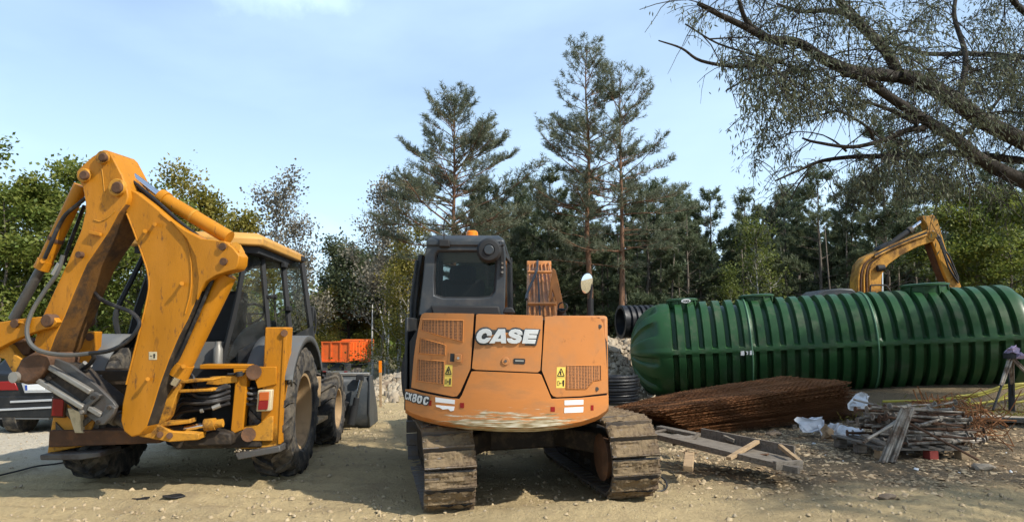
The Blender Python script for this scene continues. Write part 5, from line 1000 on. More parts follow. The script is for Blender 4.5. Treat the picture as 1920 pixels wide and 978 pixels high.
part('clevis', splate([(428, 456), (441, 456), (449, 470), (449, 488), (444, 503), (432, 508), (428, 490)], -.06, -.16).prism([S(x, y, .10) for x, y in ((430, 456), (443, 457), (450, 472), (449, 490), (440, 504), (430, 507))], SNl * -.05), M['yellow_dirty'], bm_, .006)
for y_ in (463, 484): part('pin', MB().cyl(S(441, y_, .12), S(441, y_, -.1), .045, 14), M['yellow_dirty'], bm_)
stk = part('sticker', splate([(279, 659), (294, 659), (294, 674), (279, 674)], .1425, .139), M['cream'], bm_); part('pictogram', splate([(289, 662), (292, 665), (290.5, 665), (290.5, 671), (287.5, 671), (287.5, 665), (286, 665)], .1435, .142).prism([S(281, 666, .1435), S(285, 666, .1435), S(285, 667.5, .1435), S(281, 667.5, .1435)], SNl * -.001), M['ink'], stk)
# dipper
dipp = [(193, 281), (200, 281.5), (207, 288), (216, 305), (228, 328), (237, 352), (240, 368), (236, 383), (222, 401), (204, 435), (163, 495), (143, 540), (122, 592), (104, 630), (95, 655), (84, 668), (66, 664), (62, 648), (74, 604), (96, 556), (128, 488), (152, 430), (160, 396), (160, 380), (155, 352), (146, 334), (143, 322), (150, 314), (172, 294)]
dm_ = splate(dipp, .20, -.19)
for i in range(7, 15): dm_.m[2 + i] = 1
dp = part('dipper', dm_, [M['yellow'], M['rust_dark']], bh, .010)
for x_, y_, r_ in ((190, 294.5, .062), (155, 328, .066), (217, 351, .082)):
    part('pin', spin(x_, y_, r_, .235, .18), M['yellow_dirty'], dp, .008); part('pin_cap', spin(x_ + .5, y_, r_ * .66, .262, .22), M['rusty'], dp, .01)
part('grab_lug', MB().prism([S(171, 433, .205), S(192, 437, .205), S(191, 443, .205), S(169, 438, .205)], SNl * .03), M['yellow'], dp, .003)
part('pin', spin(146, 477, .03, .25, .19), M['rusty'], dp)
part('weld_seam', MB().tube(cr([S(176, 412, .201), S(190, 415, .201), S(205, 406, .201), S(215, 396, .201)], 4), .006, 5), M['yellow_dirty'], dp); part('weld_seam', MB().tube(cr([S(189, 306, .201), S(193, 330, .201), S(196, 362, .201)], 4), .004, 5), M['yellow_dirty'], dp)
part('top_bracket', splate([(205, 290), (222, 294), (236, 305), (246, 325), (244, 340), (228, 345), (210, 310)], -.06, -.19), M['yellow'], dp, .008)
# dipper cylinder on top, lift cylinder below, bucket cylinder outside
dc_ = part('dipper_cylinder', MB().cyl(S(306, 372, -.04), S(430, 446, -.04), .066, 20).cyl(S(301, 369, -.04), S(312, 375.5, -.04), .078, 20), M['yellow'], bh); part('rod', MB().cyl(S(222, 310, -.04), S(305, 371.5, -.04), .036, 16), M['chrome'], dc_); part('rod_eye', MB().cyl(S(220, 309, .04), S(220, 309, -.12), .06, 18), M['rusty'], dc_)
part('band', MB().cyl(S(362, 405, -.04), S(366, 407.5, -.04), .07, 20), M['yellow_dirty'], dc_)
for i in range(5):
    o_ = i * 5; part('hose', MB().tube(cr([S(236, 330 + o_ * 1.2, .0), S(262, 350 + o_, .06 - .03 * i), S(300, 382 + o_, .05 - .03 * i), S(340, 418 + o_ * .9, .06 - .03 * i), S(372, 442 + o_ * .6, .0)], 4), .015, 7), M['hose'], bm_)
lc_ = part('lift_cylinder', MB().cyl(S(426, 515, -.03), S(341, 688, -.03), .088, 22), M['yellow'], bh); part('gland', MB().cyl(S(345, 680, -.03), S(334, 703, -.03), .096, 22), M['yellow'], lc_); part('rod', MB().cyl(S(335, 700, -.03), S(324, 718, -.03), .05, 14), M['chrome'], lc_); part('port', MB().cyl(S(344, 686, .05), S(344, 686, .09), .02, 10), M['yellow'], lc_)
for i in range(5): part('hose', MB().tube(cr([S(400 - i * 4, 520 + i * 3, .06), S(380 - i * 3.5, 566 + i * 4, .08 - .02 * i), S(357 - i * 3.5, 620, .07 - .02 * i), S(330 - i * 3, 680 + i * 3, .05), S(312 - i * 2, 716 + i * 5, -.06)], 4), .018, 7), M['hose'] if i != 3 else M['hose_grey'], bm_)
part('hose_clip', splate([(338, 608), (348, 612), (346, 618), (336, 614)], .06, -.1).prism([S(322, 683, .05), S(334, 690, .05), S(332, 700, .05), S(320, 694, .05)], SNl * -.1), M['rusty'], bm_)
part('spine_back', splate([(366, 560), (352, 600), (335, 640), (318, 690), (308, 740), (324, 716), (344, 660), (372, 590)], -.08, -.14), M['grime'], bm_)
bc_ = part('bucket_cylinder', MB().cyl(S(152, 348, .02), S(84, 492, .02), .066, 20).cyl(S(86, 488, .02), S(78, 504, .02), .074, 20), M['yellow'], bh); part('rod', MB().cyl(S(79, 500, .02), S(25, 598, .02), .045, 16), M['steel'], bc_); part('band', MB().cyl(S(106, 446, .02), S(103, 452, .02), .072, 20), M['rusty'], bc_); part('port', MB().cyl(S(80, 489, .08), S(80, 489, .11), .022, 10), M['yellow'], bc_)
part('hose', MB().tube(cr([S(160, 372, .1), S(140, 388, .12), S(122, 404, .12), S(108, 428, .1), S(98, 452, .12), S(84, 484, .1)], 5), .019, 8), M['hose'], bc_)
part('hose', MB().tube(cr([S(158, 385, -.06), S(145, 420, -.08), S(128, 465, -.06), S(118, 495, -.05)], 5), .018, 8), M['hose'], bc_)
# tipping linkage
lk_ = part('tipping_lever', splate([(-20, 606), (10, 602), (48, 596), (88, 592), (99, 593), (107, 603), (100, 612), (72, 620), (40, 632), (22, 640), (-20, 662)], .27, .20).prism([S(x, y, -.2) for x, y in ((-20, 606), (48, 596), (99, 593), (107, 603), (72, 620), (22, 640), (-20, 662))], SNl * -.06), M['yellow'], bh, .008)
part('lever_edge', MB().tube(cr([S(20, 606, .275), S(38, 604, .275), (S(50, 608, .275))], 4), .012, 6), M['yellow'], lk_); part('pin', spin(86, 600.5, .06, .30, -.26), M['rusty'], lk_, .01); part('pin', spin(26, 606, .04, .29, -.26), M['rusty'], lk_)
lk2 = part('tipping_link', splate([(-18, 650), (14, 645), (28, 664), (52, 680), (40, 704), (24, 700), (8, 672), (-14, 668)], .20, -.2), M['yellow_dirty'], bh, .01)
part('link_gap', splate([(14, 632), (40, 634), (60, 640), (54, 664), (36, 668), (20, 654)], .12, -.12), M['rusty'], lk2, .01)
# hydraulic hammer
hm = part('hammer', splate([(22, 706), (38, 672), (60, 660), (76, 657), (90, 668), (86, 690), (62, 716), (48, 721), (30, 716)], .26, -.16), M['rusty'], bh, .03)
part('side_plate', splate([(72, 700), (88, 672), (104, 672), (130, 682), (180, 722), (211, 752), (218, 762), (206, 780), (192, 796), (180, 792), (150, 768), (100, 732), (66, 712)], .17, .13), M['steel'], hm, .006); part('side_plate', splate([(100, 672), (128, 680), (160, 690), (215, 735), (226, 762), (214, 765), (150, 712), (100, 684)], -.05, -.13), M['steel'], hm, .006); part('body', splate([(76, 702), (92, 676), (128, 684), (205, 748), (212, 762), (196, 786), (150, 764)], .12, -.12), M['grime'], hm, .01)
for a_, b_ in (((88, 684), (172, 735)), ((66, 708), (158, 764))): part('ridge', MB().beam(S(*a_, .20), S(*b_, .20), .045, .06, SNl), M['steel_light'], hm, .01)
part('ridge', MB().beam(S(168, 764, .19), S(192, 778, .19), .04, .05, SNl), M['steel_light'], hm, .006); part('recess', splate([(82, 700), (94, 690), (166, 738), (154, 752)], .178, .16), M['grime'], hm); part('recess', splate([(74, 712), (80, 716), (150, 772), (140, 768)], .178, .16), M['interior'], hm)
for pts in ([(166, 737), (176, 734), (188, 740), (184, 748), (165, 762), (160, 776), (150, 778), (146, 770), (154, 760), (170, 750)], [(198, 760), (206, 758), (216, 764), (212, 776), (194, 796), (180, 796), (176, 788), (190, 780)]): part('clamp_plate', splate(pts, .215, .17), M['steel'], hm, .008)
for x_, y_ in ((172.5, 745), (152, 772), (203, 764), (182, 791), (90, 709)): part('bolt', spin(x_, y_, .018, .235, .2, n=10), M['steel_light'] if x_ == 152 else M['grime'], hm)
part('chisel', MB().cyl(S(200, 772, 0), S(222, 784, 0), .075, 18).cyl(S(220, 783, 0), S(244, 797, 0), .05, 16), M['steel'], hm, .006); part('pin', spin(24, 707, .05, .3, -.2), M['steel_light'], hm)
# loose hose loops
part('hose', MB().tube(cr([S(118, 478, .22), S(108, 510, .23), S(84, 545, .24), (S(62, 580, .27)), S(51, 612, .3), S(54, 638, .31), S(70, 655, .3), S(100, 663, .28), S(135, 665, .26), S(168, 662, .25)], 6), .020, 8), M['hose_grey'], bh)
part('hose', MB().tube(cr([S(168, 662, .25), S(205, 657, .26), S(238, 640, .24), S(258, 616, .22), S(260, 600, .2), S(244, 584, .16), S(215, 573, .1), S(188, 560, .0), S(172, 540, -.1)], 6), .019, 8), M['hose'], bh)
part('coupling', MB().cyl(S(112, 494, .225), S(100, 515, .235), .026, 10), M['steel_light'], bh)
part('hose', MB().tube(cr([S(172, 660, .1), S(176, 670, .08), S(168, 682, .05), S(156, 692, .0), S(150, 702, -.02)], 5), .02, 8), M['hose'], hm)
part('coupling', MB().cyl(S(160, 680, .02), S(148, 692, 0), .024, 8), M['steel_light'], hm); part('coupling', MB().cyl(S(170, 684, .02), S(158, 694, 0), .02, 8), M['steel_light'], hm)

# cab
yA, yB, yC_, yD = -.22, .30, 1.02, 1.78
cabn = part('cab', MB(), M['black_paint'], bh)
PA = [B(461, 462, yA), B(447, 550, yA), B(415, 686, yA)]; PB = [B(489, 456, yB), B(496, 540, yB), B(506, 656, yB)]; PC = [B(528, 470, yC_), B(537, 560, yC_), B(546, 645, yC_)]; PD = [B(566, 492, yD), B(577, 575, yD), B(586, 640, yD)]
def mir(p): return V((-p.x + .0, p.y, p.z))
mb = MB()
for pl, w in ((PA, .06), (PB, .065), (PC, .07), (PD, .075)):
    for q in (pl, [mir(p) for p in pl]):
        part('cab_post', MB().tube(cr(q, 5), w * .55, 4), M['interior'], cabn, .004)
zf = PB[2].z - .05
def pane(name, a, b, mt=None, k=0): return part('glass_pane', MB().add([a[0], a[1], a[2], b[2], b[1], b[0]], [(0, 1, 4, 5), (1, 2, 3, 4)]), mt or M['glass'], cabn)
for s_ in (0, 1):
    f_ = (lambda q: [mir(p) for p in q]) if s_ else (lambda q: q)
    pane('g', f_(PA), f_(PB)); pane('g', f_(PB), f_(PC), M['glass_side']); pane('g', f_(PC), f_(PD), M['glass_side'])
pane('g', PD, [mir(p) for p in PD])
# roof: yellow shell on a dark liner
r0, r1, r2, r3 = B(415, 442, yA - .22), B(490, 442, yA - .12), B(572, 479, yD + .22), None
mb = MB(); xr_, xr2 = r1.x, B(572, 484, yD + .15).x; zr0, zr1 = r1.z, B(572, 480, yD + .15).z
rb_ = [(-xr_ + .0, yA - .05), (-.25, yA - .2), (xr_ - .35, yA - .2), (xr_, yA - .05), (xr2, yD + .18), (-xr2, yD + .18)]
def roofz(y, dz): return zr0 + (zr1 - zr0) * (y - yA) / (yD - yA) + dz
bot = [V((x, y, roofz(y, -.10))) for x, y in rb_]; mid = [V((x * 1.0, y, roofz(y, -.01))) for x, y in rb_]; top = [V((x * .88, y * .9 + .05, roofz(y, .045))) for x, y in rb_]
n = 6; mb.add(bot + mid + top, [(i, (i + 1) % n, (i + 1) % n + n, i + n) for i in range(n)] + [(i + n, (i + 1) % n + n, (i + 1) % n + 2 * n, i + 2 * n) for i in range(n)] + [tuple(range(2 * n, 3 * n)), tuple(range(n))[::-1]])
roof = part('roof', mb, M['tan_paint'], cabn, .02)
part('roof_liner', MB().prism([p + V((-.06 * (1 if p.x > 0 else -1), .06 if p.y < 1 else -.06, -.075)) for p in bot], (0, 0, .07)), M['interior'], cabn)
part('roof_lamp', MB().b6(xr2 + .005, xr2 + .03, yD - .12, yD + .05, zr1 - .09, zr1 - .02), M['interior'], roof, .006)
part('sun_visor', MB().add([PA[0], PB[0], PB[0].lerp(PB[1], .42), PA[0].lerp(PA[1], .62)], [(0, 1, 2, 3)]), M['interior'], cabn)
for p, q in ((PB, .12), (PB, .50)): 
    c = p[0].lerp(p[2], q); part('hinge', MB().box(c + V((.04, .06, 0)), (.07, .16, .035)).cyl(c + V((.06, .12, 0)), c + V((.1, .12, 0)), .03, 10), M['interior'], cabn, .006)
for q in (.16, .62):
    c = PC[0].lerp(PC[2], q); part('hinge', MB().box(c + V((.03, -.05, 0)), (.05, .14, .06)), M['interior'], cabn, .006)
part('door_sill', MB().add([PC[2] + V((.01, 0, .1)), PD[2] + V((.01, 0, .22)), PD[2] + V((.02, .05, -.25)), PC[2] + V((.03, 0, -.2))], [(0, 1, 2, 3)]).add([PB[2] + V((.02, 0, 0)), PC[2] + V((.02, 0, .1)), PC[2] + V((.03, 0, -.2)), PB[2] + V((.02, 0, -.2))], [(0, 1, 2, 3)]), M['black_paint'], cabn)
# opened door panes on the far flank
dO = [B(272, 474, .2), B(244, 530, .1), B(218, 585, .0), B(221, 622, .0), B(233, 648, .02), B(258, 640, .2), B(276, 560, .3), B(284, 500, .3)]
part('open_door_glass', MB().add(dO, [(0, 1, 2, 3, 4, 5, 6, 7)]), M['glass'], cabn); part('open_door_frame', MB().tube(cr(dO[:5], 4), .03, 6), M['interior'], cabn)
part('far_post', MB().tube([B(286, 500, .25), B(258, 580, .2), B(232, 690, .1)], .045, 5), M['interior'], cabn)
# inside the cab
part('seat', MB().box(B(420, 596, .45), (.5, .16, .62), (-.1, 0, 0)).box(B(420, 640, .7), (.5, .5, .18)), M['interior'], cabn, .05); part('seat', MB().box(B(448, 590, .6), (.12, .12, .5)), M['interior'], cabn, .04)
sw_c = B(467, 588, 1.35); part('steering_wheel', MB().tube([sw_c + V((math.cos(a) * .19, math.sin(a) * .13, math.sin(a) * .13)) for a in [2 * math.pi * i / 20 for i in range(21)]], .016, 6, False).cyl(sw_c, sw_c + V((0, .12, -.35)), .03, 8).beam(sw_c - V((.18, 0, 0)), sw_c + V((.18, 0, 0)), .03, .02), M['interior'], cabn)
part('console', MB().prism([B(425, 672, .28), B(436, 640, .28), B(452, 618, .28), B(474, 605, .28), B(497, 598, .28), B(500, 680, .28)], (0, .5, 0)), M['grey_plastic'], cabn, .04)
part('console_knob', MB().cyl(B(457, 660, .26), B(457, 660, .3), .06, 16), M['interior'], cabn); part('lever', MB().cyl(B(440, 672, .1), B(492, 648, .15), .014, 8), M['interior'], cabn); part('lever_knob', MB().lathe([(-.03, 0), (-.02, .028), (.02, .028), (.03, 0)], B(493, 648, .15), (1, 0, 0), 10), M['steel_light'], cabn)
part('cab_floor', MB().b6(-.7, .7, -.1, 1.8, zf - .42, zf - .25), M['interior'], cabn); part('dash', MB().b6(-.6, .6, 1.45, 1.8, zf - .25, zf + .25), M['interior'], cabn, .05)
part('rear_panel', MB().prism([B(368, 640, yA + .02), B(424, 640, yA + .02), B(412, 690, yA + .02), B(360, 690, yA + .02)], (0, .04, 0)), M['grey_plastic'], cabn); part('bottle', MB().lathe([(0, 0), (0, .05), (.16, .05), (.2, .03), (.24, .03), (.24, 0)], B(408, 682, yA - .05), (0, 0, 1), 12), M['steel_light'], cabn)
# fenders
for sd in (1, -1):
    mb = MB(); pts = []
    for i in range(13):
        a = R(-62) + R(122) * i / 12; pts.append((math.sin(a) * .80, .70 + math.cos(a) * .82))
    mb.grid(lambda u, v: V((sd * (.70 + .49 * min(1, u / .8)), .80 * math.sin(R(-62) + R(122) * v), .70 + .82 * math.cos(R(-62) + R(122) * v) - (.07 if u > .9 else 0))), 5, 24)
    fd = part('fender', mb, M['grey_plastic'], bh); fd.modifiers.new('solid', 'SOLIDIFY').thickness = .02
part('inner_fender', MB().prism([(.45, -.2, .9), (.72, -.2, .9), (.72, -.2, 1.5), (.45, -.2, 1.35)], (0, 1.6, 0)), M['black_paint'], bh, .03)
# bonnet, side plate, loader arms and bucket ahead of the cab
hood = part('bonnet', MB().b6(-.42, .42, 1.7, 3.0, .85, 1.45), M['yellow'], bh, .06); part('bonnet_side', MB().b6(.42, .6, 1.25, 2.2, .80, 1.35), M['black_paint'], bh, .04)
part('number_label', MB().box(B(581, 702, 1.25), (.02, .16, .2), (0, 0, R(30))), M['white'], bh, .004)
for sd in (1, -1): part('loader_arm', MB().beam((sd * .62, 1.5, 1.45), (sd * .62, 2.3, 1.25), .09, .22).beam((sd * .62, 2.3, 1.25), (sd * .62, 3.3, .42), .09, .2), M['black_paint'], bh, .01)
part('arm_cylinder', MB().cyl((.62, 1.55, .9), (.62, 2.5, 1.05), .05, 12), M['black_paint'], bh)
part('mirror_arm', MB().tube(cr([B(582, 588, yD + .1), B(590, 580, yD + .1), B(592, 600, yD + .1), B(591, 622, yD + .1), B(584, 632, yD + .05)], 5), .012, 6), M['interior'], bh); part('wing_mirror', MB().box(B(583, 589, yD + .1), (.10, .06, .22)), M['interior'], bh, .02)
ybk = 3.35; BT = [(B(570, 703, ybk)).z, (B(692, 700, ybk)).x, B(692, 804, ybk).z]
zt_, xb_, zb_ = BT
prof_b = [(ybk + .02, zt_), (ybk - .03, zt_ - .12), (ybk - .06, zb_ + .25), (ybk + .05, zb_ + .06), (ybk + .3, zb_ + .02), (ybk + .85, zb_ + .02)]
mb = MB(); k = len(prof_b)
mb.add([(s_ * xb_, y, z) for y, z in prof_b for s_ in (-1, 1)], [(2 * i, 2 * i + 1, 2 * i + 3, 2 * i + 2) for i in range(k - 1)])
bkt = part('loader_bucket', mb, M['dark_grey'], bh); bkt.modifiers.new('solid', 'SOLIDIFY').thickness = .03
for s_ in (-1, 1): part('bucket_side', MB().prism([(s_ * xb_, y, z) for y, z in [(ybk - .06, zt_ + .0), (ybk - .1, zb_ + .25), (ybk + .02, zb_ + .03), (ybk + .85, zb_ + .02), (ybk + .75, zb_ + .25), (ybk + .15, zt_)]], (s_ * .03, 0, 0)), M['dark_grey'], bkt, .008)
part('bucket_lip', MB().b6(-xb_, xb_, ybk - .03, ybk + .12, zt_ - .01, zt_ + .035), M['steel_light'], bkt, .008)
bc2 = part('bucket_cylinder', MB().cyl(B(665, 760, ybk - .2), B(658, 795, ybk - .2), .06, 14).cyl(B(669, 745, ybk - .2), B(662, 780, ybk - .2), .045, 14), M['interior'], bh); part('rod', MB().cyl(B(677, 712, ybk - .2), B(669, 746, ybk - .2), .028, 12), M['chrome'], bc2)
part('bucket_link', MB().beam(B(650, 752, ybk - .12), B(640, 790, ybk - .12), .06, .1), M['interior'], bh, .01); part('bucket_link', MB().beam(B(668, 708, ybk - .12), B(682, 708, ybk - .12), .08, .1), M['interior'], bh, .01)
# ================================================================ THE GREEN TANK
M['tank'] = mat('dark green moulded plastic', (0.018, 0.066, 0.020), 0.38, var=0.35, vscale=0.9, dirt=(0.085, 0.095, 0.062), damt=0.55, dscale=1.7, dlo=0.52, bump=0.03, bscale=18)
M['tank_strap'] = mat('pale green joint seam', (0.09, 0.20, 0.11), 0.45, var=0.3)
TL, TR = V((3.72, 17.7, 1.06)), V((10.72, 16.40, 1.42)); TR_ = 1.13
tx = (TR - TL).normalized(); tz = (V((0, 0, 1)) - tx * tx.z).normalized(); ty = tz.cross(tx)
TM = Matrix(((tx.x, ty.x, tz.x, TL.x), (tx.y, ty.y, tz.y, TL.y), (tx.z, ty.z, tz.z, TL.z), (0, 0, 0, 1))); TLEN = (TR - TL).length
tk = thing('tank', 'huge dark green ribbed plastic tank lying on its side behind the rusty mesh', 'tank', TM)
NR = 25; PIT = TLEN / NR; DOME = 0.92
def tank_mb():
    mb = MB(); NA = 160; xs = []
    for i in range(26): xs.append(-DOME + DOME * (1 - math.cos(math.pi / 2 * i / 26)))
    for k in range(NR):
        for u in (0, .12, .16, .19, .22, .32, .40, .50, .53, .56, .60, .80): xs.append((k + u) * PIT)
    for i in range(27): xs.append(TLEN + .5 * math.sin(math.pi / 2 * i / 26))
    vs = []
    for x in xs:
        dome = x < 0 or x > TLEN
        if dome:
            q = -x / DOME if x < 0 else (x - TLEN) / .5; r0 = TR_ * math.sqrt(max(0.0009, 1 - q ** 2.3))
        else: r0 = TR_
        for j in range(NA):
            a = 2 * math.pi * j / NA; ca, sa = math.cos(a), math.sin(a); r = r0
            if not dome:
                u = (x / PIT) % 1.0; g = max(0, min(1, (u - .12) / .10)) * max(0, min(1, (.60 - u) / .10)) if u < .7 else 0
                up = sa; mid = 1 - max(0, 1 - max(0, abs(sa) - .045) / .05); dep = .125 if up > 0 else .14
                k_ = int(x / PIT)
                if k_ in (6, 15): g *= .15 if u < .4 else 1
                r = r0 - g * dep * mid
            elif r0 > .25 * TR_:
                g = max(0, min(1, (math.sin(a * 10 + .5) + .15) * 3)) * max(0, min(1, (r0 / TR_ - .30) * 8)) * max(0, min(1, (.975 - r0 / TR_) * 30)); mid = 0 if abs(sa) < .09 else 1; r = r0 - g * .105 * mid
            if abs(sa) < .055: r += .018
            vs.append(V((x, ca * r, sa * r)))
    n = len(xs); mb.add(vs, [(i * NA + j, i * NA + (j + 1) % NA, (i + 1) * NA + (j + 1) % NA, (i + 1) * NA + j) for i in range(n - 1) for j in range(NA)] + [tuple(range(NA))[::-1], tuple(range((n - 1) * NA, n * NA))])
    return mb
part('shell', tank_mb(), M['tank'], tk, sharp=50)
for k in (6, 15):
    mb = MB(); NA = 64; mb.tube([V(((k + .06) * PIT, math.cos(2 * math.pi * j / NA) * (TR_ + .012), math.sin(2 * math.pi * j / NA) * (TR_ + .012))) for j in range(NA + 1)], .016, 6, False); part('joint_seam', mb, M['tank_strap'], tk)
for xx, rr_, hh in ((1.05 * PIT * 1.2, .33, .11), (7.2 * PIT, .36, .11), (19.9 * PIT, .46, .14)):
    mh = part('manhole', MB().lathe([(-.25, rr_ * 1.02), (0, rr_), (hh - .05, rr_), (hh - .04, rr_ + .04), (hh, rr_ + .04), (hh + .02, rr_ * .9), (hh + .03, 0)], (xx, 0, TR_ - .04), (0, 0, 1), 40), M['tank'], tk)
    for i in range(10):
        a = 2 * math.pi * i / 10; part('manhole_rib', MB().beam((xx + math.cos(a) * (rr_ + .02), math.sin(a) * (rr_ + .02), TR_ - .12), (xx + math.cos(a) * (rr_ + .01), math.sin(a) * (rr_ + .01), TR_ + hh - .09), .03, .05), M['tank'], mh)
# maker's oval plate on the first manhole
ctr = V((1.05 * PIT * 1.2 + .08, -.378, TR_ + .02)); mb = MB(); ov = [ctr + V((math.cos(a) * .105 * (1 if abs(math.cos(a)) < .7 else 1.02), -.012, math.sin(a) * .048)) for a in [2 * math.pi * i / 20 for i in range(20)]]
pl = part('name_plate', mb.prism(ov, (0, .03, 0)), M['white'], tk)
tcu = bpy.data.curves.new('lettering', 'FONT'); tcu.body = 'rota'; tcu.size = .085; tcu.align_x = 'CENTER'; tcu.align_y = 'CENTER'; tcu.offset = .003
tmp = bpy.data.objects.new('lettering', tcu); COL.objects.link(tmp); bpy.context.view_layer.update(); tme = bpy.data.meshes.new_from_object(tmp.evaluated_get(bpy.context.evaluated_depsgraph_get())); bpy.data.objects.remove(tmp); to = bpy.data.objects.new('lettering', tme); COL.objects.link(to); to.location = ctr + V((0, -.014, .0)); to.rotation_euler = (R(90), 0, 0); tme.materials.clear(); tme.materials.append(M['ink'])
to.parent = pl
def tank_pt(px, py, off=0.0):
    r = ray(px, py); o = TM.inverted() @ CAM; d = TM.inverted().to_3x3() @ r; rad = TR_ + off; a = d.y ** 2 + d.z ** 2; b = o.y * d.y + o.z * d.z; c = o.y ** 2 + o.z ** 2 - rad ** 2
    t = (-b - math.sqrt(max(0, b * b - a * c))) / a; return o + d * t
for pts in ([(1389, 658), (1395, 657), (1396, 662), (1396, 665.5), (1389, 666)], [(1398, 658), (1403, 658), (1402.5, 664.5), (1400, 664), (1401, 661)], [(1406, 657), (1412, 656), (1413, 664.5), (1406, 665)]):
    v = [tank_pt(x, y, .022) for x, y in pts]; part('label', MB().prism(v, (0, .012, 0)), M['white'], tk)
# saddle under the near end and a bent wire loop

# black corrugated pipe stuck on the end of the tank
M['pipe'] = mat('black corrugated plastic', (0.013, 0.014, 0.016), 0.42, var=0.2, dirt=(0.11, 0.10, 0.09), damt=0.35, dscale=4, dlo=0.52)
pc0, pc1 = at(1163, 603, 18.6), at(1216, 602, 18.7)
def pipe_mb(a, b, r, n):
    ax = (b - a).normalized(); ln = (b - a).length; prof = [(0, r * .80), (0, r * 1.0)]
    for i in range(n):
        x = .12 + (ln - .12) * i / n; st = (ln - .12) / n; prof += [(x, r * .98), (x + st * .1, r * .86), (x + st * .4, r * .86), (x + st * .5, r * .98)]
    prof += [(ln, r * .98), (ln, r * .8), (0, r * .80)]; return MB().lathe(prof, a, ax, 40)
tag(part('drain_pipe', pipe_mb(pc0, pc1 + V((.25, .1, 0)), .42, 6), M['pipe'], None, sharp=28), 'black corrugated pipe stub at the near end of the green tank', 'pipe')
# coil of black drain hose on the ground beside the tank
cc = gpt(1150, 748, 0.0); cc = at(1150, 742, 15.6); cc.z = gzf(cc.x, cc.y)
coil = []
for k in range(9):
    for j in range(28): a = 2 * math.pi * j / 28; rr_ = .50 + .02 * math.sin(k * 2.1); coil.append(cc + V((math.cos(a) * rr_, math.sin(a) * rr_, .05 + (k + j / 28) * .062)))
tag(part('hose_coil', MB().tube(coil, .036, 7), M['pipe']), 'coil of black drain hose lying between the excavator and the tank', 'hose coil')

# ================================================================ STACK OF RUSTY MESH SHEETS
P_A, P_B, P_C = gpt(1318, 815, .05), at(1160, 772, 13.6), at(1640, 782, 13.4)
P_B.z = P_C.z = .05
ul = (P_C - P_A); LN = ul.length * .95; ul.normalize(); wl_ = (P_B - P_A); WD = wl_.length * .60; wl_.normalize()
def sheet_mesh(seed):
    rg = random.Random(seed); mb = MB(); r = .0065
    def zz(u, v): return -.25 * (max(0, .62 - u) / .62) ** 1.3 * (.55 + .45 * v) - .04 * math.sin(u * 3.14) + .016 * math.sin(u * 7 + seed) + .014 * math.sin(v * 9 + seed * 2) 
    nu, nv = 30, 17
    for j in range(nv + 1):
        v = j / nv; mb.tube([ul * (LN * u) + wl_ * (WD * v) + V((rg.uniform(-.004, .004), 0, zz(u, v))) for u in (-.03 + rg.uniform(-.02, .01), .1, .2, .3, .45, .6, .8, 1.0 + rg.uniform(-.01, .03))], r, 4, False)
    for i in range(nu + 1):
        u = i / nu; mb.tube([ul * (LN * u) + wl_ * (WD * v) + V((0, 0, zz(u, v) + .011)) for v in (-.025 + rg.uniform(-.02, .01), .33, .66, 1.0 + rg.uniform(-.01, .03))], r, 4, False)
    return mesh_of('mesh_sheet', mb, M['rebar'], 0)
sm_ = [sheet_mesh(i) for i in range(4)]; rg_ = random.Random(6); zc_ = .07
NSH = 44
for k in range(NSH):
    o = link('mesh_sheet', sm_[k % 4] if k < 43 else sm_[0]); sh = (k / NSH)
    off = ul * (rg_.uniform(-.06, .06) - .70 * sh ) + wl_ * rg_.uniform(-.04, .05)
    o.location = P_A + off + V((0, 0, zc_ - .05 - .0)); o.scale = (1, 1, .12 + .88 * sh); o.rotation_euler = (0, -R(1.3) * sh, R(rg_.uniform(-.6, .6))); zc_ += .0120 if k > 6 else .014
    if k == NSH - 1: tag(o, 'topmost rusty mesh sheet of the stack, open to the sky before the green tank', 'mesh sheet', 'stacked rusty reinforcing mesh')
    elif k == 0: tag(o, 'lowest rusty mesh sheet of the stack, lying on timber bearers', 'mesh sheet', 'stacked rusty reinforcing mesh')
    else: tag(o, 'rusty reinforcing mesh sheet inside the tall stack before the green tank', 'mesh sheet', 'stacked rusty reinforcing mesh')
for f, lab in ((.06, 'timber bearer under the sharp corner of the rusty mesh stack'), (.5, 'timber bearer under the middle of the rusty mesh stack'), (.94, 'timber bearer under the mesh stack by the white bag')):
    a = P_A + ul * (LN * f) - wl_ * .05; b = a + wl_ * (WD * .95); a.z = gzf(a.x, a.y) + .02; b.z = gzf(b.x, b.y) + .03; tag(part('timber_bearer', MB().beam(a, b, .09, .09), M['wood_old'], None, .006), lab, 'timber', 'bearers under the mesh stack')
for px, py, d, lab in ((1288, 757, 12.6, 'white scrap of plastic caught on top of the rusty mesh stack'),):
    c = at(px, py, d); mb = MB(); mb.grid(lambda u, v: c + V(((u - .5) * .07, .02 * math.sin(v * 5), (v - .5) * .12 + .02 * math.sin(u * 6))), 4, 5); o = part('plastic_scrap', mb, M['white']); o.modifiers.new('solid', 'SOLIDIFY').thickness = .006; tag(o, lab, 'plastic scrap')

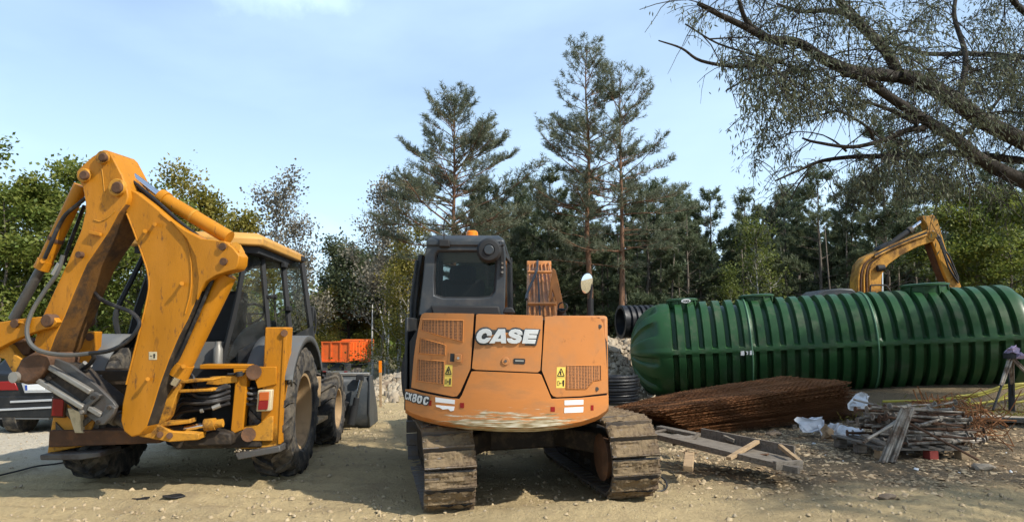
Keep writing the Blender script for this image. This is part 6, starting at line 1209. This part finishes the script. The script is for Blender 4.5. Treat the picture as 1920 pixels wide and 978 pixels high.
# ================================================================ OLD BOARD TROUGH WITH SCRAPS
def dz(x, y): return gzf(x, y)
t0, t1 = at(1203, 811, 8.9), at(1498, 880, 7.35)
tdir = (t1 - t0).normalized(); tl_ = (t1 - t0).length; tside = V((-tdir.y, tdir.x, 0)).normalized()
if tside.y < 0: tside = -tside
tr_o = t0
tgh = thing('formwork_trough', 'long grey weathered board trough resting aslant on the soil before the mesh stack', 'formwork')
rt = random.Random(12)
def board(a, b, w, th, mt, tiltv=(0, 0, 1), name='board'): return part(name, MB().beam(a, b, w, th, tiltv), mt, tgh, .004)
for i in range(4):
    o_ = tside * (.06 + .14 * i); e = rt.uniform(-.05, .06)
    board(t0 + o_ + tdir * (.0 + .1 * i) + V((0, 0, -.01 * i)), t0 + o_ + tdir * (tl_ * (.97 - .05 * i) + e) + V((0, 0, -.012 * i)), .13, .024, M['wood_old'])
board(t0 + V((0, 0, .0)), t1 + V((0, 0, -.01)), .05, .06, M['wood_old'], name='edge_rail')
bk0, bk1 = at(1235, 803, 9.6), at(1490, 853, 8.05); bkm = at(1375, 822, 8.7)
board(bk0 + V((0, 0, .02)), at(1310, 815, 9.2), .12, .035, M['wood_old']); board(at(1315, 818, 9.0), bk1, .028, .20, M['wood_old']); board(at(1310, 822, 8.9), at(1470, 862, 7.9), .10, .03, M['wood_old'])
part('end_board', MB().beam(at(1452, 872, 7.45), at(1503, 870, 7.55), .05, .085), M['wood_old'], tgh, .005); part('end_board', MB().beam(at(1462, 835, 8.05), at(1501, 866, 7.6), .045, .04), M['wood'], tgh, .004)
for (a, b, d, w) in (((1245, 822), (1290, 812), 8.9, .02), ((1180, 818), (1245, 806), 8.9, .022), ((1262, 833), (1302, 822), 8.6, .03), ((1302, 826), (1311, 813), 8.6, .035)):
    part('branch', MB().tube(cr([at(*a, d) + V((0, 0, .01)), (at(*a, d) + at(*b, d)) / 2 + V((0, 0, .02)), at(*b, d) + V((0, 0, .02))], 3), w * .6, 6), M['bark_grey'], None) if False else None
def loose(name, mb, mt, label, cat, bevel=0.003, group=None, sharp=35): return tag(part(name, mb, mt, None, bevel, sharp), label, cat, group)
loose('timber_stick', MB().beam(at(1366, 859, 7.75), at(1420, 827, 8.35), .055, .035), M['wood'], 'fresh pale stick of sawn timber laid across the grey board trough', 'timber stick')
loose('timber_block', MB().beam(at(1293, 852, 8.2), at(1290, 878, 7.75), .10, .06), M['wood'], 'short square timber block propping the board trough off the soil', 'timber block', .006)
loose('dead_branch', MB().tube(cr([at(1262, 832, 8.55), at(1282, 826, 8.6), at(1299, 822, 8.65), at(1310, 812, 8.7)], 4), .022, 7), M['bark_grey'], 'crooked grey dead branch lying in the board trough', 'branch', 0)
loose('dead_branch', MB().tube(cr([at(1145, 817, 8.75), at(1200, 815, 8.85), at(1232, 809, 8.95), at(1248, 805, 9.0)], 4), .018, 7), M['bark_grey'], 'long pale branch reaching from the track shoes to the board trough', 'branch', 0)
loose('timber_stick', MB().beam(at(1357, 818, 8.7), at(1377, 826, 8.6), .05, .04), M['wood_old'], 'short brown stub of wood behind the board trough', 'timber stick')
loose('metal_scrap', MB().beam(at(1408, 853, 8.1), at(1440, 851, 8.0), .09, .012).beam(at(1412, 857, 8.05), at(1424, 863, 7.95), .06, .012), M['rusty'], 'bent rusty metal scrap lying in the end of the board trough', 'scrap', .002)
for (a, b, d, w, lab) in (((1150, 790), (1200, 802), 10.2, .1, 'dark board lying flat beside the mesh stack and the track'), ((1140, 775), (1185, 780), 11.5, .12, 'pale broken board beside the black hose coil'), ((1160, 806), (1225, 815), 9.6, .09, 'narrow grey board between the track and the trough'), ((1195, 783), (1215, 790), 10.6, .1, 'thin pale offcut next to the mesh stack corner')):
    p, q = at(*a, d), at(*b, d); p.z = dz(p.x, p.y) + .03; q.z = dz(q.x, q.y) + .03; loose('loose_board', MB().beam(p, q, w, .022), M['wood_old'] if 'pale' not in lab else M['wood'], lab, 'board')
# thin black wires on the soil
loose('cable', MB().tube(cr([gpt(1216, 890, .03), gpt(1238, 893, .05), gpt(1250, 905, .04), gpt(1245, 918, .02), gpt(1215, 921, .01), gpt(1205, 915, .01)], 5), .009, 6), M['hose'], 'thin black cable loop curling beside the excavator track', 'cable', 0)
loose('cable', MB().tube(cr([gpt(-30, 897, .03), gpt(30, 883, .04), gpt(70, 873, .03), gpt(110, 868, .03), gpt(180, 855, .02)], 5), .010, 6), M['hose'], 'thin black cable lying on the pale soil under the backhoe pad', 'cable', 0)
for px, w, lab in ((263, .05, 'flat black scrap lying alone on the bright sand, the smaller one'), (322, .065, 'flat black scrap lying alone on the bright sand, the larger one')):
    c = gpt(px, 941 if px < 300 else 938, 0); c.z = dz(c.x, c.y) + .012; loose('rubber_scrap', MB().prism([c + V((math.cos(a) * w * 1.5 * (1 + .3 * math.sin(3 * a + px)), math.sin(a) * w, .0 + .01 * math.sin(2 * a))) for a in [6.283 * i / 9 for i in range(9)]], (0, 0, .012)), M['hose'], lab, 'scrap', .002)

# ================================================================ PALLET WITH STEEL PROPS, BAGS, RUSTY CAGES
def onsoil(px, py, h=0.0): 
    p = gpt(px, py, 0); 
    for _ in range(4): p = gpt(px, py, dz(p.x, p.y))
    p.z += h; return p
pal = thing('pallet', 'dark wooden pallet under the heap of old steel props', 'pallet'); p0, p1 = onsoil(1650, 862), onsoil(1815, 862); pd = (p1 - p0).normalized(); pn = V((-pd.y, pd.x, 0)); pw = (p1 - p0).length
for f, mt in ((.06, 'wood'), (.62, 'wood_red'), (.98, 'wood')):
    for dp_ in (0.0, .5, 1.0): part('block', MB().box(p0 + pd * (pw * f) + pn * (.07 + dp_ * .9) + V((0, 0, .055)), (.11, .13, .10), (0, 0, math.atan2(pd.y, pd.x))), M[mt if dp_ == 0 else 'wood_old'], pal, .004)
for i in range(3): part('plank', MB().beam(p0 + pn * (.07 + .45 * i) - pd * .02 + V((0, 0, .12)), p1 + pn * (.07 + .45 * i) + pd * .04 + V((0, 0, .12)), .11, .022), M['wood_old'], pal, .003)
for i in range(6): part('plank', MB().beam(p0 + pd * (pw * (.03 + .19 * i)) + V((0, 0, .144)), p0 + pd * (pw * (.03 + .19 * i)) + pn * 1.05 + V((0, 0, .144)), .1, .02), M['wood_old'], pal, .003)
M['prop'] = mat('worn galvanised prop', (0.30, 0.265, 0.215), 0.55, 0.3, var=0.5, vscale=6, dirt=(0.10, 0.06, 0.035), damt=0.9, dscale=6, dlo=0.45)
def prop_mb(a, b, r, collar=True):
    d = (b - a); mb = MB().cyl(a, a + d * .62, r, 8).cyl(a + d * .6, b, r * .75, 8)
    if collar: mb.cyl(a + d * .58, a + d * .64, r * 1.7, 8); mb.cyl(a + d * .61 - V((.06, 0, 0)), a + d * .61 + V((.05, 0, .04)), .007, 6); n_ = d.normalized(); mb.cyl(a, a + n_ * .01, .042, 8); mb.cyl(b - n_ * .01, b, .038, 8)
    return mb
rp_ = random.Random(21); base = p0 + pn * .5
pm_ = [prop_mb(V((-.48, 0, 0)), V((.48, 0, 0)), .017), prop_mb(V((-.5, 0, 0)), V((.5, 0, .0)), .016), prop_mb(V((-.55, 0, 0)), V((.6, 0, 0)), .017, False)]
prm = [mesh_of('steel_prop', m_, [M['prop'], M['rusty']][i % 2] if i == 2 else M['prop'], 35) for i, m_ in enumerate(pm_)]; prm.append(mesh_of('steel_prop', prop_mb(V((-.5, 0, 0)), V((.5, 0, 0)), .016), M['rusty'], 35))
for i in range(78):
    lay = i / 78; o = link('steel_prop', rp_.choice(prm)); ang = math.atan2(pd.y, pd.x) + rp_.gauss(0, .24)
    c = p0 + pd * (pw * rp_.uniform(.56, .86)) + pn * (.05 + .95 * rp_.random() * (1 - .5 * lay) + .25 * lay); c.z = dz(c.x, c.y) + .18 + .42 * lay * (1 - .3 * rp_.random()); o.location = c; o.rotation_euler = (rp_.uniform(0, 6), rp_.gauss(0, .07), ang)
    tag(o, 'worn steel prop in the heap on the pallet beside the white bag', 'steel prop', 'steel props heaped on the pallet')
for i in range(6):
    a, b = onsoil(1650 + i * 5.5, 868 + rp_.uniform(-2, 2), .01), at(1692 + i * 4, 764 + rp_.uniform(-2, 2), 8.85); tag(part('steel_tube', MB().cyl(a, b, .016, 8), M['prop']), 'light steel tube in the sheaf leaning up over the prop heap', 'steel tube', 'sheaf of leaning steel tubes')
for i in range(3):
    a, b = at(1619 + 3 * i, 829 - 3 * i, 8.75), at(1700 + 8 * i, 776 - 2 * i, 8.95); tag(part('steel_tube', MB().cyl(a, b, .017, 8), M['prop']), 'pale steel tube pointing down towards the silver duct pieces', 'steel tube', 'pale tubes leaning on the prop heap')
for i, (a, b, lab) in enumerate((((1700, 790), (1835, 862), 'long dark bar slanting down over the front of the pallet'), ((1600, 748), (1690, 772), 'pale bar sticking out of the prop heap below the foil'))):
    q0_, q1_ = at(*a, 9.0 + i), at(*b, 8.55 + i); loose('steel_bar', MB().cyl(q0_, q1_, .014, 7), M['rusty'] if i == 0 else M['prop'], lab, 'steel bar', 0)
# wooden plank leaning below the heap
loose('loose_board', MB().beam(at(1620, 815, 9.3), at(1665, 836, 9.0), .12, .03), M['wood_old'], 'dark plank tucked under the prop heap by the silver duct', 'board')

def crumple(c, sx, sy, sz, seed, sub=3, fr=1.6, amp=.5):
    import bmesh
    bm = bmesh.new(); bmesh.ops.create_icosphere(bm, subdivisions=sub, radius=1); off = V((seed * 3.1, seed * 1.7, seed)); rg = random.Random(seed)
    pl_ = [(V((rg.gauss(0, 1), rg.gauss(0, 1), rg.gauss(0, 1))).normalized(), rg.uniform(.35, .85)) for _ in range(22)]
    mb = MB()
    for v in bm.verts:
        p = v.co.copy()
        for nn, dd in pl_:
            q = p.dot(nn)
            if q > dd: p = p - nn * (q - dd) * 1.25
        p = p * (1.15 + amp * mnoise.noise(v.co * fr + off) + .22 * mnoise.noise(v.co * 5 + off)); p += V((.10 * mnoise.noise(v.co * 4 + off), .1 * mnoise.noise(v.co * 4 - off), 0))
        mb.v.append(tuple(V((p.x * sx, p.y * sy, max(-.45, p.z) * sz)) + c))
    mb.f = [tuple(v.index for v in f.verts) for f in bm.faces]; mb.m = [0] * len(mb.f); bm.free(); return mb
M['bag'] = mat('white polythene', (0.72, 0.74, 0.77), 0.35, var=0.12, vscale=8, dirt=MUD, damt=0.3, dscale=7, dlo=0.58, bump=0.2, bscale=25)
M['foil'] = mat('crumpled aluminium foil', (0.62, 0.63, 0.64), 0.35, 0.4, var=0.3, vscale=9, dirt=MUD, damt=0.5, dscale=8, dlo=0.52)
c = onsoil(1517, 818, .17); o = loose('plastic_bag', crumple(c, .27, .19, .21, 3, 4), M['bag'], 'crumpled white plastic bag on the soil by the mesh stack', 'plastic bag', 0, sharp=18)
part('bag_handle', MB().beam(c + V((.10, -.12, .02)), c + V((.15, -.2, -.18)), .07, .02), M['bag'], o, .004)
c = onsoil(1566, 822, .13); loose('foil_duct', crumple(c, .17, .15, .17, 7, 3, 2.0), M['foil'], 'squashed silver foil duct between the white bag and the round duct', 'duct', 0, sharp=12)
c = onsoil(1596, 836, .13); loose('duct_piece', MB().lathe([(-.15, .0), (-.15, .125), (-.10, .13), (-.05, .118), (0, .13), (.05, .12), (.10, .132), (.15, .125), (.15, .10), (-.1, .1)], c, (.75, -.62, -.12), 24), M['foil'], 'round piece of silver ventilation duct beside the prop heap', 'duct', 0)
c = at(1612, 757, 11.2); loose('foil_sheet', crumple(c, .24, .12, .20, 11, 3, 2.0), M['foil'], 'crumpled silver foil sheet at the far end of the mesh stack', 'foil', 0, sharp=12)
c = onsoil(1553, 826, .08); loose('cardboard', crumple(c, .15, .1, .12, 13, 3), M['wood'], 'brown crushed cardboard between the white bag and the silver ducts', 'cardboard', 0)
for px, py, s, lab in ((1450, 815, .10, 'broken brown brick behind the end of the board trough'), (1845, 880, .11, 'flat grey stone on the leaf litter before the rusty cages'), (1663, 933, .07, 'brown clod alone on the sand below the pallet')):
    c = onsoil(px, py, s * .25); o = link('rock', rock_me[0] if 'grey' in lab else rockd_me[1]); o.location = c; o.scale = (s * 1.3, s, s * .6); tag(o, lab, 'rock')
# rusty tangle of stirrups and cages
rc_ = random.Random(31)
for k in range(34):
    px = rc_.uniform(1745, 1900); py = rc_.uniform(770, 845) - 12 * (px > 1850); c = onsoil(px, max(py, 800), rc_.uniform(.05, .34) * (1.1 - abs(px - 1810) / 170)); a = rc_.uniform(0, 6.28); ti = rc_.uniform(-.9, .9); w, h = rc_.uniform(.25, .5), rc_.uniform(.12, .22); m_ = Euler((ti, rc_.uniform(-.6, .6), a)).to_matrix()
    pts = [V(p) for p in ((-w, 0, -h), (w, 0, -h), (w, 0, h), (-w, 0, h), (-w, 0, -h), (-w * .8, .03, -h * .7))] if k % 3 else [V((-w * 1.6, 0, 0)), V((-w * .3, .05, .06)), V((w * .6, -.03, .02)), V((w * 1.3, .12, .22))]
    tag(part('stirrup', MB().tube([c + m_ @ p for p in (pts if k % 3 else cr(pts, 4))], .0075, 5), M['rebar']), 'bent rusty reinforcing bar in the tangle beside the steel props', 'bent bar', 'tangle of bent rusty bars')
for k in range(2):
    c = onsoil(1752 + 60 * k, 812, .42 - .12 * k); cage = thing('rebar_cage', ('round rusty cage of thin bars topping the tangle by the props', 'orange-rusted cage of short bars in the middle of the tangle')[k], 'rebar cage', c)
    for i in range(7): part('bar', MB().tube(cr([V((math.cos(a) * .3, math.sin(a) * .18, -.16 + .22 * math.sin(a * .5 + i))) for a in [i * .5 + .55 * j for j in range(8)]], 3), .007, 5), M['rebar'], cage)
    for i in range(6): part('bar', MB().cyl((-.2 + .07 * i, -.1, -.14), (-.24 + .09 * i, .08, .22 - .02 * i), .009, 5), M['rebar'], cage)
for k, (a, b, lab) in enumerate((((1740, 745), (1920, 770), 'long thin board lying behind the rusty tangle'), ((1830, 770), (1960, 790), 'grey concrete slab edge behind the rusty tangle'), ((1770, 757), (1960, 775), 'brown plank flat on the bank below the yellow hoses'))):
    p, q = at(*a, 12.2), at(*b, 11.6); p.z = dz(p.x, p.y) + .08; q.z = dz(q.x, q.y) + .08; loose('loose_board', MB().beam(p, q, .25 if k else .1, .06), M['wood_old'] if k != 1 else M['rock'], lab, 'board')
# yellow hoses
M['yhose'] = mat('yellow rubber hose', (0.42, 0.36, 0.05), 0.5, var=0.3, dirt=MUD, damt=0.5)
for i, (pl, lab) in enumerate((([(1655, 752), (1700, 751), (1760, 750), (1830, 742), (1880, 728), (1940, 715)], 'yellow hose stretched along the foot of the green tank'), ([(1770, 748), (1806, 741), (1818, 750), (1812, 757), (1860, 752), (1920, 738), (1950, 730)], 'yellow hose with a tight loop behind the rusty cages'), ([(1870, 752), (1885, 740), (1905, 728), (1935, 722), (1960, 730), (1925, 750), (1890, 755)], 'yellow hose coiled by the feet of the tripod'), ([(1780, 745), (1840, 736), (1885, 722), (1930, 718)], 'yellow hose rising over the bank to the tripod'))):
    pts = []
    for j, (x, y) in enumerate(pl): p = onsoil(x, max(y, 742), .04); q = at(x, y, min(13.6, p.y)); pts.append(q)
    loose('yellow_hose', MB().tube(cr(pts, 5), .022, 7), M['yhose'], lab, 'hose', 0, 'yellow hoses below the tank')
# surveyor's tripod with a lilac rag
tc_ = at(1893, 668, 10.9); trp = thing('tripod', 'tall survey tripod with a lilac rag on its head before the tank', 'tripod')
M['rag'] = mat('lilac cloth', (0.42, 0.34, 0.48), 0.8, var=0.5, vscale=14, bump=.2)
for (px, py), d in (((1862, 768), 10.6), ((1960, 735), 10.9), ((1899, 757), 11.6)):
    e = at(px, py, d); part('leg', MB().cyl(tc_ + (e - tc_) * .02, tc_ + (e - tc_) * .55, .02, 8).cyl(tc_ + (e - tc_) * .02 + V((.05, 0, 0)), tc_ + (e - tc_) * .55 + V((.03, 0, 0)), .014, 8), M['prop'], trp); part('leg_foot', MB().cyl(tc_ + (e - tc_) * .52 + V((.015, 0, 0)), e, .016, 8), M['interior'], trp)
part('head', MB().cyl(tc_ + V((0, 0, -.03)), tc_ + V((0, 0, .05)), .08, 14), M['interior'], trp, .006)
o = tag(part('rag', crumple(tc_ + V((.02, -.02, .08)), .10, .09, .12, 17, 3, 2.0), M['rag'], None, 0, 15), 'lilac cloth bundled over the tripod head', 'cloth'); part('rag_tail', crumple(tc_ + V((.15, -.02, .0)), .12, .07, .07, 19, 3), M['rag'], o)
loose('post', MB().cyl(at(1897, 770, 11.5), at(1896, 682, 11.5), .045, 10), M['interior'], 'dark post standing behind the legs of the tripod', 'post', 0)

# weeds on the bank
M['weed'] = L['green']
rw = np.random.RandomState(44)
def weeds():
    n = 900; px = rw.uniform(1560, 1935, n); C_ = []
    for x in px: 
        d = rw.uniform(12.6, 14.6); xx = xpx(x, d); C_.append((xx, d, gzf(xx, d) + abs(rw.normal()) * .07))
    return leaves(np.array(C_), np.tile([0, 0, 1.0], (n, 1)), .10, .022, rw, -.5)
v_, f_ = weeds(); kind(link('weeds', np_mesh('weeds', v_, f_, L['yellow'])), 'stuff')

# ================================================================ ORANGE MARKING STAKE, WIRE FENCE SCRAP
s0 = at(714, 748, 15.5); s0.z = dz(s0.x, s0.y); s1 = at(713, 676, 15.5); stk_ = loose('stake', MB().beam(s0, s1, .05, .05), M['wood'], 'thin wooden survey stake with an orange top on the rubble', 'stake'); part('painted_tip', MB().beam(s1 + (s0 - s1) * .25, s1 + V((0, 0, .003)), .054, .054), M['amber'], stk_)

# ================================================================ ORANGE TIPPER LORRY
M['tipper'] = mat('bright orange tipper paint', (0.75, 0.13, 0.02), 0.5, var=0.2, dirt=(0.3, 0.1, 0.04), damt=0.4, dscale=1.5)
DT = 56.0; zg = gzf(xpx(645, DT), DT)
tp = thing('tipper_lorry', 'orange tipper lorry parked far off beyond the loader bucket', 'lorry', Matrix.Translation((xpx(632, DT), DT, zg)) @ Matrix.Rotation(R(-6), 4, 'Z'))
z0_ = at(640, 676, DT).z - zg; z1_ = at(640, 642, DT).z - zg; hw = 1.13
bed = part('bed', MB().b6(-hw, hw, 0, .08, z0_, z1_).b6(-hw, -hw + .06, .08, 4, z0_, z1_ + .05).b6(hw - .06, hw, .08, 4, z0_, z1_ + .05).b6(-hw + .06, hw - .06, 3.92, 4, z0_, z1_ + .08).b6(-hw + .06, hw - .06, .08, 3.92, z0_, z0_ + .06), M['tipper'], tp)
for x_ in (-1.05, -.36, .36, 1.05): part('rib', MB().b6(x_ - .05, x_ + .05, -.07, 0, z0_, z1_), M['tipper'], bed)
part('rail', MB().b6(-hw, hw, -.075, .0, z1_ - .0, z1_ + .09), M['tipper'], bed); part('rail', MB().b6(-hw, hw, -.08, -.001, z0_ - .09, z0_), M['tipper'], bed)
for i in range(6): part('rib', MB().b6(hw, hw + .08, .2 + .72 * i, .32 + .72 * i, z0_, z1_), M['tipper'], bed)
part('chassis', MB().b6(-.45, .45, .1, 7, z0_ - .75, z0_ - .1), M['interior'], tp); part('rear_bar', MB().b6(-1.15, 1.15, -.1, .0, z0_ - .86, z0_ - .72), M['steel_light'], tp)
for s_ in (-1, 1):
    for y_ in (.9, 2.2, 6): part('wheel', MB().lathe([(-.3, .2), (-.28, .5), (-.22, .54), (.22, .54), (.28, .5), (.3, .3), (.2, .2), (.2, 0)], (s_ * .95, y_, .54), (s_, 0, 0), 20), M['rubber'], tp)
    part('mudguard', MB().b6(s_ * .62, s_ * 1.14, .1, .16, .35, z0_ - .12), M['steel'], tp); part('tail_lamp', MB().b6(s_ * .7, s_ * .95, -.12, -.1, z0_ - .84, z0_ - .74), M['red_lens'], tp)
part('lorry_cab', MB().b6(-1.1, 1.1, 4.3, 6.2, z0_ - .3, z1_ + .18), M['tipper'], tp, .08)

# ================================================================ DARK CAR BEHIND THE BACKHOE
M['car_paint'] = mat('black car paint', (0.012, 0.013, 0.014), 0.35, 0.0, var=0.1, dirt=(0.08, 0.07, 0.055), damt=0.3, dscale=3, dlo=0.5)
M['car_glass'] = mat('dark car window', (0.03, 0.045, 0.06), 0.05)
M['car_silver'] = mat('silver roof trim', (0.6, 0.61, 0.62), 0.3, 0.7)
DC = 12.7; cx0 = xpx(62, DC); zc0 = gzf(cx0, DC)
car = thing('parked_car', 'black estate car parked tail-on behind the backhoe hammer', 'car', Matrix.Translation((cx0, DC, zc0)) @ Matrix.Rotation(R(-2), 4, 'Z'))
sec_ = [(0.0, .0, 'rear')]
def car_sec(y, zlo, zmid, zhi, wlo, wmid, whi): return [V((s_ * w, y, z)) for s_ in (1,) for w, z in ((wlo, zlo), (wmid, zmid), (wmid - .02, zmid + .14), (whi, zhi - .06), (whi - .12, zhi))]
cs = [car_sec(.0, .42, .62, .98, .84, .88, .80), car_sec(.12, .30, .62, 1.04, .88, .92, .80), car_sec(.35, .28, .70, 1.30, .90, .93, .66), car_sec(.7, .28, .74, 1.44, .91, .94, .62), car_sec(2.4, .28, .76, 1.47, .91, .94, .62), car_sec(3.2, .28, .78, 1.0, .91, .94, .80), car_sec(4.4, .30, .66, .86, .86, .88, .6)]
mb = MB(); n = 10; vs = []
for s_ in cs: vs += s_ + [V((-p.x, p.y, p.z)) for p in s_[::-1]]
fs = [(i * n + j, (i + 1) * n + j, (i + 1) * n + (j + 1) % n, i * n + (j + 1) % n) for i in range(len(cs) - 1) for j in range(n)] + [tuple(range(n)), tuple(range((len(cs) - 1) * n, len(cs) * n))[::-1]]
body = part('body', mb.add(vs, fs), M['car_paint'], car, .02, 30)
part('rear_window', MB().add([(-.58, .20, 1.10), (.58, .20, 1.10), (.52, .44, 1.36), (-.52, .44, 1.36)], [(0, 1, 2, 3)]), M['car_glass'], car)
part('side_window', MB().add([(.905, .62, .93), (.905, 3.0, .93), (.665, 2.45, 1.36), (.675, .75, 1.36)], [(0, 1, 2, 3)]), M['car_glass'], car)
part('roof_rail', MB().tube(cr([(.6, .55, 1.42), (.6, .8, 1.50), (.6, 2.2, 1.52), (.6, 2.6, 1.46)], 4), .025, 6), M['car_silver'], car); part('roof_panel', MB().b6(-.5, .5, .75, 2.4, 1.472, 1.492), M['car_silver'], car, .01)
def K(px, py, y=-.03): p = at(px, py, DC + y); return car.matrix_world.inverted() @ p if False else p - V((cx0, DC, zc0))
bump_ = part('bumper', MB().prism([K(-60, 742), K(100, 742), K(100, 772), K(96, 783), K(-56, 783)], (0, .16, 0)), M['car_paint'], car, .02)
part('bumper_skirt', MB().prism([K(-55, 775, -.02), K(97, 771, -.02), K(92, 786, -.02), K(-50, 786, -.02)], (0, .2, 0)), M['grey_plastic'], car, .01)
part('chrome_strip', MB().prism([K(18, 751, -.05), K(99, 747, -.05), K(99, 751, -.05), K(18, 755, -.05)], (0, .03, 0)), M['car_silver'], car, .003); part('chrome_strip', MB().prism([K(-40, 768, -.05), K(99, 761, -.05), K(99, 764.5, -.05), K(-40, 772, -.05)], (0, .03, 0)), M['car_silver'], car, .003)
for q in ([(-36, 716), (26, 714), (33, 731), (-30, 732)], ): part('tail_lamp', MB().prism([K(*p, -.02) for p in q], (0, .1, 0)), M['red_lens'], car, .01)
part('tail_lamp', MB().prism([K(100, 714, -.02), K(150, 716, -.02), K(144, 732, -.02), K(94, 731, -.02)], (0, .1, 0)), M['red_lens'], car, .01)
npl = part('number_plate', MB().prism([K(46, 721, -.05), K(84, 720, -.05), K(84, 731, -.05), K(47, 731.5, -.05)], (0, .03, 0)), M['white'], car, .003); part('plate_band', MB().prism([K(46.5, 721.5, -.053), K(51, 721.3, -.053), K(51.5, 731, -.053), K(47.5, 731.3, -.053)], (0, .002, 0)), mat('plate blue', (.02, .06, .3), .4), npl)
part('plate_surround', MB().prism([K(40, 718, -.04), K(96, 716, -.04), K(98, 735, -.04), K(46, 736, -.04)], (0, .03, 0)), M['car_silver'], car, .004)
for x_, y_ in ((-.74, .72), (.74, .72), (-.76, 3.4), (.76, 3.4)):
    w_ = part('wheel', MB().lathe([(-.1, 0), (-.11, .27), (-.09, .33), (.09, .33), (.11, .28), (.11, .2)], (x_, y_, .33), (1 if x_ > 0 else -1, 0, 0), 24), M['rubber'], car); part('rim', MB().lathe([(.10, .22), (.07, .18), (.08, 0)], (x_, y_, .33), (1 if x_ > 0 else -1, 0, 0), 18), M['steel_light'], w_)
kx = K(31, 795, .2).x; part('wheel', MB().lathe([(-.14, 0), (-.14, .28), (-.11, .33), (.11, .33), (.14, .28), (.14, 0)], (kx, .3, .30), (1, 0, 0), 24), M['rubber'], car)

# ================================================================ SECOND EXCAVATOR BEYOND THE TANK
DE = 23.0; e0_ = at(1640, 560, DE); gz2 = gzf(e0_.x, DE)
ex2 = thing('excavator', 'yellow excavator standing beyond the green tank with its rusty arm raised', 'excavator', V((e0_.x, DE, gz2)))
def E2(px, py, y=0.0): return at(px, py, DE + y) - V((e0_.x, DE, gz2))
M['yellow2'] = mat('streaked yellow boom paint', (0.52, 0.255, 0.035), 0.5, var=0.35, vscale=2.5, dirt=(0.09, 0.045, 0.018), damt=0.9, dscale=1.6, dlo=0.47, spots=RUST, spamt=.8, spscale=5)
b2 = part('boom', MB().prism([E2(x, y, -.22) for x, y in ((1606, 553), (1607, 520), (1612, 495), (1624, 481), (1640, 474), (1668, 460), (1700, 448), (1738, 431), (1752, 434), (1757, 442), (1752, 452), (1722, 462), (1690, 478), (1665, 496), (1655, 512), (1650, 540), (1650, 555))], (0, .5, 0)), M['yellow2'], ex2, .02)
for i in range(5): part('pipe', MB().tube(cr([E2(1609 + 5.5 * i, 553, -.26), E2(1610 + 5 * i, 515, -.26), E2(1619 + 4 * i, 492 + i, -.26), E2(1640 + 2 * i, 477 + 2 * i, -.26), E2(1660, 466 + 2 * i, -.26)], 4), .03, 6), M['rusty'] if i % 2 else M['yellow2'], b2)
for i in range(3): part('pipe', MB().tube(cr([E2(1640, 476 + 3 * i, -.26 - .05 * i), E2(1672, 460 + 3 * i, -.27), E2(1710, 444 + 3 * i, -.26), E2(1738, 432 + 4 * i, -.26)], 4), .03, 6), M['interior'] if i == 1 else M['yellow2'], b2)
part('bracket', MB().prism([E2(x, y, -.28) for x, y in ((1648, 468), (1668, 460), (1672, 452), (1665, 455), (1652, 462))], (0, .4, 0)), M['interior'], b2)
st2 = part('stick', MB().prism([E2(x, y, -.16) for x, y in ((1729, 404), (1738, 405), (1750, 402), (1758, 412), (1764, 432), (1772, 460), (1784, 495), (1802, 535), (1803, 540), (1782, 540), (1768, 505), (1752, 462), (1742, 440), (1738, 420), (1730, 410))], (0, .36, 0)), M['yellow2'], ex2, .015)
part('stick_shadow_side', MB().prism([E2(x, y, -.02) for x, y in ((1738, 440), (1752, 462), (1768, 505), (1782, 540), (1775, 540), (1760, 505), (1745, 465))], (0, .3, 0)), M['rusty'], st2)  # shaded side of the stick put in as a darker rust-coloured strip
part('pin', MB().cyl(E2(1748, 441, -.3), E2(1748, 441, .3), .13, 14), M['yellow2'], b2)
cy2 = part('stick_cylinder', MB().cyl(E2(1660, 464, 0), E2(1708, 430, 0), .085, 14), M['interior'], ex2); part('rod', MB().cyl(E2(1705, 432, 0), E2(1737, 408, 0), .055, 12), M['chrome'], cy2); part('band', MB().cyl(E2(1704, 433, 0), E2(1710, 429, 0), .11, 14), M['steel'], cy2)
lc2 = part('boom_cylinder', MB().cyl(E2(1653, 508, -.1), E2(1653.5, 550, -.1), .045, 10), M['chrome'], ex2); part('gland', MB().cyl(E2(1645, 503, -.3), E2(1658, 502, -.3), .1, 12), M['interior'], lc2)
for i in range(3): part('hose', MB().tube(cr([E2(1748, 433, -.25), E2(1762, 445 + 5 * i, -.3), E2(1772, 470 + 6 * i, -.3), E2(1780, 480 + 12 * i, -.28), E2(1797, 522 + 4 * i, -.2)], 4), .03, 6), M['hose'], st2)
part('handrail', MB().tube(cr([E2(1632, 552, -.6), E2(1632, 537, -.6), E2(1636, 534.5, -.6), E2(1658, 534.5, -.6), E2(1664, 538, -.6), E2(1672, 552, -.6)], 3), .025, 6), M['interior'], ex2)
part('house', MB().b6(-1.6, 1.2, -.9, 1.8, .9, E2(1600, 556).z), M['yellow2'], ex2, .08); part('engine_cover', MB().prism([E2(x, y, -.6) for x, y in ((1522, 556), (1536, 549), (1545, 543), (1575, 540), (1598, 541), (1605, 546), (1605, 556))], (0, 1.4, 0)), M['dark_grey'], ex2, .04)
part('bucket', MB().prism([E2(1802, 538, -.4) + V((dx, 0, z)) for dx, z in ((0, 0), (.3, -.5), (.1, -1.2), (-.7, -1.4), (-.6, -.8), (-.3, -.1))], (0, .9, 0)), M['rusty'], ex2, .02)
for s_ in (-1, 1): part('track', MB().prism([V((-1.9, s_ * .95 - .25, .45)), V((-1.6, s_ * .95 - .25, .06)), V((1.5, s_ * .95 - .25, .06)), V((1.8, s_ * .95 - .25, .45)), V((1.5, s_ * .95 - .25, .86)), V((-1.6, s_ * .95 - .25, .86))], (0, .5, 0)), M['rusty'], ex2, .03)
